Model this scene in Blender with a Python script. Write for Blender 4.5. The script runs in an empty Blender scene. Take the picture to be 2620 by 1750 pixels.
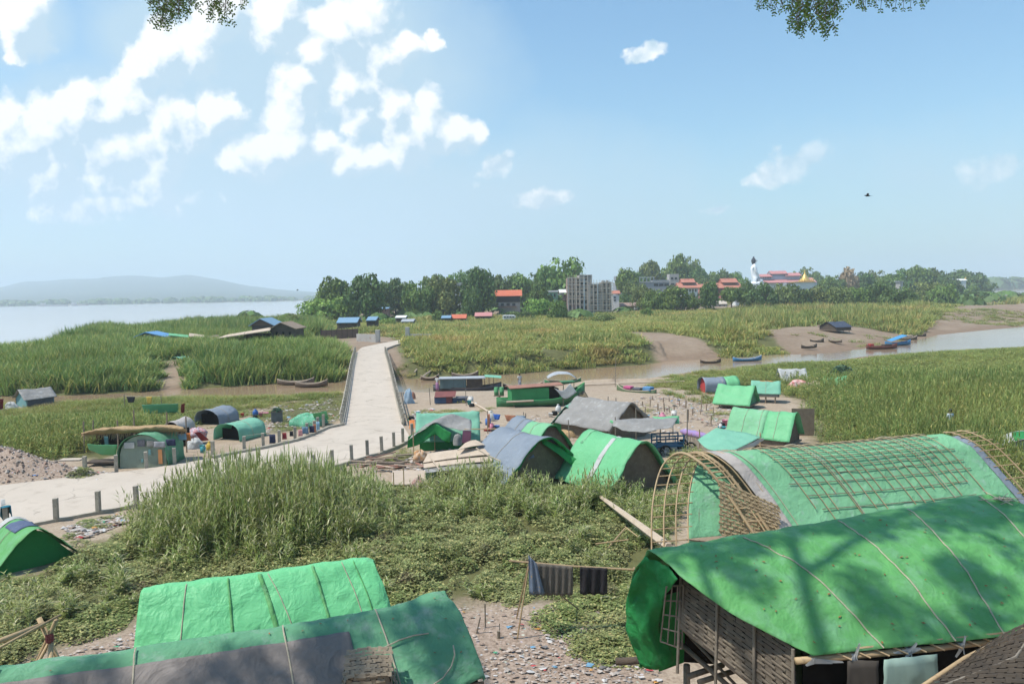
import bpy, bmesh, math, random
import numpy as np
from mathutils import Vector, Matrix, Euler, noise
R = random.Random(7)
SC = bpy.context.scene
COL = SC.collection
RAD = math.radians
# ---------------------------------------------------------------- camera
F = 1900.0; CX, CY = 1310.0, 875.0; H0 = 10.0
PITCH, ROLL = 3.79, 1.0
CAM = Matrix.Translation((0, 0, H0)) @ Matrix.Rotation(RAD(90 - PITCH), 4, 'X') @ Matrix.Rotation(RAD(-ROLL), 4, 'Z')
cam = bpy.data.objects.new('camera', bpy.data.cameras.new('camera'))
cam.data.lens = 36 * F / 2620; cam.data.sensor_width = 36
cam.data.clip_start = 0.1; cam.data.clip_end = 40000
cam.matrix_world = CAM; COL.objects.link(cam); SC.camera = cam
def ray(px, py):
    return (CAM.to_3x3() @ Vector(((px - CX) / F, -(py - CY) / F, -1)))
def G(px, py, z=0.0):
    d = ray(px, py); t = (z - H0) / d.z
    return Vector((d.x * t, d.y * t, z))
def GY(px, py, y):
    d = ray(px, py); t = y / d.y
    return Vector((d.x * t, y, H0 + d.z * t))
# ---------------------------------------------------------------- materials
MATS = {}
def nt_new(name):
    m = bpy.data.materials.new(name); m.use_nodes = True
    nt = m.node_tree; nt.nodes.clear()
    return m, nt
def N(nt, typ, **kw):
    n = nt.nodes.new(typ)
    for k, v in kw.items():
        if k.startswith('i_'):
            k = k[2:]; k = int(k) if k.isdigit() else k.replace('_', ' ')
            n.inputs[k].default_value = v
        else: setattr(n, k, v)
    return n
def L(nt, a, b): nt.links.new(a, b)
def c4(c): return (c[0], c[1], c[2], 1)
def math_n(nt, op, a, b=None, c=None, clamp=False):
    n = N(nt, 'ShaderNodeMath', operation=op); n.use_clamp = clamp
    for i, v in enumerate((a, b, c)):
        if v is None: continue
        if isinstance(v, (int, float)): n.inputs[i].default_value = v
        else: L(nt, v, n.inputs[i])
    return n.outputs[0]
def mix_c(nt, f, a, b, mode='MIX'):
    n = N(nt, 'ShaderNodeMix', data_type='RGBA', blend_type=mode)
    if isinstance(f, (int, float)): n.inputs[0].default_value = f
    else: L(nt, f, n.inputs[0])
    for i, v in ((6, a), (7, b)):
        if isinstance(v, (tuple, list)): n.inputs[i].default_value = c4(v)
        else: L(nt, v, n.inputs[i])
    return n.outputs[2]
def noise_n(nt, vec, scale, detail=4, rough=0.55, dist=0):
    n = N(nt, 'ShaderNodeTexNoise'); n.inputs['Scale'].default_value = scale
    n.inputs['Detail'].default_value = detail; n.inputs['Roughness'].default_value = rough
    n.inputs['Distortion'].default_value = dist
    if vec is not None: L(nt, vec, n.inputs['Vector'])
    return n.outputs['Fac']
def ramp(nt, f, lo, hi):
    n = N(nt, 'ShaderNodeMapRange'); n.inputs[1].default_value = lo; n.inputs[2].default_value = hi
    n.clamp = True; L(nt, f, n.inputs[0]); return n.outputs[0]
def mat(name, col, col2=None, rough=0.8, scale=2.0, spec=0.3, bump=0.0, bscale=None, trans=0.0, metal=0.0,
        stain=None, stain_at=(0.55, 0.7), stretch=None, per_obj=0.0, wave=None, crease=0, crack=0):
    """procedural material: two-tone noise, optional stains, bump, translucency"""
    if name in MATS: return MATS[name]
    m, nt = nt_new(name)
    out = N(nt, 'ShaderNodeOutputMaterial'); bs = N(nt, 'ShaderNodeBsdfPrincipled')
    tc = N(nt, 'ShaderNodeTexCoord'); vec = tc.outputs['Object']
    if stretch:
        mp = N(nt, 'ShaderNodeMapping'); mp.inputs['Scale'].default_value = stretch
        L(nt, vec, mp.inputs[0]); vec = mp.outputs[0]
    if col2 is None: col2 = tuple(c * 0.72 for c in col)
    f = ramp(nt, noise_n(nt, vec, scale, 5), 0.3, 0.72)
    c = mix_c(nt, f, col, col2)
    if wave:
        w = N(nt, 'ShaderNodeTexWave', bands_direction=wave[2] if len(wave) > 2 else 'X'); w.inputs['Scale'].default_value = wave[0]
        w.inputs['Distortion'].default_value = 0.6; L(nt, vec, w.inputs['Vector'])
        c = mix_c(nt, math_n(nt, 'MULTIPLY', w.outputs['Fac'], wave[1]), c, tuple(x * 0.3 for x in col))
    if stain:
        s = ramp(nt, noise_n(nt, vec, scale * 2.7, 6, 0.65), *stain_at)
        c = mix_c(nt, s, c, stain)
    if crack:
        vc = N(nt, 'ShaderNodeTexVoronoi', feature='DISTANCE_TO_EDGE'); vc.inputs['Scale'].default_value = crack; vc.inputs['Detail'].default_value = 2.0
        wn = N(nt, 'ShaderNodeTexNoise'); wn.inputs['Scale'].default_value = 1.3; L(nt, vec, wn.inputs['Vector']); ad = N(nt, 'ShaderNodeVectorMath', operation='ADD'); L(nt, vec, ad.inputs[0]); L(nt, wn.outputs['Color'], ad.inputs[1]); L(nt, ad.outputs[0], vc.inputs['Vector'])
        cm = math_n(nt, 'MULTIPLY', math_n(nt, 'SUBTRACT', 1.0, ramp(nt, vc.outputs['Distance'], 0.004, 0.014)), ramp(nt, noise_n(nt, vec, .3, 3), .45, .6))
        c = mix_c(nt, math_n(nt, 'MULTIPLY', cm, .6), c, tuple(x * .35 for x in col))
    if per_obj:
        oi = N(nt, 'ShaderNodeObjectInfo')
        hs = N(nt, 'ShaderNodeHueSaturation')
        v = math_n(nt, 'MULTIPLY_ADD', oi.outputs['Random'], per_obj, 1 - per_obj / 2)
        L(nt, v, hs.inputs['Value']); L(nt, c, hs.inputs['Color']); c = hs.outputs[0]
    L(nt, c, bs.inputs['Base Color'])
    bs.inputs['Roughness'].default_value = rough; bs.inputs['Specular IOR Level'].default_value = spec
    bs.inputs['Metallic'].default_value = metal
    if bump:
        b = N(nt, 'ShaderNodeBump'); b.inputs['Strength'].default_value = bump; b.inputs['Distance'].default_value = 0.05
        hgt = noise_n(nt, vec, bscale or scale * 5, 5, 0.6)
        if crease:
            vo = N(nt, 'ShaderNodeTexVoronoi', feature='F1'); vo.inputs['Scale'].default_value = crease; vo.inputs['Detail'].default_value = 3.0; vo.inputs['Roughness'].default_value = .6
            wn = N(nt, 'ShaderNodeTexNoise'); wn.inputs['Scale'].default_value = 1.1; L(nt, vec, wn.inputs['Vector']); ad = N(nt, 'ShaderNodeVectorMath', operation='ADD'); L(nt, vec, ad.inputs[0]); L(nt, wn.outputs['Color'], ad.inputs[1]); L(nt, ad.outputs[0], vo.inputs['Vector'])
            hgt = math_n(nt, 'MULTIPLY_ADD', vo.outputs['Distance'], 1.3, hgt)
        L(nt, hgt, b.inputs['Height']); L(nt, b.outputs[0], bs.inputs['Normal'])
    sh = bs.outputs[0]
    if trans:
        tr = N(nt, 'ShaderNodeBsdfTranslucent'); L(nt, c, tr.inputs[0])
        mx = N(nt, 'ShaderNodeMixShader'); mx.inputs[0].default_value = trans
        L(nt, sh, mx.inputs[1]); L(nt, tr.outputs[0], mx.inputs[2]); sh = mx.outputs[0]
    L(nt, sh, out.inputs[0]); MATS[name] = m
    return m
# ---------------------------------------------------------------- object helpers
def tag(o, label=None, cat=None, group=None, kind=None):
    if label: o['label'] = label
    if cat: o['category'] = cat
    if group: o['group'] = group
    if kind: o['kind'] = kind
    return o
def empty(name, loc=(0, 0, 0), rz=0, label=None, cat=None, group=None):
    o = bpy.data.objects.new(name, None); o.location = loc; o.rotation_euler = (0, 0, rz)
    o.empty_display_size = 0.3; COL.objects.link(o)
    return tag(o, label, cat, group)
class MB:
    def __init__(s): s.v = []; s.f = []; s.mi = []; s.cur = 0
    def add(s, vs, fs):
        n = len(s.v); s.v += [tuple(v) for v in vs]; s.f += [tuple(i + n for i in f) for f in fs]; s.mi += [s.cur] * len(fs)
        return s
    def box(s, c, d, rz=0, M=None):
        cx, cy, cz = c; x, y, z = d[0] / 2, d[1] / 2, d[2] / 2
        m = Matrix.Rotation(rz, 3, 'Z') if M is None else M
        vs = [Vector(c) + m @ Vector((a * x, b * y, e * z)) for a in (-1, 1) for b in (-1, 1) for e in (-1, 1)]
        return s.add(vs, [(0, 1, 3, 2), (4, 6, 7, 5), (0, 4, 5, 1), (2, 3, 7, 6), (0, 2, 6, 4), (1, 5, 7, 3)])
    def tube(s, pts, r, n=6, cap=True):
        pts = [Vector(p) for p in pts]; rr = r if isinstance(r, (list, tuple)) else [r] * len(pts)
        vs = []; up = Vector((0, 0, 1))
        for i, p in enumerate(pts):
            d = (pts[min(i + 1, len(pts) - 1)] - pts[max(i - 1, 0)])
            if d.length < 1e-6: d = Vector((0, 0, 1))
            d.normalize(); a = d.cross(up if abs(d.z) < .95 else Vector((1, 0, 0))).normalized(); b = d.cross(a)
            for k in range(n):
                t = 2 * math.pi * k / n
                vs.append(p + (a * math.cos(t) + b * math.sin(t)) * rr[i])
        fs = [(i * n + k, i * n + (k + 1) % n, (i + 1) * n + (k + 1) % n, (i + 1) * n + k) for i in range(len(pts) - 1) for k in range(n)]
        if cap: fs += [tuple(range(n))[::-1], tuple((len(pts) - 1) * n + k for k in range(n))]
        return s.add(vs, fs)
    def grid(s, P, closed=False):
        """P: rows of points"""
        nr, nc = len(P), len(P[0]); vs = [p for row in P for p in row]
        return s.add(vs, [(i * nc + j, i * nc + j + 1, (i + 1) * nc + j + 1, (i + 1) * nc + j) for i in range(nr - 1) for j in range(nc - 1)])
    def lathe(s, prof, n=12, c=(0, 0, 0), sy=1.0):
        vs = [(c[0] + r * math.cos(2 * math.pi * k / n), c[1] + sy * r * math.sin(2 * math.pi * k / n), c[2] + z) for r, z in prof for k in range(n)]
        fs = [(i * n + k, i * n + (k + 1) % n, (i + 1) * n + (k + 1) % n, (i + 1) * n + k) for i in range(len(prof) - 1) for k in range(n)]
        fs += [tuple(range(n))[::-1], tuple((len(prof) - 1) * n + k for k in range(n))]
        return s.add(vs, fs)
    def prism(s, poly, z0, z1):
        n = len(poly); vs = [(p[0], p[1], z0) for p in poly] + [(p[0], p[1], z1) for p in poly]
        return s.add(vs, [tuple(range(n))[::-1], tuple(range(n, 2 * n))] + [(i, (i + 1) % n, n + (i + 1) % n, n + i) for i in range(n)])
    def build(s, name, mats, parent=None, smooth=False, loc=None, solid=0.0, bevel=0.0, label=None):
        me = bpy.data.meshes.new(name); me.from_pydata(s.v, [], s.f)
        if not isinstance(mats, (list, tuple)): mats = [mats]
        for m in mats: me.materials.append(m)
        if any(s.mi): me.polygons.foreach_set('material_index', s.mi)
        if smooth: me.polygons.foreach_set('use_smooth', [True] * len(s.f))
        me.update()
        if not solid:
            b = bmesh.new(); b.from_mesh(me); bmesh.ops.recalc_face_normals(b, faces=b.faces); b.to_mesh(me); b.free()
        o = bpy.data.objects.new(name, me); COL.objects.link(o)
        if parent: o.parent = parent
        if loc is not None: o.location = loc
        if solid:
            md = o.modifiers.new('thick', 'SOLIDIFY'); md.thickness = solid; md.offset = 0
        if bevel:
            md = o.modifiers.new('bevel', 'BEVEL'); md.width = bevel; md.segments = 2; md.limit_method = 'ANGLE'
        if label: o['label'] = label
        return o
def copy_tree(o, parent=None):
    c = o.copy(); COL.objects.link(c); c.parent = parent
    for ch in [x for x in bpy.data.objects if x.parent is o]: copy_tree(ch, c)
    return c
def nz(x, y=0.0, z=0.0): return noise.noise(Vector((x, y, z)))
# ---------------------------------------------------------------- sun, sky, clouds
SUN = Vector((-0.47, -0.13, 0.87)).normalized()
SEL = math.asin(SUN.z); SAZ = math.atan2(SUN.x, SUN.y)
sl = bpy.data.objects.new('sun', bpy.data.lights.new('sun', 'SUN')); sl.data.energy = 3.7; sl.data.angle = RAD(0.7)
sl.data.color = (1.0, 0.945, 0.86); sl.rotation_euler = (-SUN).to_track_quat('-Z', 'Y').to_euler(); COL.objects.link(sl)
W = bpy.data.worlds.new('World'); SC.world = W; W.use_nodes = True; W.cycles.sampling_method = 'MANUAL'; W.cycles.sample_map_resolution = 512
nt = W.node_tree; nt.nodes.clear()
wo = N(nt, 'ShaderNodeOutputWorld'); bg = N(nt, 'ShaderNodeBackground')
sky = N(nt, 'ShaderNodeTexSky', sky_type='NISHITA'); sky.sun_disc = False
sky.sun_elevation = SEL; sky.sun_rotation = SAZ; sky.air_density = 1.3; sky.dust_density = 0.9; sky.ozone_density = 3.0; sky.altitude = 60
SKYS = 0.105
def uv_of(px, py):
    d = ray(px, py); return (d.x / d.y, d.z / d.y)
tc = N(nt, 'ShaderNodeTexCoord'); sp = N(nt, 'ShaderNodeSeparateXYZ'); L(nt, tc.outputs['Generated'], sp.inputs[0])
yy = math_n(nt, 'MAXIMUM', sp.outputs[1], 0.02)
u = math_n(nt, 'DIVIDE', sp.outputs[0], yy); v = math_n(nt, 'DIVIDE', sp.outputs[2], yy)
cmb = N(nt, 'ShaderNodeCombineXYZ'); L(nt, u, cmb.inputs[0]); L(nt, v, cmb.inputs[1]); UV = cmb.outputs[0]
# warp for billows
def warp(vec, scale, amp, detail=5):
    n = N(nt, 'ShaderNodeTexNoise'); n.inputs['Scale'].default_value = scale; n.inputs['Detail'].default_value = detail
    n.inputs['Roughness'].default_value = 0.6; L(nt, vec, n.inputs['Vector'])
    s = N(nt, 'ShaderNodeVectorMath', operation='SUBTRACT'); L(nt, n.outputs['Color'], s.inputs[0]); s.inputs[1].default_value = (.5, .5, .5)
    m = N(nt, 'ShaderNodeVectorMath', operation='SCALE'); L(nt, s.outputs[0], m.inputs[0]); m.inputs['Scale'].default_value = amp
    a = N(nt, 'ShaderNodeVectorMath', operation='ADD'); L(nt, vec, a.inputs[0]); L(nt, m.outputs[0], a.inputs[1])
    return a.outputs[0]
def blobs(vec, lst):
    """union of soft ellipses given in photo pixels (cx, cy, rx, ry, angle, weight)"""
    acc = None
    for (px, py, rx, ry, ang, wt) in lst:
        cu, cv = uv_of(px, py)
        mp = N(nt, 'ShaderNodeMapping', vector_type='TEXTURE')
        mp.inputs['Location'].default_value = (cu, cv, 0); mp.inputs['Rotation'].default_value = (0, 0, RAD(ang))
        mp.inputs['Scale'].default_value = (rx / F, ry / F, 1); L(nt, vec, mp.inputs[0])
        ln = N(nt, 'ShaderNodeVectorMath', operation='LENGTH'); L(nt, mp.outputs[0], ln.inputs[0])
        val = math_n(nt, 'MULTIPLY_ADD', ln.outputs['Value'], -wt * 1.15, wt * 1.35)
        acc = val if acc is None else math_n(nt, 'SMOOTH_MAX', acc, val, 0.12)
    return acc
PUFF = [(20, 370, 125), (115, 345, 112), (205, 285, 98), (300, 262, 92), (395, 325, 105), (485, 325, 88), (548, 290, 74), (130, 430, 108), (280, 400, 105), (400, 425, 80),
        (410, 130, 98), (505, 112, 84), (350, 168, 46), (770, 220, 80), (795, 150, 74), (855, 90, 95), (935, 62, 98), (985, 125, 75), (1052, 112, 50), (1106, 96, 26), (885, 190, 92), (590, 415, 46), (662, 390, 70), (748, 343, 82),
        (825, 357, 62), (888, 400, 56), (950, 412, 48), (915, 275, 60), (1003, 276, 76), (1085, 308, 80), (1165, 342, 66), (1212, 350, 36), (1035, 350, 86), (50, 50, 98), (35, 140, 40), (560, 30, 84), (700, 45, 98)]
WISP = [(1660, 128, 60, 20, 12, .9), (1672, 112, 24, 20, 0, .8), (1395, 508, 70, 26, 3, .8), (2040, 412, 95, 36, 18, .75), (1985, 438, 75, 30, 0, .7),
       (2560, 425, 130, 36, 6, .5), (1265, 435, 80, 24, 28, .6), (270, 530, 200, 40, 4, .6), (420, 520, 90, 40, 0, .6), (1840, 540, 60, 14, 18, .4)]
def puffs(vec):
    acc = None
    for (px, py, r) in PUFF:
        cu, cv = uv_of(px, py); dn = N(nt, 'ShaderNodeVectorMath', operation='DISTANCE'); L(nt, vec, dn.inputs[0]); dn.inputs[1].default_value = (cu, cv, 0)
        val = math_n(nt, 'MULTIPLY_ADD', dn.outputs['Value'], -F / r * 1.15, 1.35)
        acc = val if acc is None else math_n(nt, 'MAXIMUM', acc, val)
    return acc
WSP = blobs(warp(UV, 14.0, 0.05, 4), WISP)
def density(vec):
    wv = warp(vec, 11.0, 0.075, 6)
    d = math_n(nt, 'MAXIMUM', puffs(wv), WSP)
    vo = N(nt, 'ShaderNodeTexVoronoi', feature='F1', voronoi_dimensions='2D'); vo.inputs['Scale'].default_value = 17.0; vo.inputs['Detail'].default_value = 2.0; vo.inputs['Roughness'].default_value = 0.6
    L(nt, wv, vo.inputs['Vector'])
    d = math_n(nt, 'ADD', d, math_n(nt, 'MULTIPLY_ADD', vo.outputs['Distance'], -0.55, 0.33))
    d = math_n(nt, 'ADD', d, math_n(nt, 'MULTIPLY_ADD', noise_n(nt, vec, 14.0, 9, 0.72, 0), 0.95, -0.43))
    return d
off = N(nt, 'ShaderNodeVectorMath', operation='ADD'); L(nt, UV, off.inputs[0]); off.inputs[1].default_value = (-0.014, 0.022, 0)
dens = density(UV); dens2 = density(off.outputs[0])
thin = ramp(nt, u, 0.28, 0.42)
alpha = math_n(nt, 'MULTIPLY', ramp(nt, dens, -0.02, 0.36), math_n(nt, 'MULTIPLY_ADD', thin, -0.5, 1.0))
# faint veil round the big bank of cloud
VEIL = [(420, 400, 720, 230, 0, 1.1), (760, 190, 480, 330, 0, 1.2), (430, 120, 200, 150, 0, 1), (60, 60, 150, 130, 0, .9), (1000, 520, 900, 190, 0, .75), (2350, 450, 420, 120, 0, .3)]
veil = math_n(nt, 'MULTIPLY', ramp(nt, math_n(nt, 'ADD', blobs(warp(UV, 4, 0.12), VEIL), math_n(nt, 'MULTIPLY_ADD', noise_n(nt, UV, 5.0, 6, .6), .8, -.3)), 0, 0.8), 0.92)
lit = math_n(nt, 'MULTIPLY_ADD', math_n(nt, 'SUBTRACT', dens, dens2), 1.7, 0.32)
fine = noise_n(nt, UV, 38.0, 6, 0.65)
lit = math_n(nt, 'ADD', lit, math_n(nt, 'MULTIPLY_ADD', fine, 0.8, -0.40))
rim = math_n(nt, 'SUBTRACT', 1.0, ramp(nt, dens, 0.15, 0.8))
low = ramp(nt, v, 0.06, 0.24)
lit = math_n(nt, 'ADD', lit, math_n(nt, 'MULTIPLY', rim, 0.22))
lit = math_n(nt, 'ADD', lit, math_n(nt, 'MULTIPLY_ADD', low, 0.2, -0.2), clamp=True)
ccol = mix_c(nt, lit, (0.50, 0.665, 0.79), (0.97, 1.0, 1.02))
cbg = N(nt, 'ShaderNodeVectorMath', operation='SCALE'); L(nt, ccol, cbg.inputs[0]); cbg.inputs['Scale'].default_value = 0.80 / SKYS
gain = mix_c(nt, 1.0, sky.outputs[0], (0.85, 1.12, 1.18), 'MULTIPLY')
vcol = N(nt, 'ShaderNodeVectorMath', operation='SCALE'); vcol.inputs[0].default_value = (0.475, 0.655, 0.785); vcol.inputs['Scale'].default_value = 0.80 / SKYS
hz = math_n(nt, 'MULTIPLY', math_n(nt, 'POWER', 2.718, math_n(nt, 'MULTIPLY', v, -7.0)), 0.62)
hcol = N(nt, 'ShaderNodeVectorMath', operation='SCALE'); hcol.inputs[0].default_value = (0.405, 0.555, 0.69); hcol.inputs['Scale'].default_value = 0.74 / SKYS
base_sky = mix_c(nt, hz, gain, hcol.outputs[0])
fin = mix_c(nt, alpha, mix_c(nt, veil, base_sky, vcol.outputs[0]), cbg.outputs[0])
L(nt, fin, bg.inputs[0]); bg.inputs[1].default_value = SKYS; L(nt, bg.outputs[0], wo.inputs[0])
SKY_GAIN = gain.node
SC.view_settings.view_transform = 'Standard'; SC.view_settings.look = 'None'; SC.view_settings.exposure = 0.5; SC.view_settings.gamma = 1
SC.render.engine = 'CYCLES'
SC.cycles.max_bounces = 5; SC.cycles.diffuse_bounces = 2; SC.cycles.glossy_bounces = 2; SC.cycles.transmission_bounces = 3; SC.cycles.volume_bounces = 2
SC.cycles.transparent_max_bounces = 6
SC.cycles.use_denoising = True; SC.cycles.use_adaptive_sampling = True; SC.cycles.adaptive_threshold = 0.02
# haze: one closed box, even density
def haze():
    m, nt = nt_new('haze_air'); out = N(nt, 'ShaderNodeOutputMaterial'); pv = N(nt, 'ShaderNodeVolumePrincipled')
    pv.inputs['Color'].default_value = (0.78, 0.89, 0.98, 1); pv.inputs['Density'].default_value = 0.0003; pv.inputs['Anisotropy'].default_value = 0.0
    L(nt, pv.outputs[0], out.inputs['Volume'])
    o = MB().box((0, 0, 118), (20000, 20000, 244)).build('haze', m); tag(o, kind='stuff')
    o['label'] = 'pale blue haze over the river and the far hills'
    return o
haze()
# ---------------------------------------------------------------- terrain
WZ = -1.3
def poly(pts, z=WZ): return [tuple(G(a, b, z)[:2]) for a, b in pts]
creek = poly([(-400, 1012), (105, 1014), (300, 1007), (450, 998), (590, 990), (715, 981), (883, 978), (1026, 970), (1200, 962), (1300, 958), (1450, 947), (1550, 940), (1630, 935), (1720, 924), (1870, 916),
              (2000, 907), (2080, 906), (2130, 902), (2205, 893), (2330, 875), (2400, 857), (2520, 845), (2620, 836), (3000, 806), (3400, 790), (3600, 860), (3000, 880), (2620, 888), (2430, 900), (2370, 902), (2220, 911), (2100, 928), (2000, 931), (1920, 936),
              (1780, 950), (1671, 967), (1595, 980), (1476, 983), (1271, 1001), (1120, 1004), (1040, 1006), (883, 1001), (832, 1008), (755, 1021), (600, 1021), (500, 1018), (300, 1034), (105, 1038), (-400, 1050)])
rland = [G(-700, 935, -1)[:], G(0, 918, -1)[:], G(120, 905, -1)[:], G(230, 872, -1)[:], G(330, 850, -1)[:], G(640, 826, -1)[:], G(760, 812, -1)[:]]
river = [p[:2] for p in rland] + [(-75, 420), (-50, 900), (-20, 1500), (-200, 2050), (-1600, 1750), (-1900, 1500), (-6000, 900), (-6000, 80), (-250, 60)]
rriver = poly([(2505, 762), (2529, 750), (2553, 741), (2620, 738.5), (2900, 733), (3300, 728), (3300, 752), (2800, 757), (2620, 758), (2560, 761)])
pool = poly([(2436, 797), (2448, 789), (2470, 787), (2462, 796)])
inlet = poly([(2400, 770), (2440, 764), (2505, 760), (2500, 765), (2450, 768)])
def sdf(X, Y, P):
    P = np.array(P, float); n = len(P); d = np.full(X.shape, 1e9); ins = np.zeros(X.shape, bool)
    for i in range(n):
        a = P[i]; b = P[(i + 1) % n]; e = b - a; wx = X - a[0]; wy = Y - a[1]
        t = np.clip((wx * e[0] + wy * e[1]) / (e @ e + 1e-12), 0, 1)
        d = np.minimum(d, (wx - e[0] * t) ** 2 + (wy - e[1] * t) ** 2)
        c = ((a[1] > Y) != (b[1] > Y)) & (X < (b[0] - a[0]) * (Y - a[1]) / (b[1] - a[1] + 1e-12) + a[0])
        ins ^= c
    return np.where(ins, -1, 1) * np.sqrt(d)
def vn(X, Y, s, seed=0):
    """cheap smooth value noise, vectorised"""
    x = X / s + 37.7 * seed; y = Y / s + 91.3 * seed
    xi = np.floor(x); yi = np.floor(y); fx = x - xi; fy = y - yi; fx = fx * fx * (3 - 2 * fx); fy = fy * fy * (3 - 2 * fy)
    def h(a, b):
        q = np.sin(a * 127.1 + b * 311.7 + seed * 17.3) * 43758.5453
        return q - np.floor(q)
    return (h(xi, yi) * (1 - fx) + h(xi + 1, yi) * fx) * (1 - fy) + (h(xi, yi + 1) * (1 - fx) + h(xi + 1, yi + 1) * fx) * fy
def fbm(X, Y, s, seed=0): return (vn(X, Y, s, seed) + .5 * vn(X, Y, s / 2.1, seed + 1) + .25 * vn(X, Y, s / 4.3, seed + 2)) / 1.75
mound = [tuple(G(a, b, 0)[:2]) for a, b in [(-250, 1238), (-250, 1172), (60, 1172), (150, 1184), (262, 1214), (160, 1224), (0, 1237)]]
def sst(t): t = np.clip(t, 0, 1); return t * t * (3 - 2 * t)
ROADL = []
def ground_h(X, Y, detail=True):
    X = np.asarray(X, float); Y = np.asarray(Y, float)
    dc = sdf(X, Y, creek); dr = sdf(X, Y, river); dq = sdf(X, Y, rriver); dp = sdf(X, Y, pool); di = sdf(X, Y, inlet)
    r = np.hypot(X, Y)
    base = np.full(X.shape, -0.22) + 0.22 * (vn(X, Y, 9, 3) - .5)
    # land beyond the creek is a little higher and rolls
    far = sst((Y - 92) / 22) * np.where(X < 15, 1, sst((Y - 95 - 0.9 * (X - 15) * (X > 15)) / 25))
    base = base + far * (0.75 + 1.0 * fbm(X, Y, 38, 5)); nearpath = sst(1 - np.hypot((X + 22) / 16, (Y - 122) / 18)); base = base * (1 - nearpath) + .62 * nearpath * far
    base = base + sst((Y - 210) / 120) * 1.2 * np.clip(1 - (X - 160) / 120, 0, 1)
    base += sst((Y - 500) / 500) * 3.0 * (X > -30)
    bank = np.where(Y < 18, 8.3 * np.clip(1 - Y / 18, 0, 1) ** 1.2, 0); bank = np.minimum(bank, 8.3)
    dm = sdf(X, Y, mound); mo = np.clip(-dm / 2.7, 0, 1); base = base + 1.7 * mo * (0.75 + .5 * fbm(X, Y, 3, 9))
    h = base + bank
    wd = np.minimum(np.minimum(np.minimum(dc, dr), np.minimum(dq, dp)), di)
    farbank = (Y > 86 - 0.0 * X) & (X < 20)
    bw = np.where(X > 25, 13.0, np.where(farbank, 5.0, 8.0)) + np.where(Y > 200, 18, 0)
    bw = bw * (0.7 + .6 * fbm(X, Y, 12, 11))
    t = np.clip(wd / bw, 0, 1); h = np.where(wd >= 0, WZ + 0.0 + (h - WZ) * sst(t * .8 + .2 * t * t) + .04 * (t > 0), WZ - np.minimum(1.6, -wd * 0.22))
    if detail: h = h + np.where(wd > 1, 0.07 * (fbm(X, Y, 1.6, 21) - .5) * np.clip(60 / np.maximum(r, 1), 0, 1), 0)
    return h
def gh(x, y): return float(ground_h(np.array([x]), np.array([y]), False)[0])
def GT(px, py):
    """photo pixel -> point on the terrain"""
    z = 0.0
    for _ in range(6):
        p = G(px, py, z); z = gh(p.x, p.y)
    return Vector((p.x, p.y, z))
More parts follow.
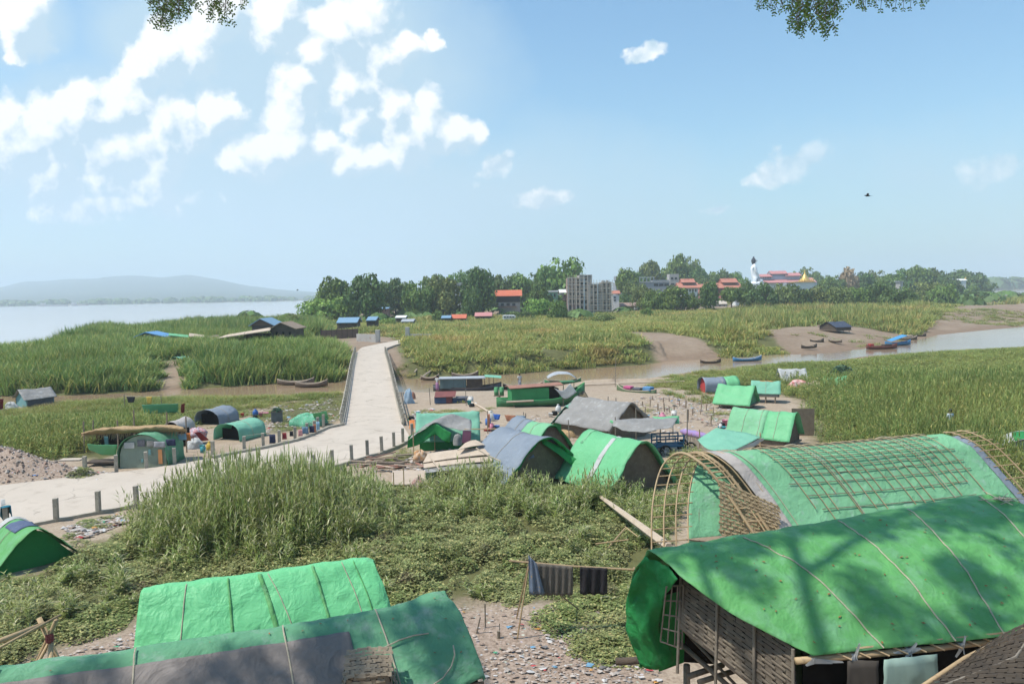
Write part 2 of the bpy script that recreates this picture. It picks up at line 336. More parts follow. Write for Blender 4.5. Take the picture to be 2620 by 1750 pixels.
# zone polygons (photo pixels on the ground) for grass tint
def zp(pts, z=0.0): return [tuple(G(a, b, z)[:2]) for a, b in pts]
SAND_FAR = [zp([(1590, 855), (1720, 868), (1880, 895), (1990, 903), (1990, 912), (1870, 914), (1730, 925), (1700, 905), (1660, 880)], 0.3),
            zp([(1960, 855), (2100, 840), (2340, 845), (2480, 790), (2620, 755), (2900, 750), (2900, 800), (2620, 838), (2400, 858), (2330, 876), (2200, 895), (2050, 907), (2010, 885)], 0.2),
            zp([(400, 1000), (462, 994), (470, 930), (438, 930)], 0.2), zp([(845, 900), (905, 903), (960, 888), (880, 888)], .5),
            zp([(560, 885), (745, 880), (745, 855), (610, 855)], 1.0), zp([(1440, 822), (1560, 818), (1570, 812), (1440, 818)], 1.5)]
def build_ground():
    az = np.concatenate([np.linspace(-180, -43, 40)[:-1], np.linspace(-43, 43, 520), np.linspace(43, 180, 40)[1:]])
    rr = np.concatenate([[0.01], np.geomspace(2, 15, 30)[:-1], np.geomspace(15, 420, 430)[:-1], np.geomspace(420, 9500, 90)])
    A, RR = np.meshgrid(np.radians(az), rr); X = RR * np.sin(A); Y = RR * np.cos(A)
    Z = ground_h(X, Y)
    far = RR > 5000; Z = np.where(far, np.minimum(Z, -0.5), Z)
    nr, nc = X.shape
    vs = np.stack([X, Y, Z], -1).reshape(-1, 3)
    i = np.arange((nr - 1))[:, None] * nc + np.arange(nc - 1)[None]
    q = np.stack([i, i + 1, i + nc + 1, i + nc], -1).reshape(-1, 4)
    me = bpy.data.meshes.new('ground'); me.vertices.add(len(vs)); me.vertices.foreach_set('co', vs.ravel())
    me.loops.add(q.size); me.loops.foreach_set('vertex_index', q.ravel().astype(np.int32))
    me.polygons.add(len(q)); me.polygons.foreach_set('loop_start', np.arange(0, q.size, 4, dtype=np.int32))
    me.update(calc_edges=True); me.polygons.foreach_set('use_smooth', np.ones(len(q), bool))
    # material masks: grass cover / bare mud
    g = np.zeros(X.shape)
    for P in VEG_SOIL: g = np.maximum(g, np.clip(.5 - sdf(X, Y, P) / 3.0, 0, 1))
    g = np.maximum(g, np.clip((RR - 420) / 200, 0, 1))
    for P in SAND_FAR: g = np.minimum(g, np.clip(.5 + sdf(X, Y, P) / 3.0, 0, 1))
    wd = np.minimum(np.minimum(sdf(X, Y, creek), sdf(X, Y, river)), np.minimum(sdf(X, Y, rriver), sdf(X, Y, pool)))
    wet = np.clip(1 - wd / np.where(X > 25, 14, 4.5), 0, 1); wet = np.maximum(wet, .55 * sst((Y - 88) / 15))
    at = me.attributes.new('cover', 'FLOAT', 'POINT'); at.data.foreach_set('value', g.ravel())
    at = me.attributes.new('wet', 'FLOAT', 'POINT'); at.data.foreach_set('value', wet.ravel())
    ru = np.clip(.5 - sdf(X, Y, RUBBISH) / 2.5, 0, 1); ru = np.maximum(ru, np.clip(.5 - sdf(X, Y, mound) / 1.5, 0, 1))
    at = me.attributes.new('rubbish', 'FLOAT', 'POINT'); at.data.foreach_set('value', ru.ravel())
    m, nt = nt_new('earth'); out = N(nt, 'ShaderNodeOutputMaterial'); bs = N(nt, 'ShaderNodeBsdfPrincipled')
    tc = N(nt, 'ShaderNodeTexCoord'); P = tc.outputs['Object']
    def att(n): a = N(nt, 'ShaderNodeAttribute', attribute_name=n); return a.outputs['Fac']
    n1 = noise_n(nt, P, 0.15, 6, .6); n2 = noise_n(nt, P, 1.3, 7, .65); n3 = noise_n(nt, P, 9, 5, .6)
    sand = mix_c(nt, ramp(nt, n2, .3, .7), (0.43, 0.35, 0.262), (0.33, 0.255, 0.18)); sand = mix_c(nt, ramp(nt, n3, .45, .75), sand, (0.22, 0.165, 0.125))
    sand = mix_c(nt, math_n(nt, 'MULTIPLY', ramp(nt, n1, .45, .65), .4), sand, (0.30, 0.22, 0.16))
    mud = mix_c(nt, ramp(nt, n2, .3, .7), (0.25, 0.175, 0.118), (0.175, 0.125, 0.085))
    c = mix_c(nt, ramp(nt, math_n(nt, 'ADD', att('wet'), math_n(nt, 'MULTIPLY_ADD', n1, .8, -.4)), .1, .75), sand, mud)
    soil = mix_c(nt, ramp(nt, n2, .35, .65), (0.085, 0.085, 0.035), (0.13, 0.13, 0.05))
    c = mix_c(nt, ramp(nt, math_n(nt, 'ADD', att('cover'), math_n(nt, 'MULTIPLY_ADD', n2, 1.0, -.5)), .25, .7), c, soil)
    # small litter scraps in the rubbish ground
    vo = N(nt, 'ShaderNodeTexVoronoi'); vo.inputs['Scale'].default_value = 4.5; L(nt, P, vo.inputs['Vector'])
    hs = N(nt, 'ShaderNodeHueSaturation'); L(nt, vo.outputs['Color'], hs.inputs['Color']); hs.inputs['Saturation'].default_value = 0.18; hs.inputs['Value'].default_value = 0.55
    lm = math_n(nt, 'MULTIPLY', math_n(nt, 'LESS_THAN', vo.outputs['Distance'], 0.22), math_n(nt, 'MULTIPLY', ramp(nt, noise_n(nt, P, 2.1, 3), .42, .6), att('rubbish')))
    rub = mix_c(nt, ramp(nt, n3, .4, .62), (0.36, 0.275, 0.225), (0.2, 0.145, 0.11))
    c = mix_c(nt, math_n(nt, 'MULTIPLY', att('rubbish'), .75), c, rub)
    c = mix_c(nt, lm, c, hs.outputs[0])
    L(nt, c, bs.inputs['Base Color']); bs.inputs['Roughness'].default_value = 0.9; bs.inputs['Specular IOR Level'].default_value = 0.15
    b = N(nt, 'ShaderNodeBump'); b.inputs['Strength'].default_value = 0.6; b.inputs['Distance'].default_value = 0.12
    L(nt, n2, b.inputs['Height']); L(nt, b.outputs[0], bs.inputs['Normal'])
    L(nt, bs.outputs[0], out.inputs[0]); me.materials.append(m)
    o = bpy.data.objects.new('ground', me); COL.objects.link(o); tag(o, 'sandy and muddy river plain', kind='structure')
RUBBISH = zp([(330, 1760), (60, 1720), (130, 1650), (330, 1600), (420, 1560), (980, 1545), (1120, 1530), (1300, 1530), (1560, 1545), (1650, 1560), (1750, 1900), (300, 1900)], 0.1)
# vegetation soil polygons
V_LEFTFIELD = zp([(-200, 1180), (-200, 1068), (100, 1056), (300, 1048), (330, 1048), (500, 1042), (650, 1036), (640, 1056), (500, 1085), (470, 1100), (250, 1172), (200, 1165), (60, 1172)])
V_LEFTISLE = zp([(-400, 1008), (105, 1008), (300, 1002), (400, 994), (410, 940), (470, 935), (475, 990), (640, 976), (800, 968), (880, 962), (895, 905), (800, 895), (640, 880), (540, 868), (330, 868), (230, 885), (120, 905), (0, 920), (-400, 930)])
V_MIDISLE = zp([(1045, 945), (1200, 950), (1300, 948), (1450, 942), (1620, 930), (1710, 918), (1690, 900), (1640, 875), (1590, 858), (1700, 860), (1880, 890), (2050, 900), (2020, 880), (1950, 855), (2090, 832), (2340, 845), (2400, 815), (2450, 790), (2440, 775), (1900, 800), (1500, 812), (1250, 822), (1000, 828), (820, 835), (900, 862), (1010, 872), (1020, 900)], .6)
V_RIGHTFIELD = zp([(1720, 968), (1900, 932), (2100, 921), (2250, 905), (2450, 896), (2700, 884), (3300, 900), (3300, 1260), (2450, 1260), (2080, 1130), (2090, 1080), (2050, 1020), (1930, 985), (1790, 1000), (1740, 990)])
V_BUSH = zp([(-200, 1760), (-200, 1500), (60, 1480), (180, 1400), (300, 1370), (420, 1290), (900, 1215), (1060, 1240), (1300, 1200), (1700, 1230), (1700, 1560), (1600, 1560), (1300, 1525), (980, 1540), (420, 1545), (320, 1590), (100, 1660), (0, 1720)])
V_LOWGREEN = zp([(640, 1060), (830, 1005), (900, 1005), (875, 1060), (820, 1085), (700, 1100), (700, 1080)])
VEG_SOIL = [V_LEFTFIELD, V_LEFTISLE, V_MIDISLE, V_RIGHTFIELD, V_BUSH, V_LOWGREEN]
build_ground()
def water():
    m, nt = nt_new('river_water'); out = N(nt, 'ShaderNodeOutputMaterial'); bs = N(nt, 'ShaderNodeBsdfPrincipled')
    tc = N(nt, 'ShaderNodeTexCoord'); P = tc.outputs['Object']
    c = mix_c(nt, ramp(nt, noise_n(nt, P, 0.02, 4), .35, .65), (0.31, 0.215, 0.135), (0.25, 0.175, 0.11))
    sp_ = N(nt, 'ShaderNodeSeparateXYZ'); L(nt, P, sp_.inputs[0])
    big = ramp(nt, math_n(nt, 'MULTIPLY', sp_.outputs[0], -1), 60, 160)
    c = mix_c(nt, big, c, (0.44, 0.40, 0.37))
    L(nt, c, bs.inputs['Base Color']); bs.inputs['Roughness'].default_value = 0.12; bs.inputs['IOR'].default_value = 1.33
    mp = N(nt, 'ShaderNodeMapping'); mp.inputs['Scale'].default_value = (0.6, 2.2, 1); L(nt, P, mp.inputs[0])
    b = N(nt, 'ShaderNodeBump'); b.inputs['Strength'].default_value = 0.25; b.inputs['Distance'].default_value = 0.05
    L(nt, noise_n(nt, mp.outputs[0], 1.2, 4), b.inputs['Height']); L(nt, b.outputs[0], bs.inputs['Normal'])
    L(nt, bs.outputs[0], out.inputs[0])
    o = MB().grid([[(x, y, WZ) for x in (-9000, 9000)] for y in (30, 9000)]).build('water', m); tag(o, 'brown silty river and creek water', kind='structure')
water()
# far hills beyond the river
def hills():
    prof = [(-700, 745), (-300, 742), (0, 733), (60, 722), (140, 716), (280, 706), (420, 710), (480, 706), (560, 713), (640, 732), (700, 740), (790, 746), (860, 752), (960, 757)]
    yb, y1, yr, y2 = 2400, 3300, 5200, 7400
    px = np.linspace(-700, 960, 120); tops = np.interp(px, [p[0] for p in prof], [p[1] for p in prof])
    rows = []
    for j, (yd, k) in enumerate([(yb, 0.0), (2900, .10), (3600, .3), (4300, .62), (4800, .85), (yr, 1.0), (6000, .8), (y2, 0)]):
        row = []
        for i, (a, t) in enumerate(zip(px, tops)):
            top = GY(a, t, yr); q = top.x / yr
            zz = (top.z) * k * (1 + .10 * nz(a * .012, j * .9) + .07 * nz(a * .05, j * 1.7) * (k < 1)) if k else -3
            row.append((q * yd, yd, zz - 3 * (k == 0)))
        rows.append(row)
    m = mat('hill_woods', (0.075, 0.10, 0.05), (0.045, 0.07, 0.035), scale=0.004, rough=1, spec=0, stain=(0.14, 0.15, 0.09), stain_at=(.58, .68))
    o = MB().grid(rows).build('hills', m, smooth=True); tag(o, 'long wooded hills across the river', kind='structure')
hills()
# ---------------------------------------------------------------- foliage materials
def leafmat(name, a, b, c=None, trans=0.35, loc_scale=0.08, straw=None, vary=0.3, rough=0.55):
    """two greens mixed by where each plant stands, a third colour for odd leaves"""
    if name in MATS: return MATS[name]
    m, nt = nt_new(name); out = N(nt, 'ShaderNodeOutputMaterial'); bs = N(nt, 'ShaderNodeBsdfPrincipled')
    oi = N(nt, 'ShaderNodeObjectInfo'); ge = N(nt, 'ShaderNodeNewGeometry')
    f = ramp(nt, noise_n(nt, oi.outputs['Location'], loc_scale, 3), .4, .6)
    col = mix_c(nt, f, a, b)
    if straw:
        f2 = ramp(nt, noise_n(nt, oi.outputs['Location'], loc_scale * 2.3, 4), .58, .72); col = mix_c(nt, f2, col, straw)
    if c: col = mix_c(nt, math_n(nt, 'GREATER_THAN', ge.outputs['Random Per Island'], 0.8), col, c)
    hs = N(nt, 'ShaderNodeHueSaturation'); L(nt, col, hs.inputs['Color'])
    r = math_n(nt, 'ADD', math_n(nt, 'MULTIPLY', ge.outputs['Random Per Island'], 0.55), math_n(nt, 'MULTIPLY', oi.outputs['Random'], 0.45))
    L(nt, math_n(nt, 'MULTIPLY_ADD', r, 2 * vary, 1 - vary), hs.inputs['Value'])
    L(nt, math_n(nt, 'MULTIPLY_ADD', oi.outputs['Random'], 0.03, 0.485), hs.inputs['Hue'])
    L(nt, hs.outputs[0], bs.inputs['Base Color']); bs.inputs['Roughness'].default_value = rough; bs.inputs['Specular IOR Level'].default_value = 0.25
    tr = N(nt, 'ShaderNodeBsdfTranslucent'); L(nt, hs.outputs[0], tr.inputs[0])
    mx = N(nt, 'ShaderNodeMixShader'); mx.inputs[0].default_value = trans; L(nt, bs.outputs[0], mx.inputs[1]); L(nt, tr.outputs[0], mx.inputs[2])
    L(nt, mx.outputs[0], out.inputs[0]); MATS[name] = m; return m
M_REED = leafmat('reed_leaf', (0.354, 0.401, 0.133), (0.260, 0.329, 0.093), (0.506, 0.477, 0.284), .35, 0.15, vary=.38, rough=.42)
M_FIELD = leafmat('field_reed', (0.345, 0.391, 0.119), (0.240, 0.304, 0.089), (0.501, 0.435, 0.149), .4, 0.07)
M_ISLE = leafmat('isle_reed', (0.229, 0.315, 0.081), (0.149, 0.236, 0.061), (0.367, 0.361, 0.107), .35, 0.035)
M_MID = leafmat('mid_grass', (0.328, 0.355, 0.097), (0.239, 0.289, 0.082), (0.497, 0.388, 0.133), .35, 0.022, straw=(0.576, 0.372, 0.156))
M_BUSH = leafmat('creeper_leaf', (0.294, 0.316, 0.128), (0.221, 0.268, 0.087), (0.446, 0.412, 0.172), .3, 0.35, straw=(0.220, 0.164, 0.105))
M_LOW = leafmat('low_grass', (0.289, 0.312, 0.085), (0.199, 0.258, 0.064), (0.433, 0.343, 0.127), .3, 0.12, straw=(0.308, 0.246, 0.126))
M_STRAW = leafmat('dry_stalk', (0.445, 0.356, 0.190), (0.350, 0.270, 0.140), None, .2, 0.2)
# ---------------------------------------------------------------- plant prototypes
def blade(mb, p, az, lean, ln, w, curl=0.6, seg=3, stiff=False):
    p = Vector(p); d = Vector((math.cos(az) * math.sin(lean), math.sin(az) * math.sin(lean), math.cos(lean)))
    side = Vector((-math.sin(az), math.cos(az), 0)); rows = []
    for i in range(seg + 1):
        t = i / seg; ww = w * (1 - t) ** .6 * .5 if i < seg else w * .04
        rows.append([p - side * ww, p + side * ww])
        if i < seg:
            p = p + d * (ln / seg); lean += curl / seg
            d = Vector((math.cos(az) * math.sin(lean), math.sin(az) * math.sin(lean), math.cos(lean)))
    mb.grid(rows)
def reed_clump(rnd, n, h, lw, ll, nl, spread):
    mb = MB()
    for i in range(n):
        x, y = rnd.gauss(0, spread), rnd.gauss(0, spread); hh = h * rnd.uniform(.65, 1.05); a = rnd.uniform(0, 6.28); ln = rnd.uniform(0, .16)
        top = Vector((x + math.cos(a) * ln * hh, y + math.sin(a) * ln * hh, hh)); b = Vector((x, y, 0))
        s = Vector((0.012, 0, 0)); mb.add([b - s, b + s, top + s * .3, top - s * .3], [(0, 1, 2, 3)])
        for k in range(nl):
            t = (k + rnd.random()) / nl; t = .12 + .85 * t
            blade(mb, b.lerp(top, t), rnd.uniform(0, 6.28), rnd.uniform(.35, 1.0), ll * rnd.uniform(.6, 1.2) * (1.15 - .5 * t), lw, rnd.uniform(.6, 1.6), 2)
        for k in range(3): blade(mb, top, rnd.uniform(0, 6.28), rnd.uniform(.05, .35), ll * rnd.uniform(.5, .9), lw * .8, .5, 2)
    return mb
def tuft(rnd, n, h, w, spread, lean=.35):
    mb = MB()
    for i in range(n):
        r = spread * math.sqrt(rnd.random()); a = rnd.uniform(0, 6.28)
        blade(mb, (r * math.cos(a), r * math.sin(a), 0), rnd.uniform(0, 6.28), rnd.uniform(0.02, lean), h * rnd.uniform(.55, 1.1), w, rnd.uniform(.2, 1.0), 2)
    return mb
def bush_clump(rnd, n, r, h, s):
    mb = MB()
    for i in range(n):
        a = rnd.uniform(0, 6.28); q = math.sqrt(rnd.random()); z = h * (1 - q * q * .8) * rnd.uniform(.25, 1.0) ** .5
        c = Vector((r * q * math.cos(a), r * q * math.sin(a), z)); nrm = Vector((rnd.gauss(0, .5), rnd.gauss(0, .5), 1)).normalized()
        t = nrm.orthogonal().normalized(); t.rotate(Matrix.Rotation(rnd.uniform(0, 6.28), 3, nrm)); b = nrm.cross(t); ss = s * rnd.uniform(.6, 1.3)
        mb.add([c - t * ss, c + b * ss * .55, c + t * ss, c - b * ss * .55], [(0, 1, 2, 3)])
    for i in range(6):
        a = rnd.uniform(0, 6.28); mb.tube([(0, 0, 0), (r * .6 * math.cos(a), r * .6 * math.sin(a), h * .8)], .008, 3, False)
    return mb
def proto_coll(name, mbs, m):
    c = bpy.data.collections.new(name)
    for i, mb in enumerate(mbs):
        me = bpy.data.meshes.new(name); me.from_pydata(mb.v, [], mb.f); me.materials.append(m); me.update()
        o = bpy.data.objects.new(name, me); c.objects.link(o)
    return c
def scatter(name, label, pts, coll, h0=1.0):
    """pts: array x y z rot sx sz idx ; one object for the whole growth"""
    pts = np.array(pts, np.float32); pts[:, 5] /= h0
    me = bpy.data.meshes.new(name); me.vertices.add(len(pts)); me.vertices.foreach_set('co', pts[:, :3].ravel())
    for nm, arr in (('rot', pts[:, 3]),):
        a = me.attributes.new(nm, 'FLOAT', 'POINT'); a.data.foreach_set('value', arr)
    a = me.attributes.new('scl', 'FLOAT_VECTOR', 'POINT'); a.data.foreach_set('vector', np.stack([pts[:, 4], pts[:, 4], pts[:, 5]], -1).ravel())
    a = me.attributes.new('idx', 'INT', 'POINT'); a.data.foreach_set('value', pts[:, 6].astype(np.int32))
    o = bpy.data.objects.new(name, me); COL.objects.link(o); tag(o, label, kind='stuff')
    g = bpy.data.node_groups.new(name, 'GeometryNodeTree')
    g.interface.new_socket('Geometry', in_out='INPUT', socket_type='NodeSocketGeometry'); g.interface.new_socket('Geometry', in_out='OUTPUT', socket_type='NodeSocketGeometry')
    gi = g.nodes.new('NodeGroupInput'); go = g.nodes.new('NodeGroupOutput'); ip = g.nodes.new('GeometryNodeInstanceOnPoints')
    ci = g.nodes.new('GeometryNodeCollectionInfo'); ci.inputs[0].default_value = coll; ci.inputs[1].default_value = True; ci.inputs[2].default_value = True
    def na(n, t):
        x = g.nodes.new('GeometryNodeInputNamedAttribute'); x.data_type = t; x.inputs[0].default_value = n; return x.outputs[0]
    cx = g.nodes.new('ShaderNodeCombineXYZ'); g.links.new(na('rot', 'FLOAT'), cx.inputs[2])
    g.links.new(gi.outputs[0], ip.inputs['Points']); g.links.new(ci.outputs[0], ip.inputs['Instance']); ip.inputs['Pick Instance'].default_value = True
    g.links.new(na('idx', 'INT'), ip.inputs['Instance Index']); g.links.new(cx.outputs[0], ip.inputs['Rotation']); g.links.new(na('scl', 'FLOAT_VECTOR'), ip.inputs['Scale'])
    g.links.new(ip.outputs[0], go.inputs[0])
    md = o.modifiers.new('growth', 'NODES'); md.node_group = g
    return o
CLEAR = []      # (x, y, r) discs kept free of plants
def spots(polyg, spacing, nvar, hfun, seed, grow=0.0, dens=None, avoid=(), maxr=None, ef=2.0):
    rs = np.random.RandomState(seed); P = np.array(polyg); lo = P.min(0); hi = P.max(0)
    if maxr: lo = np.maximum(lo, [-maxr, 0]); hi = np.minimum(hi, [maxr, maxr])
    # keep to what the lens or a step aside could see
    n = int((hi[0] - lo[0]) * (hi[1] - lo[1]) / spacing ** 2); n = min(n, 400000)
    X = rs.uniform(lo[0], hi[0], n); Y = rs.uniform(lo[1], hi[1], n)
    k = (np.abs(X) < 0.80 * Y + 4); X, Y = X[k], Y[k]
    r = np.hypot(X, Y); r0 = 45.0
    gs = np.maximum(r / r0, 1) ** grow
    k = rs.rand(len(X)) < 1 / gs ** 2; X, Y, gs = X[k], Y[k], gs[k]
    sd = -sdf(X, Y, P); k = (sd > 0) & (rs.rand(len(X)) < .35 + .65 * np.clip(sd / (ef * gs), 0, 1)); X, Y, gs, sd = X[k], Y[k], gs[k], sd[k]
    wd = np.minimum(np.minimum(sdf(X, Y, creek), sdf(X, Y, river)), sdf(X, Y, rriver)); k = wd > 0.6; X, Y, gs = X[k], Y[k], gs[k]
    for A in avoid: k = sdf(X, Y, A) > 0.15; X, Y, gs = X[k], Y[k], gs[k]
    for (cx, cy, cr) in CLEAR:
        k = (X - cx) ** 2 + (Y - cy) ** 2 > cr * cr; X, Y, gs = X[k], Y[k], gs[k]
    if dens is not None: k = rs.rand(len(X)) < dens(X, Y); X, Y, gs = X[k], Y[k], gs[k]
    Z = ground_h(X, Y, False) - .03; sd = -sdf(X, Y, P); hh = hfun(X, Y) * rs.uniform(.72, 1.2, len(X)) * (.5 + .5 * sst(sd / (ef * 1.5)))
    return np.stack([X, Y, Z, rs.uniform(0, 6.28, len(X)), gs * rs.uniform(.8, 1.2, len(X)), hh, rs.randint(0, nvar, len(X))], -1)
# ---------------------------------------------------------------- road and bridge outline (photo pixels, road level z = 0)
FAR_EDGE = [(-300, 1272), (0, 1241), (120, 1227), (218, 1214), (300, 1208), (375, 1198), (447, 1188), (540, 1172), (610, 1158), (674, 1147), (760, 1127), (800, 1112), (835, 1096), (877, 1087)]
NEAR_EDGE = [(-300, 1420), (18, 1352), (144, 1328), (252, 1308), (350, 1290), (450, 1271), (560, 1249), (680, 1226), (800, 1203), (851, 1193), (900, 1178), (940, 1166), (977, 1156), (1008, 1144), (1031, 1134), (1052, 1122)]
BR_L = [(877, 1087), (886, 1040), (894, 990), (901, 945), (907, 915), (911, 902)]
BR_R = [(1029, 1085), (1018, 1040), (1006, 990), (996, 945), (988, 915), (984, 902)]
def br_z(y): return 0.0 + 1.05 * float(sst((y - 60) / 40.0))
def edge_pts(e, z=0.0): return [G(a, b, z) for a, b in e]
def bridge_pts(e):
    out = []
    for a, b in e:
        z = 0.0
        for _ in range(6): p = G(a, b, z); z = br_z(p.y)
        out.append(p)
    return out
FE, NE = edge_pts(FAR_EDGE), edge_pts(NEAR_EDGE)
BL, BRR = bridge_pts(BR_L), bridge_pts(BR_R)
# straighten the bridge sides
def straight(P, n=24):
    a, b = P[0], P[-1]; return [Vector((a.x + (b.x - a.x) * t, a.y + (b.y - a.y) * t, br_z(a.y + (b.y - a.y) * t))) for t in [i / n for i in range(n + 1)]]
BL, BRR = straight(BL), straight(BRR)
M_CONC = mat('road_concrete', (0.50, 0.43, 0.355), (0.45, 0.385, 0.315), rough=.9, scale=0.35, spec=.2, bump=.25, bscale=3.0, stain=(0.37, 0.31, 0.25), stain_at=(.52, .75), crack=.22)
M_POST = mat('post_concrete', (0.40, 0.36, 0.29), (0.29, 0.26, 0.21), rough=.9, scale=3, spec=.15, bump=.5, stain=(0.13, 0.12, 0.10), stain_at=(.55, .8), per_obj=.25)
def resample(P, n):
    d = [0]
    for a, b in zip(P, P[1:]): d.append(d[-1] + (b - a).length)
    out = []
    for i in range(n):
        t = d[-1] * i / (n - 1); k = min(max(0, sum(1 for q in d if q <= t) - 1), len(P) - 2)
        out.append(P[k].lerp(P[k + 1], (t - d[k]) / max(1e-6, d[k + 1] - d[k])))
    return out
def slab(name, A, B, th, m, label, sub=5, parts=None):
    n = len(A); mb = MB(); rows = []
    for a, b in zip(A, B): rows.append([a.lerp(b, k / sub) for k in range(sub + 1)])
    mb.grid(rows)
    for E in (A, B): mb.grid([[p, p - Vector((0, 0, th))] for p in E])
    mb.grid([[A[0], A[0] - Vector((0, 0, th))], [B[0], B[0] - Vector((0, 0, th))]]); mb.grid([[A[-1], A[-1] - Vector((0, 0, th))], [B[-1], B[-1] - Vector((0, 0, th))]])
    o = mb.build(name, m); tag(o, label, kind='structure'); return o
corner = [Vector((BRR[0].x, BRR[0].y, 0))]
A_ = resample(FE, 60); B_ = resample(NE + corner, 60)
slab('road', A_, B_, .9, M_CONC, 'pale concrete causeway road')
bd = slab('bridge_deck', BL, BRR, .45, M_CONC, 'narrow pale concrete bridge deck')
# road beyond the bridge, fading out into the grass
tip = [GT(911, 902), GT(925, 893), GT(960, 884), GT(1000, 878), GT(1030, 872)]; tipr = [GT(984, 902), GT(990, 895), GT(1010, 886), GT(1035, 880), GT(1050, 875)]
for i, p in enumerate(tip): p.z = max(p.z + .28, br_z(p.y) if i < 2 else p.z)
for i, p in enumerate(tipr): p.z = max(p.z + .28, br_z(p.y) if i < 2 else p.z)
tip[0] = BL[-1].copy(); tipr[0] = BRR[-1].copy()
tip = resample(tip, 16); tipr = resample(tipr, 16)
slab('path', tip, tipr, .6, M_CONC, 'end of the concrete track on the far bank', 4)
# kerbs along both sides
def kerb(P, w, h, inward):
    mb = MB(); rows = []
    for i, p in enumerate(P):
        d = (P[min(i + 1, len(P) - 1)] - P[max(i - 1, 0)]); d.z = 0; d.normalize(); nrm = Vector((-d.y, d.x, 0)) * inward
        a = p - nrm * .03; b = p + nrm * w
        rows.append([a + Vector((0, 0, -.5)), a + Vector((0, 0, h)), b + Vector((0, 0, h)), b + Vector((0, 0, .0))])
    mb.grid(rows); return mb
kf = kerb(resample(FE[7:], 40), .22, .16, -1).build('kerb', M_POST); tag(kf, 'low weathered kerb along the far road edge', kind='structure')
kn = kerb(resample(NE, 60), .12, .012, 1).build('kerb', M_POST); tag(kn, 'road edge strip on the near side', kind='structure')
rp = [(p.x, p.y) for p in A_] + [(p.x, p.y) for p in B_[::-1]]
bp = [(p.x, p.y) for p in BL] + [(p.x, p.y) for p in BRR[::-1]]
ROADP = [rp, bp, [(p.x, p.y) for p in tip] + [(p.x, p.y) for p in tipr[::-1]]]
# piers under the bridge
def pier(t, k):
    a = BL[int(t * 24)]; b = BRR[int(t * 24)]; c = (a + b) / 2
    m = MB(); m.box((a.x + .5, a.y, -1.9), (.5, .5, 3.2)); m.box((b.x - .5, b.y, -1.9), (.5, .5, 3.2)); m.box((c.x, c.y, -.5 + br_z(c.y)), ((b - a).length - .3, .6, .35))
    o = m.build('bridge_pier', M_POST)
    tag(o, ['concrete pier under the bridge nearest the huts', 'concrete pier under the middle of the bridge', 'concrete pier under the bridge at the far bank'][k], 'bridge pier', 'piers under the bridge')
for k, t in enumerate((.3, .55, .8)): pier(t, k)
# bollards
def bollard_mesh():
    m = MB(); m.box((0, 0, .42), (.2, .2, 1.08)); return m
BOL = None
def bollard(p, label, h=1.0, group='concrete bollards along the road'):
    global BOL
    if BOL is None:
        BOL = bollard_mesh().build('bollard', M_POST, bevel=.015); o = BOL
    else:
        o = BOL.copy(); COL.objects.link(o)
    o.location = p; o.rotation_euler = (R.uniform(-.02, .02), R.uniform(-.03, .03), R.uniform(0, .5)); o.scale = (1, 1, h)
    tag(o, label, 'bollard', group)
near = [(18, 1352, 'near road-edge bollard with a blue cloth hung over it'), (144, 1327, 'second near-side road bollard from the cloth-covered one'), (252, 1307, 'third near-side road bollard from the cloth-covered one'), (350, 1292, 'near-side road bollard just where the tall reeds begin'),
        (452, 1273, 'first near-side road bollard hidden in the tall reeds'), (560, 1252, 'second near-side road bollard hidden in the tall reeds'), (680, 1228, 'third near-side road bollard hidden in the tall reeds'),
        (800, 1205, 'near-side bollard sticking out above the reed tops, leftmost of seven'), (851, 1192, 'near-side bollard above the reeds, second of seven'), (900, 1177, 'near-side bollard above the reeds, third of seven'),
        (940, 1164, 'near-side bollard at the scrap wood, fourth of seven'), (977, 1154, 'near-side bollard past the scrap wood, fifth of seven'), (1008, 1142, 'near-side bollard by the green awning, sixth of seven'), (1031, 1131, 'near-side bollard by the green awning, last of seven')]
farb = [(218, 1209, 'far-side bollard standing in weeds beside the rubble heap'), (298, 1205, 'far-side bollard left of the pale patched tent'), (375, 1196, 'far-side bollard in front of the pale patched tent'), (447, 1186, 'far-side bollard right of the pale patched tent'),
        (545, 1166, 'far-side bollard wrapped in a pale cloth near the green arch tent'), (625, 1153, 'far-side bollard topped with white cloth behind the reeds'), (674, 1144, 'far-side bollard left of the dark hanging trousers'), (715, 1136, 'far-side bollard right of the dark hanging trousers'), (755, 1126, 'far-side bollard at the start of the kerb bend'),
        (787, 1116, 'far-side bollard left of the orange cloth'), (804, 1109, 'far-side bollard with an orange cloth'), (814, 1100, 'far-side bollard with a light blue cloth'), (828, 1092, 'far-side bollard just before the bridge rail'),
        (1055, 1118, 'bollard wrapped in orange plastic at the bridge mouth'), (1067, 1106, 'bollard right behind the orange wrapped one'), (1072, 1098, 'bollard third behind the orange wrapped one')]
for a, b, l in near: bollard(G(a, b, 0), l)
for a, b, l in farb: bollard(G(a, b, 0), l)
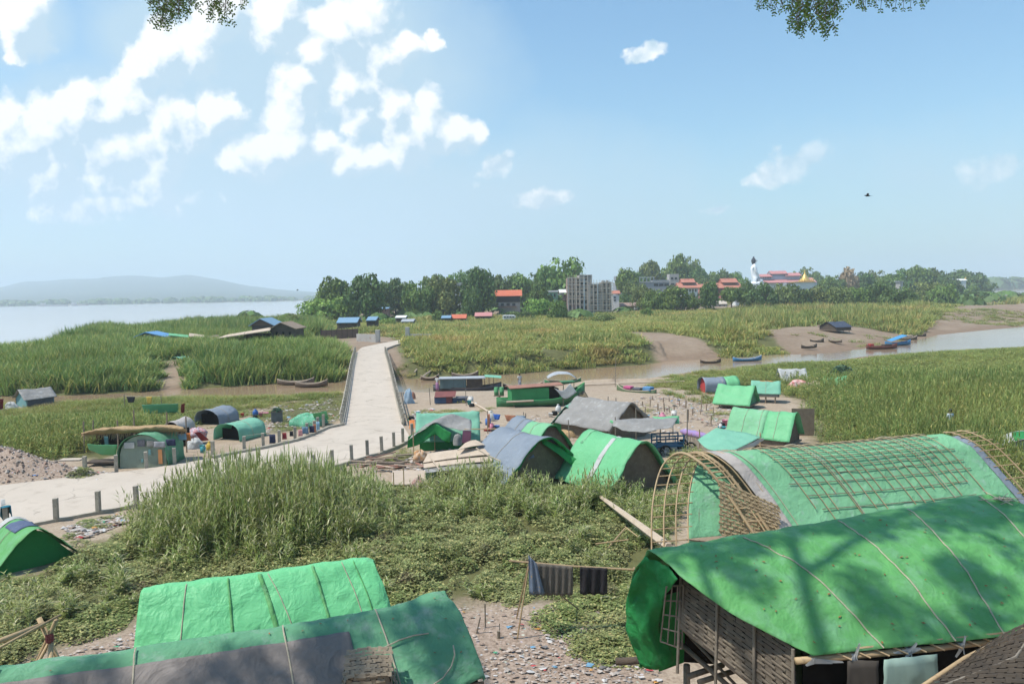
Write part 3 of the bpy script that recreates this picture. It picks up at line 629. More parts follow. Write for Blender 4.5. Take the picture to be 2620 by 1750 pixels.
# bridge railings: posts with two long rails each side
def railing(P, side):
    root = empty('bridge_railing', P[0][:], 0, ['weathered concrete post railing on the river side of the bridge', 'weathered concrete post railing on the hut side of the bridge'][side > 0], 'railing', 'railings of the bridge')
    inv = root.location.copy(); off = Vector((side * .1, 0, 0))
    Q = resample(P, 34)
    pm = MB().box((0, 0, .38), (.16, .17, 1.1)); proto = None
    for i, q in enumerate(Q):
        if proto is None: o = proto = pm.build('post', M_POST, root)
        else: o = proto.copy(); COL.objects.link(o); o.parent = root
        o.location = q + off - inv; o.scale = (1, 1, 1 + .08 * R.uniform(-1, 1)); o.rotation_euler = (R.uniform(-.03, .03), R.uniform(-.03, .03), 0)
    for z in (.42, .8):
        m = MB(); m.tube([q + off + Vector((side * .13, 0, z)) - inv for q in Q], .055, 5); m.build('rail', M_POST, root)
    kb = MB(); rows = []
    for q in Q: rows.append([q - inv + Vector((-.04 * side, 0, -.4)), q - inv + Vector((-.04 * side, 0, .14)), q - inv + Vector((.22 * side, 0, .14)), q - inv + Vector((.22 * side, 0, -.4))])
    kb.grid(rows).build('kerb_beam', M_POST, root)
railing(BL, -1); railing(BRR, 1)
# ---------------------------------------------------------------- cloth, bamboo, weave
def tarpmat(name, col, col2, trans=.3, rough=.5, fade=(0.45, 0.62, 0.5), f_at=(.56, .78), bump=.5, dirt=None):
    return mat(name, col, col2, rough=rough + .08, scale=.9, spec=.22, bump=bump, bscale=3.2, trans=trans, stain=dirt or fade, stain_at=f_at, crease=1.6)
TG = tarpmat('tarp_green', (0.195, 0.55, 0.27), (0.16, 0.48, 0.23), .2, .42, (0.26, 0.56, 0.34), (.6, .85))
TGD = tarpmat('tarp_deep_green', (0.05, 0.36, 0.10), (0.035, 0.28, 0.08), .35, .45, (0.12, 0.42, 0.16), (.62, .85))
TGA = tarpmat('tarp_aged_green', (0.15, 0.43, 0.14), (0.12, 0.365, 0.115), .22, .5, (0.20, 0.44, 0.23), (.46, .74))
TGP = tarpmat('tarp_pale_green', (0.225, 0.50, 0.275), (0.19, 0.45, 0.245), .15, .55, (0.34, 0.50, 0.40), (.55, .8))
TGM = tarpmat('tarp_mint', (0.27, 0.58, 0.42), (0.23, 0.52, 0.37), .3, .6, (0.40, 0.62, 0.5), (.6, .85))
TGX = tarpmat('tarp_dull_green', (0.15, 0.37, 0.21), (0.12, 0.32, 0.175), .2, .6, (0.28, 0.40, 0.32), (.52, .75))
TS = tarpmat('tarp_slate', (0.26, 0.295, 0.34), (0.20, 0.235, 0.28), .15, .55, (0.36, 0.42, 0.5), (.6, .85))
TGR = tarpmat('tarp_grey', (0.31, 0.295, 0.275), (0.22, 0.21, 0.195), .1, .6, (0.45, 0.45, 0.44), (.55, .8))
TDK = tarpmat('tarp_charcoal', (0.13, 0.13, 0.145), (0.085, 0.09, 0.105), .05, .6, (0.2, 0.2, 0.21), (.6, .85))
TW = tarpmat('tarp_white', (0.66, 0.66, 0.63), (0.52, 0.52, 0.5), .3, .55, (0.4, 0.38, 0.35), (.6, .85))
PLASTIC = tarpmat('clear_plastic', (0.58, 0.52, 0.47), (0.47, 0.42, 0.38), .25, .35, (0.6, 0.58, 0.56), (.6, .85))
M_BAM = mat('bamboo', (0.46, 0.335, 0.19), (0.34, 0.235, 0.13), rough=.6, scale=2, stain=(0.2, 0.14, 0.09), stain_at=(.58, .75), per_obj=.2)
M_BAMG = mat('grey_bamboo', (0.24, 0.205, 0.16), (0.17, 0.145, 0.115), rough=.8, scale=3, stain=(0.10, 0.085, 0.065), stain_at=(.55, .75))
M_WEAVE = mat('woven_bamboo', (0.27, 0.215, 0.15), (0.19, 0.15, 0.105), rough=.8, scale=2.5, stain=(0.36, 0.29, 0.2), stain_at=(.55, .75), bump=.4)
M_WEAVEL = mat('pale_woven_bamboo', (0.42, 0.32, 0.19), (0.3, 0.22, 0.13), rough=.7, scale=3.5, stain=(0.2, 0.14, 0.09), stain_at=(.55, .75), bump=.3)
M_MAT = mat('wall_mat', (0.235, 0.18, 0.125), (0.16, 0.12, 0.085), rough=.9, scale=3, bump=.5, wave=(7, .5, 'DIAGONAL'), stain=(0.3, 0.24, .17), stain_at=(.58, .8))
M_THATCH = mat('thatch', (0.48, 0.34, 0.19), (0.34, 0.23, 0.13), rough=1, spec=.05, scale=5, bump=1.0, bscale=14, stain=(0.22, 0.15, 0.09), stain_at=(.5, .75), stretch=(1, 1, 3))
M_ROPE = mat('rope', (0.45, 0.40, 0.30), (0.33, 0.29, 0.21), rough=.9, scale=20)
M_DARK = mat('painted_inside_shade', (0.022, 0.02, 0.018), (0.014, 0.013, 0.012), rough=1, spec=0)  # near-black colour paints the shade inside huts and openings
M_WOOD = mat('old_wood', (0.30, 0.225, 0.16), (0.2, 0.15, 0.11), rough=.85, scale=2, bump=.3, stain=(0.12, 0.095, 0.075), stain_at=(.55, .75))
M_PALEW = mat('pale_plank', (0.52, 0.42, 0.32), (0.42, 0.33, 0.245), rough=.85, scale=2, bump=.2, stain=(0.28, 0.22, 0.17), stain_at=(.58, .8))
M_DWOOD = mat('dark_wood', (0.10, 0.075, 0.055), (0.065, 0.05, 0.04), rough=.85, scale=3, bump=.3, stain=(0.2, 0.17, 0.14), stain_at=(.62, .8))
def flat(name, c, **k): return mat(name, c, tuple(x * .8 for x in c), **k)
def cr(p0, p1, p2, p3, t):
    return ((p1 * 2) + (p2 - p0) * t + (p0 * 2 - p1 * 5 + p2 * 4 - p3) * t * t + (p1 * 3 - p0 - p2 * 3 + p3) * t ** 3) * .5
def spline(P, t):
    n = len(P) - 1; x = min(max(t, 0), 1) * n; i = min(int(x), n - 1); f = x - i
    g = lambda k: P[k] if 0 <= k <= n else (P[0] * 2 - P[1] if k < 0 else P[n] * 2 - P[n - 1])
    return cr(g(i - 1), g(i), g(i + 1), g(i + 2), f)
class Cloth:
    def __init__(s, rows, amp=.04, sc=1.2, seed=0, sag=0.0, smooth_u=True):
        s.rows = [[Vector(p) for p in r] for r in rows]; s.amp = amp; s.sc = sc; s.seed = seed; s.sag = sag; s.su = smooth_u
    def base(s, u, v):
        col = [spline(r, v) for r in s.rows]
        if s.su: return spline(col, u)
        n = len(col) - 1; x = min(max(u, 0), 1) * n; i = min(int(x), n - 1); return col[i].lerp(col[i + 1], x - i)
    def nrm(s, u, v):
        e = .01; a = s.base(min(u + e, 1), v) - s.base(max(u - e, 0), v); b = s.base(u, min(v + e, 1)) - s.base(u, max(v - e, 0))
        n = a.cross(b)
        if n.length < 1e-9: return Vector((0, 0, 1))
        n.normalize(); return n if n.z >= 0 else -n
    def at(s, u, v, lift=0.0):
        p = s.base(u, v); n = s.nrm(u, v); k = s.seed * 3.1
        w = (nz(p.x * s.sc + k, p.y * s.sc, p.z * s.sc) + .5 * nz(p.x * s.sc * 2.6, p.y * s.sc * 2.6 + k, p.z * s.sc) + .35 * (1 - abs(nz(p.x * s.sc * 1.3 + k, p.y * 5 * s.sc, p.z * 2))))
        return p + n * (s.amp * w + lift)
    def mesh(s, nu, nv, u0=0, u1=1, v0=0, v1=1, lift=0.0):
        mb = MB(); mb.grid([[s.at(u0 + (u1 - u0) * i / nu, v0 + (v1 - v0) * j / nv, lift) for j in range(nv + 1)] for i in range(nu + 1)]); return mb
    def rope(s, u, v0, v1, r=.015, n=24, lift=.02, u2=None):
        mb = MB(); mb.tube([s.at(u + ((u2 if u2 is not None else u) - u) * i / n, v0 + (v1 - v0) * i / n, lift) for i in range(n + 1)], r, 5); return mb
def woven(Pf, nu, nv, th=.02, gap=.12, nrm=None):
    """real over-and-under weave: Pf(u, v) -> point"""
    mb = MB()
    for i in range(nu):
        for j in range(nv):
            up = (i + j) % 2; u0, u1, v0, v1 = i / nu, (i + 1) / nu, j / nv, (j + 1) / nv; du, dv = u1 - u0, v1 - v0
            if up: a, b, c, d = u0 - du * .18, u1 + du * .18, v0 + dv * gap, v1 - dv * gap
            else: a, b, c, d = u0 + du * gap * 1.2, u1 - du * gap * 1.2, v0 - dv * .05, v1 + dv * .05
            p = [Vector(Pf(x, y)) for x, y in ((a, c), (b, c), (b, d), (a, d))]; n = (p[1] - p[0]).cross(p[3] - p[0]).normalized() * (th if up else -th * .3)
            j_ = Vector((R.uniform(-1, 1), R.uniform(-1, 1), R.uniform(-1, 1))) * th * .35
            m = (p[0] + p[1] + p[2] + p[3]) / 4 + n * 1.2
            mb.add([q + j_ for q in p] + [(p[0] + p[3]) / 2 + n + j_, (p[1] + p[2]) / 2 + n + j_], [(0, 1, 5, 4), (4, 5, 2, 3)])
    return mb
def quadf(a, b, c, d):
    a, b, c, d = map(Vector, (a, b, c, d)); return lambda u, v: (a.lerp(b, u)).lerp(d.lerp(c, u), v)
# ---------------------------------------------------------------- generic small shelter
def shelter(label, A, H, yaw, Lr, W, name='tarp_shelter', cat='shelter', kind='arch', cover=None, wall=None, over=.25, eave=.5, group='tarp shelters on the flats',
            skirt=.0, amp=.075, zb=None, raised=0.0, far_drop=0.0, strip=None, ropes=2, side=None, posts=True, clear=True, wmid=None, platform=None, lean=0.0, open_end=False, patch=None, lip=None):
    zA = H; p = G(A[0], A[1], zA); zg = gh(p.x, p.y) if zb is None else zb
    a = RAD(yaw); ax = Vector((math.cos(a), math.sin(a), 0)); la = Vector((math.sin(a), -math.cos(a), 0))
    org = Vector((p.x, p.y, zg)); root = empty(name, org[:], 0, label, cat, group)
    h = zA - zg; hw = W / 2
    if clear:
        for k in (0, .5, 1): q = org + ax * Lr * k; CLEAR.append((q.x, q.y, hw * .95)); CLEAR.append((q.x * .965, q.y * .965, hw * .8 if q.y > 60 and q.x > 15 else .1))
    def prof(t, sc=1.0, hh=h):        # t 0..1 across, -hw..hw
        if kind == 'arch':
            y = (t * 2 - 1) * hw * sc; q = abs(t * 2 - 1); z = eave + (hh - eave) * (.5 * (1 - q ** 2) + .25 * (1 + math.cos(math.pi * q)))
        elif kind == 'tunnel':
            an = math.pi * t; y = -math.cos(an) * hw * sc; z = max(0, eave) + (hh - eave) * math.sin(an) ** .6
        else:
            y = (t * 2 - 1) * hw * sc; q = 1 - abs(t * 2 - 1); z = eave + (hh - eave) * (q ** .92)
        return y, z
    nst = 5; rows = []
    for i in range(nst):
        x = -over + (Lr + 2 * over) * i / (nst - 1); row = []
        for j in range(9):
            t = j / 8; y, z = prof(t, 1.04, h - far_drop * i / (nst - 1) - .06 * math.sin(math.pi * i / (nst - 1)))
            if skirt and j in (0, 8): z -= skirt; y *= 1.06
            row.append(ax * x + la * (y + lean * i / (nst - 1)) + Vector((0, 0, z + .03)))
        rows.append(row)
    C = Cloth(rows, amp, 1.5, R.randrange(50)); nu, nv = max(10, int(Lr * 5)), 28
    def make(u0, u1, m, nm='cover', par=root, lift=0): return C.mesh(max(3, int(nu * (u1 - u0))), nv, u0, u1, 0, 1, lift).build(nm, m, par, True, solid=.012)
    if strip:
        k0 = 0
        for (k1, m) in strip: make(k0, k1, m); k0 = k1
    else: make(0, 1, cover)
    if patch:
        for (u0, u1, v0, v1, m) in patch: C.mesh(6, 8, u0, u1, v0, v1, .03).build('patch', m, root, True, solid=.01)
    if lip:
        mb = MB(); top = [C.at(0, j / 24, 0) for j in range(25)]; mb.grid([top, [p + ax * .10 - Vector((0, 0, .12 + .22 * abs(j / 12 - 1) + .06 * math.sin(j * 1.7))) for j, p in enumerate(top)]]); mb.build('lip', lip, root, True, solid=.012)
    # end walls
    def endwall(x, m, nm='end_wall'):
        mb = MB(); pts = []
        for j in range(13): y, z = prof(j / 12, .97); pts.append(ax * x + la * y + Vector((0, 0, z - .03)))
        base = [ax * x + la * (-hw * .97 + 2 * hw * .97 * j / 12) + Vector((0, 0, raised)) for j in range(13)]
        mb.grid([base, pts]); return mb.build(nm, m, root, solid=.03)
    if wall is not None:
        if not open_end: endwall(.06, wall)
        else:
            mb = MB(); mb.grid([[ax * .5 + la * (s * hw * .95) + Vector((0, 0, z)) for s in (-1, 1)] for z in (raised, max(eave, .35) + (h - eave) * .35)]); mb.build('inner_dark_panel', wall, root, solid=.03)
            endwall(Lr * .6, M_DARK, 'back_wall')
        endwall(Lr - .06, wall)
    if side is not None or eave > .25:
        for s in (-1, 1):
            mb = MB(); mb.grid([[ax * (Lr * i / 4) + la * (s * hw * .95) + Vector((0, 0, z)) for i in range(5)] for z in (raised, eave + .05)]); mb.build('side_wall', side or wall or M_MAT, root, solid=.03)
    if raised > .1 or platform:
        mb = MB(); M3 = Matrix((ax, la, Vector((0, 0, 1)))).transposed(); mb.box(ax * Lr / 2 + Vector((0, 0, raised)), (Lr + .3, W * 1.0, .08), M=M3); mb.build('floor', M_WOOD, root)
        for sx in (0.1, .5, .9):
            for sy in (-1, 1): MB().tube([ax * Lr * sx + la * sy * hw * .9 + Vector((0, 0, -.3)), ax * Lr * sx + la * sy * hw * .9 + Vector((0, 0, raised))], .05, 6).build('stilt', M_WOOD, root)
    for k in range(ropes):
        u = .12 + .76 * (k + .5) / ropes; C.rope(u, .02, .98, .012, 26, .025, u + R.uniform(-.03, .03)).build('rope', M_ROPE, root)
    return root, C, ax, la, org
def put(name, mb, m, label, cat, group=None, loc=None, smooth=False, solid=0, bevel=0):
    o = mb.build(name, m, None, smooth, loc, solid, bevel); tag(o, label, cat, group); return o
# ---------------------------------------------------------------- huts of the middle ground
ORANGE = flat('orange_sheet', (0.55, 0.25, 0.10)); RED = flat('red_cloth', (0.42, 0.05, 0.045)); TEAL = flat('teal_sheet', (0.17, 0.33, 0.33))
shelter('small arched shelter with slate and green cover and dark red rim', (1800, 966), 1.35, 8, 3.1, 2.0, kind='tunnel', eave=.05, strip=[(.62, TS), (1, TG)], wall=RED, ropes=1)
shelter('bright green ridge tent raised on a plank floor before the reeds', (1925, 988), 1.75, 145, 2.7, 2.7, kind='gable', eave=.45, cover=TG, wall=TGX, raised=.3, ropes=0, skirt=.12)
shelter('small mint arched hut with an orange patch on its roof', (1990, 976), 1.75, 160, 2.0, 2.0, kind='arch', eave=.8, cover=TGM, wall=TGR, raised=.6, ropes=1, patch=[(.25, .7, .45, .7, ORANGE)])
r6 = shelter('arched hut with pale green cover and brown mat wall by the reeds', (2028, 1056), 2.0, 142, 3.6, 3.0, kind='arch', eave=.6, strip=[(.42, TG), (1, TGP)], wall=M_MAT, ropes=3, over=.3, raised=.25)
p = G(2068, 1116, -.2); MB().box((p.x - r6[4].x - .3, p.y - r6[4].y + .2, 1.0), (1.5, .06, 1.9), RAD(-8)).build('side_wall', M_MAT, r6[0])
shelter('big grey roofed mat hut with tall gable at the middle of the camp', (1606, 1030), 2.35, 133, 4.3, 4.4, name='mat_hut', cat='hut', kind='gable', eave=1.0, cover=TGR, wall=M_MAT, side=M_MAT, ropes=0, over=.35, skirt=.12, amp=.09, lip=TGR)
shelter('low tent with a white slope and a mint green slope beside the grey roofed hut', (1450, 1040), 1.75, 75, 2.6, 2.7, kind='gable', eave=.3, cover=TGM, wall=TGD, ropes=1, patch=[(.02, .98, .02, .47, TW)])
shelter('bright green arched hut with a white stripe and tall mat gable', (1636, 1129), 2.3, 124, 3.7, 4.4, name='arched_hut', cat='hut', kind='arch', eave=.3, cover=TG, wall=M_MAT, ropes=0, over=.35, skirt=.15, lip=TG, patch=[(.40, .47, .05, .8, TW), (.86, .9, .3, .8, TGP)])
shelter('arched hut half slate half pale green behind the big slate hut', (1408, 1088), 2.1, 120, 3.6, 3.5, name='arched_hut', cat='hut', kind='arch', eave=.4, strip=[(.55, TGP), (1, TS)], wall=M_MAT, ropes=2, over=.3, skirt=.15, lip=TGD)
r13 = shelter('wide hut under a swooping slate tarp lined with deep green', (1386, 1119), 2.3, 126, 3.3, 5.2, name='arched_hut', cat='hut', kind='arch', eave=.55, cover=TS, wall=M_MAT, side=TGD, ropes=1, over=.45, skirt=.15, patch=None, lip=TGD)
def lin(rows, m, par, nm='cover', amp=.04, nu=14, nv=14, solid=.012, org=Vector((0, 0, 0)), seed=1, ropes=()):
    C = Cloth([[Vector(p) - org for p in r] for r in rows], amp, 1.4, seed); o = C.mesh(nu, nv).build(nm, m, par, True, solid=solid); return o, C
o_ = r13[4]
lin([[G(1330, 1098, 2.1), G(1290, 1120, 1.7), G(1235, 1150, 1.25), G(1206, 1170, 1.0)], [G(1352, 1130, 1.9), G(1310, 1150, 1.5), G(1265, 1172, 1.1), G(1222, 1185, .85)], [G(1368, 1170, 1.35), G(1330, 1182, 1.1), G(1290, 1196, .8), G(1252, 1205, .55)]], TS, r13[0], 'awning', .05, org=o_)
lin([[G(1352, 1152, 1.5), G(1300, 1182, .9), G(1278, 1192, .7)], [G(1345, 1205, .1), G(1310, 1212, .1), G(1285, 1214, .1)]], TGD, r13[0], 'skirt', .06, org=o_)
lin([[G(1388, 1124, 2.22), G(1425, 1140, 1.75), G(1455, 1162, 1.25), G(1484, 1178, .95)], [G(1386, 1134, 2.0), G(1420, 1156, 1.5), G(1450, 1180, .95), G(1476, 1200, .45)]], TGD, r13[0], 'lining', .05, org=o_)
pt = [G(1250, 1138, 1.35), G(1287, 1128, 1.5), G(1303, 1148, 1.4), G(1268, 1160, 1.22)]
M_PANEL = flat('sky_blue_print', (0.22, 0.52, 0.62))
q = MB().add([v - o_ + Vector((0, 0, .12)) for v in pt], [(0, 1, 2, 3)]).build('board', TW, r13[0], solid=.02)
pc = sum((v - o_ for v in pt), Vector()) / 4
MB().add([(v - o_ - pc) * .72 + pc + Vector((0, 0, .14)) for v in pt], [(0, 1, 2, 3)]).build('print', M_PANEL, r13[0], solid=.01)
# left camp tents by the bridge foot
shelter('long mint ridge tent standing behind the grey and green awning', (1217, 1054), 2.1, 184, 3.7, 2.6, kind='gable', eave=.5, cover=TGM, wall=TGD, ropes=0)
r14 = empty('awning_tent', G(1113, 1140, -.2)[:], 0, 'tent with rumpled grey tarp over deep green flaps at the bridge foot', 'shelter', 'tarp shelters on the flats'); o_ = r14.location.copy()
CLEAR.append((o_.x, o_.y, 2.2))
lin([[G(1045, 1128, .95), G(1078, 1104, 1.45), G(1113, 1082, 1.98), G(1150, 1096, 1.62), G(1205, 1104, 1.5)], [G(1062, 1108, 1.3), G(1100, 1085, 1.8), G(1134, 1069, 2.12), G(1165, 1079, 1.85), G(1207, 1087, 1.75)], [G(1100, 1082, 1.45), G(1128, 1069, 1.9), G(1152, 1060, 2.2), G(1175, 1066, 2.0), G(1205, 1074, 1.8)]], TGR, r14, 'cover', .08, 16, 22, org=o_)
lin([[G(1045, 1118, 1.15), G(1078, 1098, 1.55), G(1113, 1085, 1.9), G(1135, 1096, 1.65), G(1155, 1108, 1.4)], [G(1042, 1147, .35), G(1075, 1136, .65), G(1112, 1113, 1.2), G(1133, 1127, .9), G(1150, 1133, .75)]], TGD, r14, 'front_flap', .05, 8, 18, org=o_)
for a, b, z in ((1059, 1178, 1.8), (1113, 1155, 1.95), (1200, 1140, 1.7)): q = G(a, b, -.2) - o_; MB().tube([q, q + Vector((0, 0, z))], .035, 6).build('pole', M_BAM, r14)
q0 = G(1120, 1150, -.2) - o_; MB().box(q0 + Vector((.1, .9, .55)), (2.0, 1.4, 1.1)).build('box_wall', M_MAT, r14)
MB().tube([G(1188, 1098, 1.6) - o_, G(1290, 1097, 1.6) - o_], .035, 6).build('cross_pole', M_BAM, r14)
lin([[G(1184, 1102, 1.5), G(1206, 1102, 1.5)], [G(1181, 1134, .6), G(1204, 1133, .6)]], flat('mauve_cloth', (0.36, 0.17, 0.30)), r14, 'curtain', .04, 6, 6, org=o_)
# flat roofed plywood lean-to
r15 = empty('plywood_shed', G(1180, 1225, -.2)[:], 0, 'low shed with warped plywood sheets for a roof', 'shed'); o_ = r15.location.copy(); CLEAR.append((o_.x, o_.y + .5, 2.6))
def sheet(pts, m, par, nm, org, th=.03, bow=.05):
    a, b, c, d = [Vector(x) - org for x in pts]; f = quadf(a, b, c, d); mb = MB()
    mb.grid([[f(i / 6, j / 4) + Vector((0, 0, bow * math.sin(i / 6 * 3.1) + .02 * nz(i, j))) for j in range(5)] for i in range(7)]); return mb.build(nm, m, par, solid=th)
sheet([G(1082, 1184, 1.0), G(1262, 1162, 1.25), G(1235, 1146, 1.42), G(1095, 1160, 1.2)], M_PALEW, r15, 'roof_sheet', o_)
sheet([G(1170, 1152, 1.5), G(1240, 1138, 1.6), G(1218, 1126, 1.75), G(1190, 1134, 1.65)], M_PALEW, r15, 'roof_sheet', o_)
sheet([G(1084, 1198, .85), G(1262, 1180, 1.05), G(1262, 1164, 1.15), G(1084, 1185, .95)], M_PALEW, r15, 'roof_sheet', o_)
sheet([G(1088, 1210, .75), G(1262, 1197, .85), G(1250, 1184, .95), G(1088, 1199, .8)], TGR, r15, 'roof_cover', o_, .015)
for a, b in ((1095, 1236), (1262, 1224)): q = G(a, b, -.2) - o_; MB().tube([q, q + Vector((0, .3, 1.0))], .04, 6).build('post', M_WOOD, r15)
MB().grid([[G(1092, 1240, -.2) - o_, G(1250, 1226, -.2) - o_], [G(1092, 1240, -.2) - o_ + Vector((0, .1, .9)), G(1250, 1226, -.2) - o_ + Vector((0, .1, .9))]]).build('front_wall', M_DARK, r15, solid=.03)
MB().grid([[G(1090, 1242, -.2) - o_, G(1116, 1239, -.2) - o_], [G(1090, 1242, -.2) - o_ + Vector((0, 0, .85)), G(1116, 1239, -.2) - o_ + Vector((0, 0, .85))]]).build('green_panel', TGX, r15, solid=.03)
MB().tube([G(1218, 1146, 1.75) - o_, G(1250, 1166, 1.4) - o_, G(1281, 1180, 1.15) - o_], .04, 6).build('loose_pole', M_PALEW, r15)
MB().tube([G(1098, 1166, 1.3) - o_, G(1125, 1202, .9) - o_], .04, 6).build('loose_pole', M_PALEW, r15)
# mint awning and its reed fence
r7 = empty('mint_awning', G(1860, 1160, -.2)[:], 0, 'flat mint green tarp awning stretched beside the lattice hut', 'awning'); o_ = r7.location.copy(); CLEAR.append((o_.x, o_.y + 1, 2.6))
_, C7 = lin([[G(1784, 1126, 1.35), G(1805, 1112, 1.55), G(1833, 1095, 1.85)], [G(1815, 1150, 1.2), G(1850, 1128, 1.45), G(1885, 1103, 1.7)], [G(1880, 1152, 1.2), G(1915, 1135, 1.4), G(1948, 1118, 1.55)]], TGM, r7, 'cover', .05, 18, 18, org=o_)
lin([[G(1884, 1148, 1.22), G(1915, 1136, 1.35), G(1952, 1120, 1.5)], [G(1886, 1158, .95), G(1922, 1146, 1.1), G(1955, 1124, 1.35)]], TW, r7, 'edge_sheet', .05, 6, 12, org=o_)
for a, b, z in ((1830, 1160, 1.6), (1945, 1165, 1.4), (1790, 1150, 1.3)): q = G(a, b, -.2) - o_; MB().tube([q, q + Vector((0, 0, z))], .04, 6).build('pole', M_BAM, r7)
fe = MB()
for i in range(26):
    q = G(1748 + i * 3.2, 1152 + i * .5, -.2); hh = 1.0 + .25 * nz(i * .7) ; fe.tube([q, q + Vector((.12, 0, hh))], .025, 4)
fe.tube([G(1746, 1150, .3), G(1830, 1163, .3)], .03, 4); fe.tube([G(1746, 1150, .0), G(1830, 1163, .0)], .03, 4)
put('stake_fence', fe, M_BAMG, 'short fence of leaning bamboo stakes under the mint awning', 'fence')
# left tents
shelter('grey roofed hut with teal front by the creek at the far left', (52, 998), 1.45, 52, 2.4, 2.9, name='tarp_hut', cat='hut', kind='gable', eave=.75, cover=TGR, wall=TEAL, side=TDK, ropes=0)
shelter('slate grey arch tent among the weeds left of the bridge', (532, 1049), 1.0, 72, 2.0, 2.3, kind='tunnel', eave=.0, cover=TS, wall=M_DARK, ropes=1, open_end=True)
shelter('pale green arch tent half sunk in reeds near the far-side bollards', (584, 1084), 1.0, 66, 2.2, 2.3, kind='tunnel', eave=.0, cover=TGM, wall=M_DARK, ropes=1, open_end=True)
shelter('small whitish arch tent behind the long thatched roof', (440, 1078), 1.4, 85, 1.6, 1.3, kind='tunnel', eave=.1, cover=PLASTIC, wall=M_DARK, ropes=0)
shelter('tiny black mouthed arch tent on the path through the island reeds', (452, 914), 1.35, 60, 1.4, 1.9, kind='tunnel', eave=0, cover=TGM, wall=M_DARK, ropes=0)
shelter('vivid green tent with crumpled gable at the road edge', (88, 1356), 1.35, 140, 2.3, 2.6, kind='arch', eave=.25, cover=TGA, wall=TGD, ropes=1, skirt=.1, amp=.07, patch=[(.35, .75, .35, .62, flat('navy_patch', (0.09, 0.12, 0.2))), (.85, .98, .2, .8, TW)])
shelter('white domed tent with green top at the right edge of the camp', (2650, 1124), 1.45, 60, 2.2, 3.4, kind='tunnel', eave=0, cover=TW, wall=TW, ropes=0, patch=[(.02, .9, .32, .7, TGD)])
# pale patched tent in front of the thatch
rt = shelter('pale patched dome tent with grey top beside the road', (362, 1113), 1.85, 92, 2.3, 2.9, kind='tunnel', eave=.0, cover=TGX, wall=flat('sage_canvas', (0.30, 0.36, 0.28), rough=.8, bump=.5), ropes=0, over=.15, amp=.06)
o_ = rt[4]
for (a, b, c, d, m, nm) in ((352, 1125, 372, 1142, TDK, 'patch'), (376, 1128, 394, 1142, TGR, 'patch'), (318, 1132, 345, 1146, TW, 'patch'), (380, 1150, 387, 1163, TEAL, 'patch'), (362, 1174, 368, 1182, TEAL, 'patch'), (405, 1150, 417, 1186, ORANGE, 'patch')):
    y = rt[4].y - .05; z1 = GY(a, b, y); z2 = GY(c, d, y); MB().box(((z1.x + z2.x) / 2 - o_.x, -.09, (z1.z + z2.z) / 2 - o_.z), (abs(z2.x - z1.x), .03, abs(z2.z - z1.z))).build(nm, m, rt[0])
# thatched long shelter
r5 = empty('thatched_shelter', G(340, 1165, -.2)[:], 0, 'long low shelter roofed with shaggy brown thatch', 'shelter'); o_ = r5.location.copy()
for k in range(5): q = G(230 + k * 60, 1170 - k * 6, -.2); CLEAR.append((q.x, q.y + 1, 1.6))
_, C5 = lin([[G(207, 1110, 1.75), G(270, 1108, 1.75), G(340, 1107, 1.75), G(410, 1106, 1.75), G(478, 1104, 1.75)], [G(240, 1102, 2.0), G(290, 1098, 2.05), G(345, 1097, 2.05), G(410, 1093, 2.1), G(470, 1097, 2.0)], [G(262, 1098, 1.8), G(310, 1094, 1.85), G(360, 1092, 1.85), G(420, 1090, 1.9), G(465, 1093, 1.8)]], M_THATCH, r5, 'thatch_roof', .07, 16, 60, .1, org=o_)
fr = MB()
for i in range(420):
    v = R.random(); u = R.choice([0.0, 0.03, R.random() * .9]); q = C5.at(u, v, .06); d = Vector((R.gauss(0, .06), -.10 - R.random() * .1, -R.uniform(.15, .5) if u < .1 else -.03)); s = Vector((.015, 0, 0)); fr.add([q - s, q + s, q + d + s * .3, q + d - s * .3], [(0, 1, 2, 3)])
fr.build('thatch_fringe', M_THATCH, r5)
for a, b, z in ((216, 1158, 2.1), (303, 1165, 2.3), (345, 1150, 2.7), (430, 1170, 2.9), (478, 1158, 2.4), (240, 1150, 2.0)): q = G(a, b, -.2) - o_; MB().tube([q, q + Vector((0, .1, z))], .045, 6).build('post', M_WOOD, r5)
MB().grid([[G(225, 1160, -.2) - o_ + Vector((0, 1.2, 0)), G(470, 1150, -.2) - o_ + Vector((0, 1.2, 0))], [G(225, 1160, -.2) - o_ + Vector((0, 1.0, 1.35)), G(470, 1150, -.2) - o_ + Vector((0, 1.0, 1.35))]]).build('back_wall', M_DARK, r5, solid=.03)  # near-black sheet paints the shade under the thatch
lin([[G(222, 1138, 1.3), G(255, 1138, 1.3), G(300, 1138, 1.3)], [G(228, 1150, .9), G(260, 1164, .6), G(296, 1166, .5)]], TG, r5, 'hanging_tarp', .06, 8, 14, org=o_)
lin([[G(265, 1116, 1.65), G(277, 1116, 1.65)], [G(272, 1156, .7), G(281, 1156, .7)]], flat('dark_teal_cloth', (0.03, 0.09, 0.10)), r5, 'hanging_cloth', .03, 8, 4, org=o_)
MB().box(G(268, 1180, 0.05) - o_, (1.9, .9, .1)).build('bench', M_DWOOD, r5)
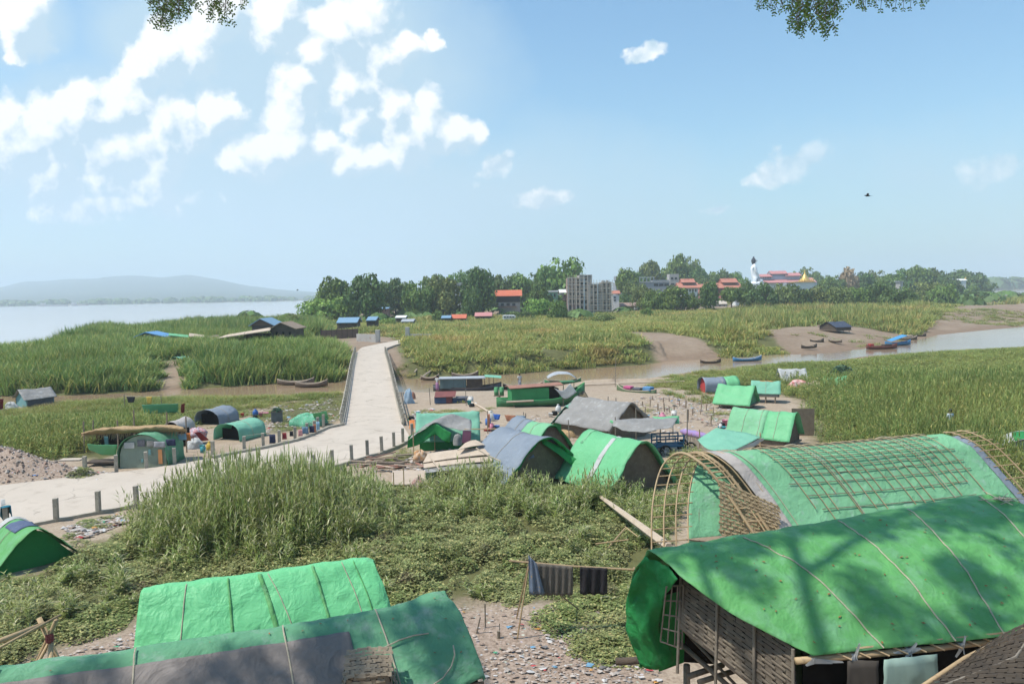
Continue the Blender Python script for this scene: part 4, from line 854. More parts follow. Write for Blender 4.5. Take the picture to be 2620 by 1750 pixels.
# ---------------------------------------------------------------- big tarp hut at the lower right
def up(p, d=(0, 0, 0)): return Vector(p) + Vector(d)
hA = empty('tarp_hut', G(2200, 1700, 1.6)[:], 0, 'large stilted hut under a rope-tied green tarp at the lower right', 'hut', 'big tarp huts below the bank'); oA = hA.location.copy()
fr_ = [(1650, 1412, 4.95), (1835, 1388, 5.05), (2073, 1349, 5.1), (2243, 1319, 5.12), (2425, 1286, 5.15), (2556, 1268, 5.2)]
ev_ = [(2078, 1678, 3.8), (2212, 1664, 3.8), (2400, 1646, 3.8), (2517, 1634, 3.8), (2720, 1612, 3.8), (2960, 1600, 3.8)]
rows = []
for k, (a, b) in enumerate(zip(fr_, ev_)):
    r_, e_ = G(*a), G(*b)
    if k == 0:
        row = [G(1652, 1700, 2.45), G(1604, 1600, 3.15), G(1614, 1490, 4.2), G(1648, 1425, 4.82), r_ + Vector((.12, -.08, .02)), G(1756, 1486, 4.72), G(1870, 1568, 4.32), G(1985, 1632, 4.02), e_]
    else:
        bk = Vector((-.15, 1.0, 0)); row = [r_ + bk * 2.3 + Vector((0, 0, -2.1)), r_ + bk * 1.9 + Vector((0, 0, -1.3)), r_ + bk * 1.2 + Vector((0, 0, -.6)), r_ + bk * .5 + Vector((0, 0, -.16)), r_]
        for t in (.25, .5, .75, 1): row.append(r_.lerp(e_, t) + Vector((0, 0, .28 * math.sin(math.pi * t))))
    rows.append(row)
r_ = G(2625, 1300, 5.05); e_ = G(3100, 1600, 3.8); rows.append([r_ + Vector((0, 1.4, -1.8)), r_ + Vector((0, 1.1, -1.2)), r_ + Vector((0, .7, -.6)), r_ + Vector((0, .3, -.2)), r_] + [r_.lerp(e_, t) + Vector((0, 0, .25 * math.sin(math.pi * t))) for t in (.25, .5, .75, 1)])
CA = Cloth([[p - oA for p in r] for r in rows], .042, 2.1, 4)
CA.mesh(110, 70).build('cover', TGA, hA, True, solid=.012)
for u, u2 in ((.215, .21), (.40, .392), (.57, .55), (.76, .70)): CA.rope(u, .5, 1, .014, 40, .02, u2).build('rope', M_ROPE, hA)
kn = MB()
for i in range(16):
    c = CA.at(.80, .55, .04); kn.tube([c, c + Vector((R.gauss(0, .12), R.gauss(0, .1), R.uniform(0, .06))), c + Vector((R.gauss(0, .28), R.gauss(0, .2), R.uniform(-.03, .05)))], .011, 4)
kn.build('rope_knot', M_ROPE, hA)
def L_(p): return Vector(p) - oA
e0, e1 = G(2036, 1690, 3.72), G(2700, 1622, 3.72)
MB().tube([L_(e0), L_(e0.lerp(e1, .5)) + Vector((0, 0, -.03)), L_(e1)], [.06, .055, .045], 8).build('eave_pole', M_BAM, hA, True)
mb = MB()
for i in range(9):
    t = .13 + i * .07; q = L_(e0.lerp(e1, t)); mb.tube([q + Vector((-.05, .05, .13)), q + Vector((.32, -.06, -.02))], .018, 5)
mb.tube([L_(e0.lerp(e1, .1)) + Vector((0, 0, .11)), L_(e0.lerp(e1, .8)) + Vector((0, 0, .12))], .022, 5); mb.build('eave_lattice', M_BAM, hA)
for t in (.06, .21, .42, .62):
    mb = MB(); q = L_(e0.lerp(e1, t))
    for k in range(5):
        d = Vector((R.gauss(0, .09), -.07, R.gauss(-.03, .08))); mb.add([q + Vector((0, -.06, .05)), q + Vector((.03, -.06, -.05)), q + d * 1.6 + Vector((.03, 0, -.03)), q + d * 1.6], [(0, 1, 2, 3)])
    mb.lathe([(.066, -.04), (.075, 0), (.066, .04)], 8, q[:]); mb.build('cloth_tie', TW, hA)
# woven end wall: top edge follows the tarp lip, bottom runs below the picture
tA, tB = G(1735, 1500, 4.35), G(2036, 1692, 3.68); bA, bB = tA + Vector((.0, 0, -.78)), tB + Vector((0, 0, -1.0)); tA = tA + Vector((.1, .12, .28)); tB = tB + Vector((.0, .1, .2))
woven(quadf(L_(bA), L_(bB), L_(tB), L_(tA)), 12, 13, .014).build('end_wall', mat('dark_slats', (0.17, 0.14, 0.105), (0.11, 0.09, 0.07), rough=.85, scale=2.5, stain=(0.27, 0.225, 0.16), stain_at=(.56, .74), bump=.4), hA)
for s in (.0, .35, .68, 1.0): q0, q1 = L_(bA.lerp(bB, s)), L_(tA.lerp(tB, s)); MB().tube([q0 - Vector((.03, .05, .9)), q1 - Vector((.03, .05, 0))], .03, 6).build('wall_post', M_BAMG, hA)
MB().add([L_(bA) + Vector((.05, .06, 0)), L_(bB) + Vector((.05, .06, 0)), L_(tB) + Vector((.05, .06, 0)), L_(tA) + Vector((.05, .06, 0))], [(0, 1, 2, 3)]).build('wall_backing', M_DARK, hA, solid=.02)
CF = Cloth([[L_(G(1650, 1422, 4.85)), L_(G(1700, 1452, 4.78)), L_(G(1738, 1478, 4.7))], [L_(G(1610, 1505, 4.1)), L_(G(1648, 1518, 4.0)), L_(G(1700, 1530, 4.1))], [L_(G(1602, 1600, 3.2)), L_(G(1645, 1612, 3.3)), L_(G(1690, 1610, 3.2))], [L_(G(1638, 1706, 2.4)), L_(G(1688, 1712, 2.45)), L_(G(1722, 1690, 2.5))]], .09, 2.6, 5)
CF.mesh(30, 20).build('corner_flap', TGD, hA, True, solid=.012)
# inside lattice seen under the flap
mb = MB(); f = quadf(G(1690, 1640, 3.1), G(1745, 1660, 3.1), G(1748, 1496, 4.4), G(1705, 1500, 4.4))
for i in range(4): mb.tube([L_(f(i / 3, 0)), L_(f(i / 3, 1))], .016, 5)
for i in range(5): mb.tube([L_(f(0, i / 4)), L_(f(1, i / 4))], .016, 5)
mb.build('inner_lattice', M_BAMG, hA)
f0 = G(1655, 1640, 3.0)
MB().grid([[L_(G(1660, 1640, 2.9)) + Vector((.3, .5, -.9)), L_(G(1750, 1640, 2.9)) + Vector((.2, .9, -.9))], [L_(G(1665, 1480, 4.3)) + Vector((.3, .5, 0)), L_(G(1760, 1480, 4.5)) + Vector((.2, .9, 0))]]).build('inner_sheet', TGD, hA, solid=.02)
MB().add([L_(G(1640, 1690, 2.3)) + Vector((.6, 1.2, -.6)), L_(G(1760, 1690, 2.3)) + Vector((.9, 1.0, -.6)), L_(G(1790, 1500, 4.5)) + Vector((.5, .9, .1)), L_(G(1668, 1500, 4.4)) + Vector((.3, .7, .1))], [(0, 1, 2, 3)]).build('inner_dark_panel', M_DARK, hA, solid=.02)  # dark panel closing the gap, inside shade put into its colour
# floor, near-black panel painting the open front's shade, curtain
fl = MB(); fl.add([L_(bA) + Vector((.02, .1, -.03)), L_(bB) + Vector((0, .05, -.03)), L_(G(2960, 1600, 3.8)) + Vector((0, .1, -1.55)), L_(G(2600, 1300, 5)) + Vector((0, 1.0, -2.7))], [(0, 1, 2, 3)]); fl.build('floor', M_WOOD, hA, solid=.08)
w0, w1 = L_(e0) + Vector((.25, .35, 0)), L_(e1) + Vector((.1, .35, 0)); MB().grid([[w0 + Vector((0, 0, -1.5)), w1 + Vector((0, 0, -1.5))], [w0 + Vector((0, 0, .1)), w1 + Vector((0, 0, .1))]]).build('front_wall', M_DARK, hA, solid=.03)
cu = [G(2275, 1692, 3.74), G(2410, 1676, 3.74)]
C_ = Cloth([[L_(cu[0]) + Vector((0, .16, -.05)), L_(cu[0].lerp(cu[1], .5)) + Vector((0, .16, -.05)), L_(cu[1]) + Vector((0, .16, -.05))], [L_(cu[0]) + Vector((-.12, .1, -1.2)), L_(cu[0].lerp(cu[1], .5)) + Vector((0, .1, -1.2)), L_(cu[1]) + Vector((.12, .1, -1.2))]], .05, 3, 3); C_.mesh(8, 14).build('curtain', flat('sage_curtain', (0.30, 0.42, 0.36)), hA, True, solid=.01)
C_ = Cloth([[L_(cu[0]) + Vector((-.62, .18, -.06)), L_(cu[0]) + Vector((-.1, .18, -.06))], [L_(cu[0]) + Vector((-.66, .12, -1.2)), L_(cu[0]) + Vector((-.1, .12, -1.2))]], .05, 5, 3); C_.mesh(8, 10).build('curtain', flat('brown_curtain', (0.07, 0.06, 0.05)), hA, True, solid=.01)
for (a, b, c, d, r_, z1, z2) in ((1735, 1640, 1870, 1760, .05, 2.75, 2.4), (1700, 1560, 1900, 1770, .03, 3.1, 2.3), (1760, 1730, 1850, 1700, .06, 2.2, 2.2), (1787, 1745, 1880, 1715, .055, 2.15, 2.2)):
    MB().tube([L_(G(a, b, z1)), L_(G(c, d, z2))], r_, 8).build('floor_pole', M_BAMG, hA, True)
MB().tube([L_(G(1575, 1692, 1.5)), L_(G(1760, 1682, 1.6))], .085, 10).build('log_pole', M_DWOOD, hA, True)
for (a, b, z) in ((1757, 1700, 2.4), (1850, 1760, 2.4), (2045, 1790, 2.3)):
    q = L_(G(a, b, z)); g_ = gh(q.x + oA.x, q.y + oA.y) - oA.z; MB().tube([(q.x, q.y, g_ - .2), q], .07, 8).build('stilt', M_BAMG, hA, True)
# woven panel propped at the very corner
wp = empty('woven_screen', G(2520, 1720, 3.2)[:], 0, 'woven bamboo screen coloured dark for its shadow, with a pole rim leaning at the bottom right corner', 'screen'); o_ = wp.location.copy()
c1, c2, c3, c4_ = G(2345, 1765, 3.75), G(2470, 1682, 3.95), G(2720, 1562, 4.15), G(2780, 1820, 3.6)
fP = lambda u, v: quadf(c1 + Vector((0, 0, 0)), c4_, c3, c2)(u, v) + Vector((0, 0, .12 * math.sin(u * 3.1)))
woven(lambda u, v: fP(u, v) - o_, 16, 14, .012).build('weave', mat('shaded_weave', (0.085, 0.065, 0.045), (0.05, 0.04, 0.03), scale=3), wp)  # shadow on the screen is put into the dark weave colour
MB().tube([c1 - o_, c2 - o_, c3 - o_], .035, 8).build('rim', M_BAM, wp, True); MB().tube([fP(.1, 0) - o_, fP(.55, .5) - o_, fP(.8, 1) - o_], .022, 6).build('stay', M_BAMG, wp)
# ---------------------------------------------------------------- lattice hut behind it
hB = empty('lattice_hut', G(2000, 1400, 1.0)[:], 0, 'long barrel hut with bamboo lattice over its green tarp', 'hut', 'big tarp huts below the bank'); oB = hB.location.copy()
RIB = [G(1668, 1415, .9), G(1671, 1290, 2.35), G(1694, 1196, 3.45), G(1739, 1160, 4.0), G(1793, 1186, 3.75), G(1843, 1241, 3.05), G(1926, 1362, 1.6), G(1965, 1430, .8)]
RIB = [p - oB for p in RIB]
AX = (G(2385, 1113, 4.2) - G(1739, 1160, 4.0)); LB = AX.length; AXN = AX.normalized()
for k in range(9): q = oB + RIB[3] + AX * k / 8; CLEAR.append((q.x, q.y - .2, 2.4))
def rib(t, s, lift=0.0):
    """s metres along the hut"""
    p = spline(RIB, t); d = (spline(RIB, min(t + .02, 1)) - spline(RIB, max(t - .02, 0))); n = d.cross(AXN).normalized()
    if n.z < 0 and .3 < t < .7: n = -n
    n2 = (p - (RIB[3] + Vector((.6, 0, -2.2)))).normalized()
    k = s / LB; sag = -.10 * math.sin(math.pi * k) * (1 if t > .2 else 0)
    return p + AXN * s + n2 * lift + Vector((0, 0, sag))
for s, r0, i0 in ((0, .03, 0), (.45, .028, 0), (.9, .028, 0), (1.35, .03, 0), (0, .055, 15), (.6, .055, 15)):
    MB().tube([rib(i / 40, s, .02) for i in range(i0, 41)], r0, 6).build('rib', M_BAM, hB)
mb = MB()
for i in range(27):
    t = .03 + i * .036
    mb.tube([rib(t, -.06, -.03), rib(t, 1.5 if t < .42 else .68, .02)], .024 if t < .42 else .036, 5)
mb.build('cross_bars', M_BAM, hB)
CB = Cloth([[rib(.02 + .96 * j / 12, 1.35 + (LB - 1.0) * i / 8) for j in range(13)] for i in range(9)], .03, 1.3, 8)
CB.mesh(90, 50).build('cover', TGP, hB, True, solid=.012)
CG = Cloth([[rib(.44 + .54 * j / 8, .98 + .55 * i / 2, .04) for j in range(9)] for i in range(3)], .03, 2.2, 9); CG.mesh(8, 40).build('plastic_sheet', PLASTIC, hB, True, solid=.012)
lat = MB(); s0, s1, t0, t1 = 2.6, LB - .5, .40, .80
for i in range(12):
    t = t0 + (t1 - t0) * i / 11; a = s0 + R.uniform(-.3, .5); b = s1 + R.uniform(-.9, .3); lat.tube([rib(t, a + (b - a) * k / 14, .075 + .02 * nz(k * .8, i)) for k in range(15)], .016, 5)
lat.build('lattice_lengthwise', M_BAMG, hB)
lat = MB()
for i in range(19):
    s = s0 + .2 + (s1 - s0 - .4) * i / 18; a = t0 - .03 + R.uniform(-.02, .02); b = t1 + R.uniform(-.04, .04); ds = R.uniform(-.1, .1); lat.tube([rib(a + (b - a) * k / 14, s + ds * k / 14, .105 + .012 * nz(k * .8, i * 1.3)) for k in range(15)], .016, 5)
lat.build('lattice_crosswise', M_BAM, hB)
for s in (1.75, 4.4, 8.2): MB().tube([rib(.38 + .55 * k / 30, s, .14 if s > 2 else .06) for k in range(31)], .016, 5).build('rope', M_ROPE, hB)
mb = MB()
for i in range(22):
    c = rib(.86, 2.1, .1); mb.tube([c, c + Vector((R.gauss(0, .08), R.gauss(0, .06), -R.random() * .35)), c + Vector((R.gauss(0, .14), R.gauss(0, .1), -R.uniform(.2, .5)))], .01, 4)
mb.build('rope_bundle', M_ROPE, hB)
for s in (LB + .55, LB + 1.15): MB().tube([rib(.42 + .5 * k / 24, s + .25 * k / 24, .06) for k in range(25)], .028, 6).build('rib', M_BAM, hB)
mb = MB()
for k in range(12): t = .45 + k * .04; mb.tube([rib(t, LB + .45, .05), rib(t, LB + 1.5, .05)], .02, 5)
mb.build('ladder_bars', M_BAM, hB)
CE = Cloth([[rib(.5 + .4 * j / 6, LB + .3 + i * .3, .02) for j in range(7)] for i in range(2)], .03, 2, 9); CE.mesh(4, 24).build('grey_sheet', TS, hB, True, solid=.012)
# woven wall inside the mouth
wa, wb = rib(.06, 1.45), rib(.94, 1.45); lo = Vector((0, 0, -.3))
wl = [wa + Vector((1.0, .0, 0)), wb]
prof_ = [rib(j / 60, 1.45) for j in range(61)]
def wallpt(u, v):
    b_ = wl[0].lerp(wl[1], .74 * u); zt_ = max([p.z for p in prof_ if abs(p.x - b_.x) < .22] or [b_.z]) - .12; t_ = min(zt_, b_.z + 1.75 - .5 * u)
    return Vector((b_.x, b_.y, b_.z - .3 + (t_ - b_.z + .3) * v))
wi = woven(wallpt, 18, 14, .02); wi.build('end_wall', M_WEAVEL, hB)
bw = MB(); bw.grid([[rib(j / 20, 1.75) * 1.0 for j in range(21)], [Vector((rib(j / 20, 1.75).x, rib(j / 20, 1.75).y, .0)) for j in range(21)]]); bw.build('back_wall', M_MAT, hB, solid=.02)
MB().add([rib(.03, 1.2) , rib(.03, LB), rib(.97, LB), rib(.97, 1.2)], [(0, 1, 2, 3)]).build('floor', M_WOOD, hB, solid=.05)
# long plank leading to it
pl = MB(); a, b = G(1508, 1250, .25), G(1712, 1400, 1.05); pl.tube([a, a.lerp(b, .5), b], [.07, .13, .16], 6); put('plank', pl, M_PALEW, 'long pale tree plank running up to the lattice hut', 'plank')
# ---------------------------------------------------------------- two tarp huts lower left
hC = empty('tarp_hut', G(650, 1650, 0.6)[:], 0, 'hut under a shiny bright green tarp, just behind the dull green one', 'hut', 'big tarp huts below the bank'); oC = hC.location.copy()
rc = [(361, 1512, 2.8), (500, 1492, 2.82), (668, 1471, 2.83), (841, 1445, 2.85), (925, 1435, 2.84), (956, 1441, 2.75)]; ec = [(340, 1690, 1.5), (470, 1676, 1.55), (720, 1640, 1.55), (890, 1612, 1.55), (990, 1596, 1.55), (1012, 1590, 1.5)]
rows = []
for a, b in zip(rc, ec):
    r_, e_ = G(*a) - oC, G(*b) - oC; bk = Vector((-.15, 1, 0)); rows.append([r_ + bk * 2.0 + Vector((0, 0, -1.4)), r_ + bk * 1.4 + Vector((0, 0, -.7)), r_ + bk * .5 + Vector((0, 0, -.12)), r_] + [r_.lerp(e_, t) + Vector((0, 0, .12 * math.sin(math.pi * t))) for t in (.33, .66, 1)])
CC = Cloth(rows, .04, 2.2, 12); TSH = tarpmat('tarp_shiny_green', (0.19, 0.60, 0.275), (0.155, 0.53, 0.235), .15, .4, (0.2, 0.6, 0.3), (.6, .85), bump=.5)
CC.mesh(70, 44).build('cover', TSH, hC, True, solid=.012)
for u in (.17, .42, .66): CC.rope(u, .5, 1, .012, 24, .02, u + .02).build('rope', M_ROPE, hC)
for u, w in ((.39, .012), (.54, .008), (.3, .005), (.73, .005)): CC.mesh(2, 24, u, u + w, .5, 1, .03).build('seam_fold', TGA, hC, True, solid=.02)
q0, q1 = rows[0][0], rows[-1][0]; q2, q3 = rows[0][-1], rows[-1][-1]
for (a, b, nm) in ((q0, q2, 'end_wall'), (q1, q3, 'end_wall'), (q2, q3, 'front_wall')):
    a = a * 1.0; b = b * 1.0; MB().grid([[a + Vector((0, 0, -.1 - k)), b + Vector((0, 0, -.1 - k))] for k in (0, 1.2)]).build(nm, M_MAT, hC, solid=.03)
mb = MB(); rr_ = [rows[0][k] + Vector((.12, 0, -.04)) for k in range(7)]; mb.grid([rr_, [Vector((p.x, p.y, rows[0][-1].z - 1.0)) for p in rr_]]); mb.build('gable_wall', M_MAT, hC, solid=.02)
hD = empty('tarp_hut', G(600, 1760, 2.0)[:], 0, 'hut under a dull green tarp with dark sheet at the bottom edge', 'hut', 'big tarp huts below the bank'); oD = hD.location.copy()
rd_ = [(-130, 1735, 4.0), (30, 1714, 4.0), (343, 1670, 4.0), (724, 1611, 4.02), (969, 1569, 4.02), (1127, 1523, 4.06), (1142, 1528, 3.98)]
ed_ = [(-260, 1990, 2.9), (-60, 1975, 2.9), (330, 1930, 2.9), (760, 1870, 2.9), (1040, 1820, 2.9), (1225, 1738, 3.05), (1238, 1742, 3.0)]
rows = []
for a, b in zip(rd_, ed_):
    r_, e_ = G(*a) - oD, G(*b) - oD; bk = Vector((-.2, 1, 0)); rows.append([r_ + bk * 1.8 + Vector((0, 0, -1.5)), r_ + bk * 1.2 + Vector((0, 0, -.75)), r_ + bk * .4 + Vector((0, 0, -.12)), r_] + [r_.lerp(e_, t) + Vector((0, 0, .14 * math.sin(math.pi * t))) for t in (.33, .66, 1)])
CD = Cloth(rows, .05, 1.9, 15); CD.mesh(90, 44).build('cover', TGX, hD, True, solid=.012)
# dark sheet laid on the front slope
shp = [[(40, 1762, 3.86), (358, 1716, 3.86), (507, 1694, 3.87), (700, 1670, 3.87), (800, 1659, 3.85)], [(0, 1900, 3.2), (350, 1880, 3.2), (520, 1860, 3.2), (720, 1840, 3.2), (840, 1820, 3.2)]]
def onD(a, b):
    # drop a photo point onto the tarp slope
    best = None
    return best
CS = CD.mesh(60, 20, .16, .60, .60, 1.0, .035)
CS.build('dark_sheet', tarpmat('warm_grey_sheet', (0.215, 0.19, 0.172), (0.17, 0.15, 0.137), .05, .6, (0.27, 0.24, 0.22)), hD, True, solid=.012)
for u in (.14, .335, .50, .66): CD.rope(u, .48, 1, .014, 24, .05, u + .02 * (u - .3)).build('rope', M_ROPE, hD)
lp = [CD.at(.70 + .09 * math.cos(a) , .83 + .12 * math.sin(a), .06) for a in [i * .35 for i in range(16)]]; MB().tube(lp, .014, 5).build('rope_loop', M_ROPE, hD)
mb = MB(); rr_ = [rows[-1][k] + Vector((-.1, 0, -.03)) for k in range(7)]; mb.grid([rr_, [Vector((p.x, p.y, rows[-1][-1].z - 1.2)) for p in rr_]]); mb.build('end_wall', M_MAT, hD, solid=.02)
a, b = rows[0][-1], rows[-1][-1]; MB().grid([[a, b], [a - Vector((0, 0, 1.5)), b - Vector((0, 0, 1.5))]]).build('front_wall', M_MAT, hD, solid=.03)
# fallen leaves on the two shaded roofs
def roofleaves(C, par, n, s, u0, u1, v0, v1):
    mb = MB()
    for i in range(n):
        q = C.at(R.uniform(u0, u1), R.uniform(v0, v1), .03); a = R.uniform(0, 6.28); k = s * R.uniform(.5, 1.3); d = Vector((math.cos(a), math.sin(a), R.uniform(-.1, .3))) * k; e = Vector((-math.sin(a), math.cos(a), R.uniform(-.2, .4))) * k * .45
        mb.add([q - d, q + e, q + d, q - e], [(0, 1, 2, 3)])
    o = mb.build('fallen_leaves', flat('dead_leaf', (0.30, 0.13, 0.05)), par); tag(o, kind='stuff'); return o
roofleaves(CA, hA, 150, .035, .05, .95, .5, 1); roofleaves(CD, hD, 70, .03, 0, 1, .5, .95)
# woven basket
bk = empty('woven_basket', G(945, 1762, 3.3)[:], RAD(8), 'tall woven bamboo basket with a square rounded rim in front of the dull green tarp', 'basket')
def bas(r0, r1, z0, z1):
    def f(u, v):
        a = u * 2 * math.pi; r = r0 + (r1 - r0) * v; c, s = math.cos(a), math.sin(a); k = 1 / max(abs(c), abs(s)) ** .55; return (r * c * k, r * .8 * s * k, z0 + (z1 - z0) * v)
    return f
woven(bas(.60, .38, -.55, .42), 26, 10, .02, .08).build('body', M_WEAVE, bk)
woven(lambda u, v: ((u - .5) * .8, (v - .5) * .64, .36 + .2 * v + .03 * math.sin(u * 3.1)), 9, 7, .018, .12).build('top', M_WEAVE, bk)
MB().lathe([(.50, -.5), (.34, .36), (.02, .38)], 16, sy=.8).build('lining', M_DWOOD, bk)
# ---------------------------------------------------------------- clothes line and rack
cl = empty('clothes_pole', G(1330, 1630, 0)[:], 0, 'bamboo clothes pole on crossed legs standing in the rubbish', 'clothes rack'); o_ = cl.location.copy()
g0 = GT(1322, 1634); zt = GY(1350, 1440, g0.y).z
h0 = GY(1302, 1434, g0.y + .1); h1 = GY(1625, 1457, g0.y + .1); MB().tube([h0 - o_, h0.lerp(h1, .5) - o_ - Vector((0, 0, .03)), h1 - o_], .03, 6).build('cross_bar', M_BAM, cl)
for (a, b, dy) in ((1322, 1634, 0), (1320, 1580, .9)):
    q = GT(a, b); MB().tube([q - o_ - Vector((0, 0, .1)), GY(1356, 1425, g0.y + .12) - o_], .026, 6).build('leg', M_BAM, cl)
MB().tube([GT(1490, 1566) - o_, GY(1400, 1495, g0.y + .25) - o_, GY(1345, 1430, g0.y + .2) - o_], .022, 6).build('leg', M_WOOD, cl)
q = GT(1632, 1600); MB().tube([q - o_, GY(1622, 1452, g0.y + .14) - o_], .03, 6).build('leg', M_BAM, cl)
def hang(a0, a1, top, bot, m, name, label, cat, y, fold=.04, nf=5, tp2=None, shape=None, group='clothes hung out to dry'):
    A0, A1 = GY(a0, top, y), GY(a1, (tp2 or top), y); B0, B1 = GY(a0 if shape is None else shape[0], bot, y), GY(a1 if shape is None else shape[1], bot, y); rows = []
    for i in range(11):
        t = i / 10; L0, L1 = A0.lerp(B0, t), A1.lerp(B1, t)
        rows.append([L0.lerp(L1, j / 24) + Vector((0, fold * (.3 + t) * math.sin(j / 24 * nf * 6.28 + t * 1.5), 0.01 * nz(j * .5, t * 3))) for j in range(25)])
    mb = MB(); mb.grid(rows); org = (A0 + A1) / 2; mb.v = [tuple(Vector(v) - org) for v in mb.v]
    o = mb.build(name, m, None, True, org, solid=.012); tag(o, label, cat, group); return o
yy_ = g0.y + .05
M_FLOR = mat('floral_cloth', (0.16, 0.20, 0.26), (0.12, 0.15, 0.20), scale=6, stain=(0.45, 0.28, 0.08), stain_at=(.6, .66))
hang(1366, 1466, 1440, 1522, mat('taupe_cloth', (0.16, 0.14, 0.115), (0.12, 0.105, 0.09), wave=(12, .25)), 'hanging_cloth', 'taupe brown cloth hung on the bamboo clothes pole', 'cloth', yy_, .035, 6, 1449)
hang(1352, 1372, 1420, 1520, M_FLOR, 'hanging_cloth', 'blue flowered cloth knotted at the end of the clothes pole', 'cloth', yy_ - .12, .03, 2, 1440, shape=(1354, 1394))
hang(1484, 1554, 1450, 1520, mat('black_cloth', (0.028, 0.024, 0.027), (0.02, 0.018, 0.02)), 'hanging_shorts', 'black shorts hung on the bamboo clothes pole', 'shorts', yy_, .04, 3, 1453)
# bamboo trestle at the left
tr = empty('bamboo_trestle', GT(120, 1700)[:], 0, 'lashed bamboo trestle carrying two long poles at the lower left', 'trestle'); o_ = tr.location.copy(); yt = 14.5
J = GY(127, 1632, yt)
for (a, b, c, d, r_) in ((100, 1580, 152, 1695, .05), (144, 1586, 92, 1700, .045), (132, 1625, 128, 1700, .05), (127, 1640, 92, 1705, .035)):
    p0 = GY(a, b, yt + R.uniform(-.1, .1)); p1 = GY(c, d, yt + R.uniform(-.35, .35)); p1 = p0 + (p1 - p0) * 2.6; MB().tube([p0 - o_, p1 - o_], r_, 7).build('leg', M_BAM, tr, True)
for (a, b, c, d, r_) in ((-160, 1700, 114, 1596, .055), (-120, 1720, 156, 1572, .025)): MB().tube([GY(a, b, yt - 1.5) - o_, GY(c, d, yt) - o_], r_, 7).build('long_pole', M_BAM, tr, True)
MB().lathe([(.07, -.08), (.085, 0), (.07, .08)], 8, (J - o_)[:]).build('lashing', flat('red_twine', (0.25, 0.06, 0.06)), tr)
# stakes in the rubbish
for a, b, h_, t_, l_ in ((1242, 1605, .75, 0, 'tall thin stake in the rubbish near the dull green tarp'), (1217, 1620, .5, .3, 'leaning short stick in the rubbish near the dull green tarp'), (1276, 1632, .22, 0, 'stubby cut bamboo post with a thin cane beside it')):
    q = GT(a, b); mb = MB(); mb.tube([q - Vector((0, 0, .1)), q + Vector((t_ * h_, 0, h_))], .05 if h_ < .3 else .022, 7)
    if h_ < .3: mb.tube([q + Vector((.02, .06, 0)), q + Vector((.03, .06, .42))], .014, 5)
    put('stake', mb, M_BAMG, l_, 'stake', 'stakes in the rubbish')
mb = MB(); mb.tube([GT(1524, 1420) + Vector((0, 0, .45)), GT(1608, 1412) + Vector((0, 0, .5))], .03, 5); mb.tube([GT(1556, 1424) + Vector((0, 0, .35)), GT(1600, 1388) + Vector((0, 0, .6))], .03, 5); mb.tube([GT(1600, 1384) + Vector((0, 0, .6)), GT(1632, 1404) + Vector((0, 0, .5))], .02, 5)
put('bamboo_offcuts', mb, M_BAM, 'crossed pale bamboo offcuts lying on the creepers', 'bamboo')
# ---------------------------------------------------------------- litter scraps and rubble stones
def litter():
    cols = [(0.60, 0.58, 0.56), (0.46, 0.41, 0.37), (0.16, 0.33, 0.48), (0.5, 0.08, 0.08), (0.60, 0.30, 0.08), (0.10, 0.36, 0.2), (0.3, 0.22, 0.17), (0.52, 0.44, 0.38), (0.2, 0.19, 0.19)]
    ms = [mat('scrap_%s' % n, c, rough=.6, scale=8) for n, c in zip(('white', 'pale', 'blue', 'red', 'orange', 'green', 'brown', 'buff', 'grey'), cols)]
    wts = [14, 20, 2, 1.2, 1.2, 1.2, 24, 26, 9]; mb = MB(); rs = np.random.RandomState(4)
    def region(P, n, smin, smax, zoff=.02):
        P = np.array(P); lo, hi = P.min(0), P.max(0); X = rs.uniform(lo[0], hi[0], n); Y = rs.uniform(lo[1], hi[1], n); k = sdf(X, Y, P) < 0; X, Y = X[k], Y[k]
        k = rs.rand(len(X)) < .25 + 1.1 * (fbm(X, Y, 2.2, 90) > .5); X, Y = X[k], Y[k]; Z = ground_h(X, Y, True)
        for x, y, z in zip(X, Y, Z):
            mb.cur = R.choices(range(9), wts)[0]; s = R.uniform(smin, smax) * (R.random() ** 1.5 + .4); a = R.uniform(0, 6.28); n_ = R.randint(4, 6); pts = []
            for i in range(n_): an = a + 6.283 * i / n_; rr = s * R.uniform(.5, 1.2); pts.append((x + rr * math.cos(an) * 1.3, y + rr * math.sin(an) * .8, z + zoff + R.uniform(0, .6) * s))
            c = (x, y, z + zoff + s * R.uniform(.2, .9)); mb.add(pts + [c], [(i, (i + 1) % n_, n_) for i in range(n_)])
    region(RUBBISH, 9000, .03, .085); region(mound, 500, .05, .12); region(zp([(30, 1745), (60, 1715), (230, 1650), (350, 1590), (430, 1560), (420, 1620), (330, 1700), (150, 1760)], .1), 1500, .05, .12, .05)
    for P, n in (([(1040, 1075), (1060, 1045), (1110, 1040), (1110, 1060), (1075, 1090)], 260), ([(1480, 1050), (1700, 1000), (1880, 1010), (1950, 1060), (1880, 1110), (1700, 1100)], 900), ([(640, 1115), (560, 1085), (620, 1050), (840, 1010), (880, 1050), (830, 1090)], 500),
                 ([(950, 1200), (1100, 1150), (1240, 1140), (1110, 1210)], 400), ([(1050, 1330), (1060, 1250), (1110, 1240), (1130, 1300)], 150), ([(160, 1345), (300, 1310), (330, 1330), (200, 1380)], 260), ([(0, 1300), (0, 1250), (20, 1250)], 3), ([(1230, 1110), (1400, 1050), (1500, 1100), (1450, 1130), (1300, 1120)], 300), ([(250, 1232), (290, 1205), (240, 1200), (150, 1225)], 200)): region(zp(P), int(n * 5), .04, .16)
    o = mb.build('litter', ms); tag(o, 'scattered plastic and paper rubbish on bare ground', kind='stuff')
litter()
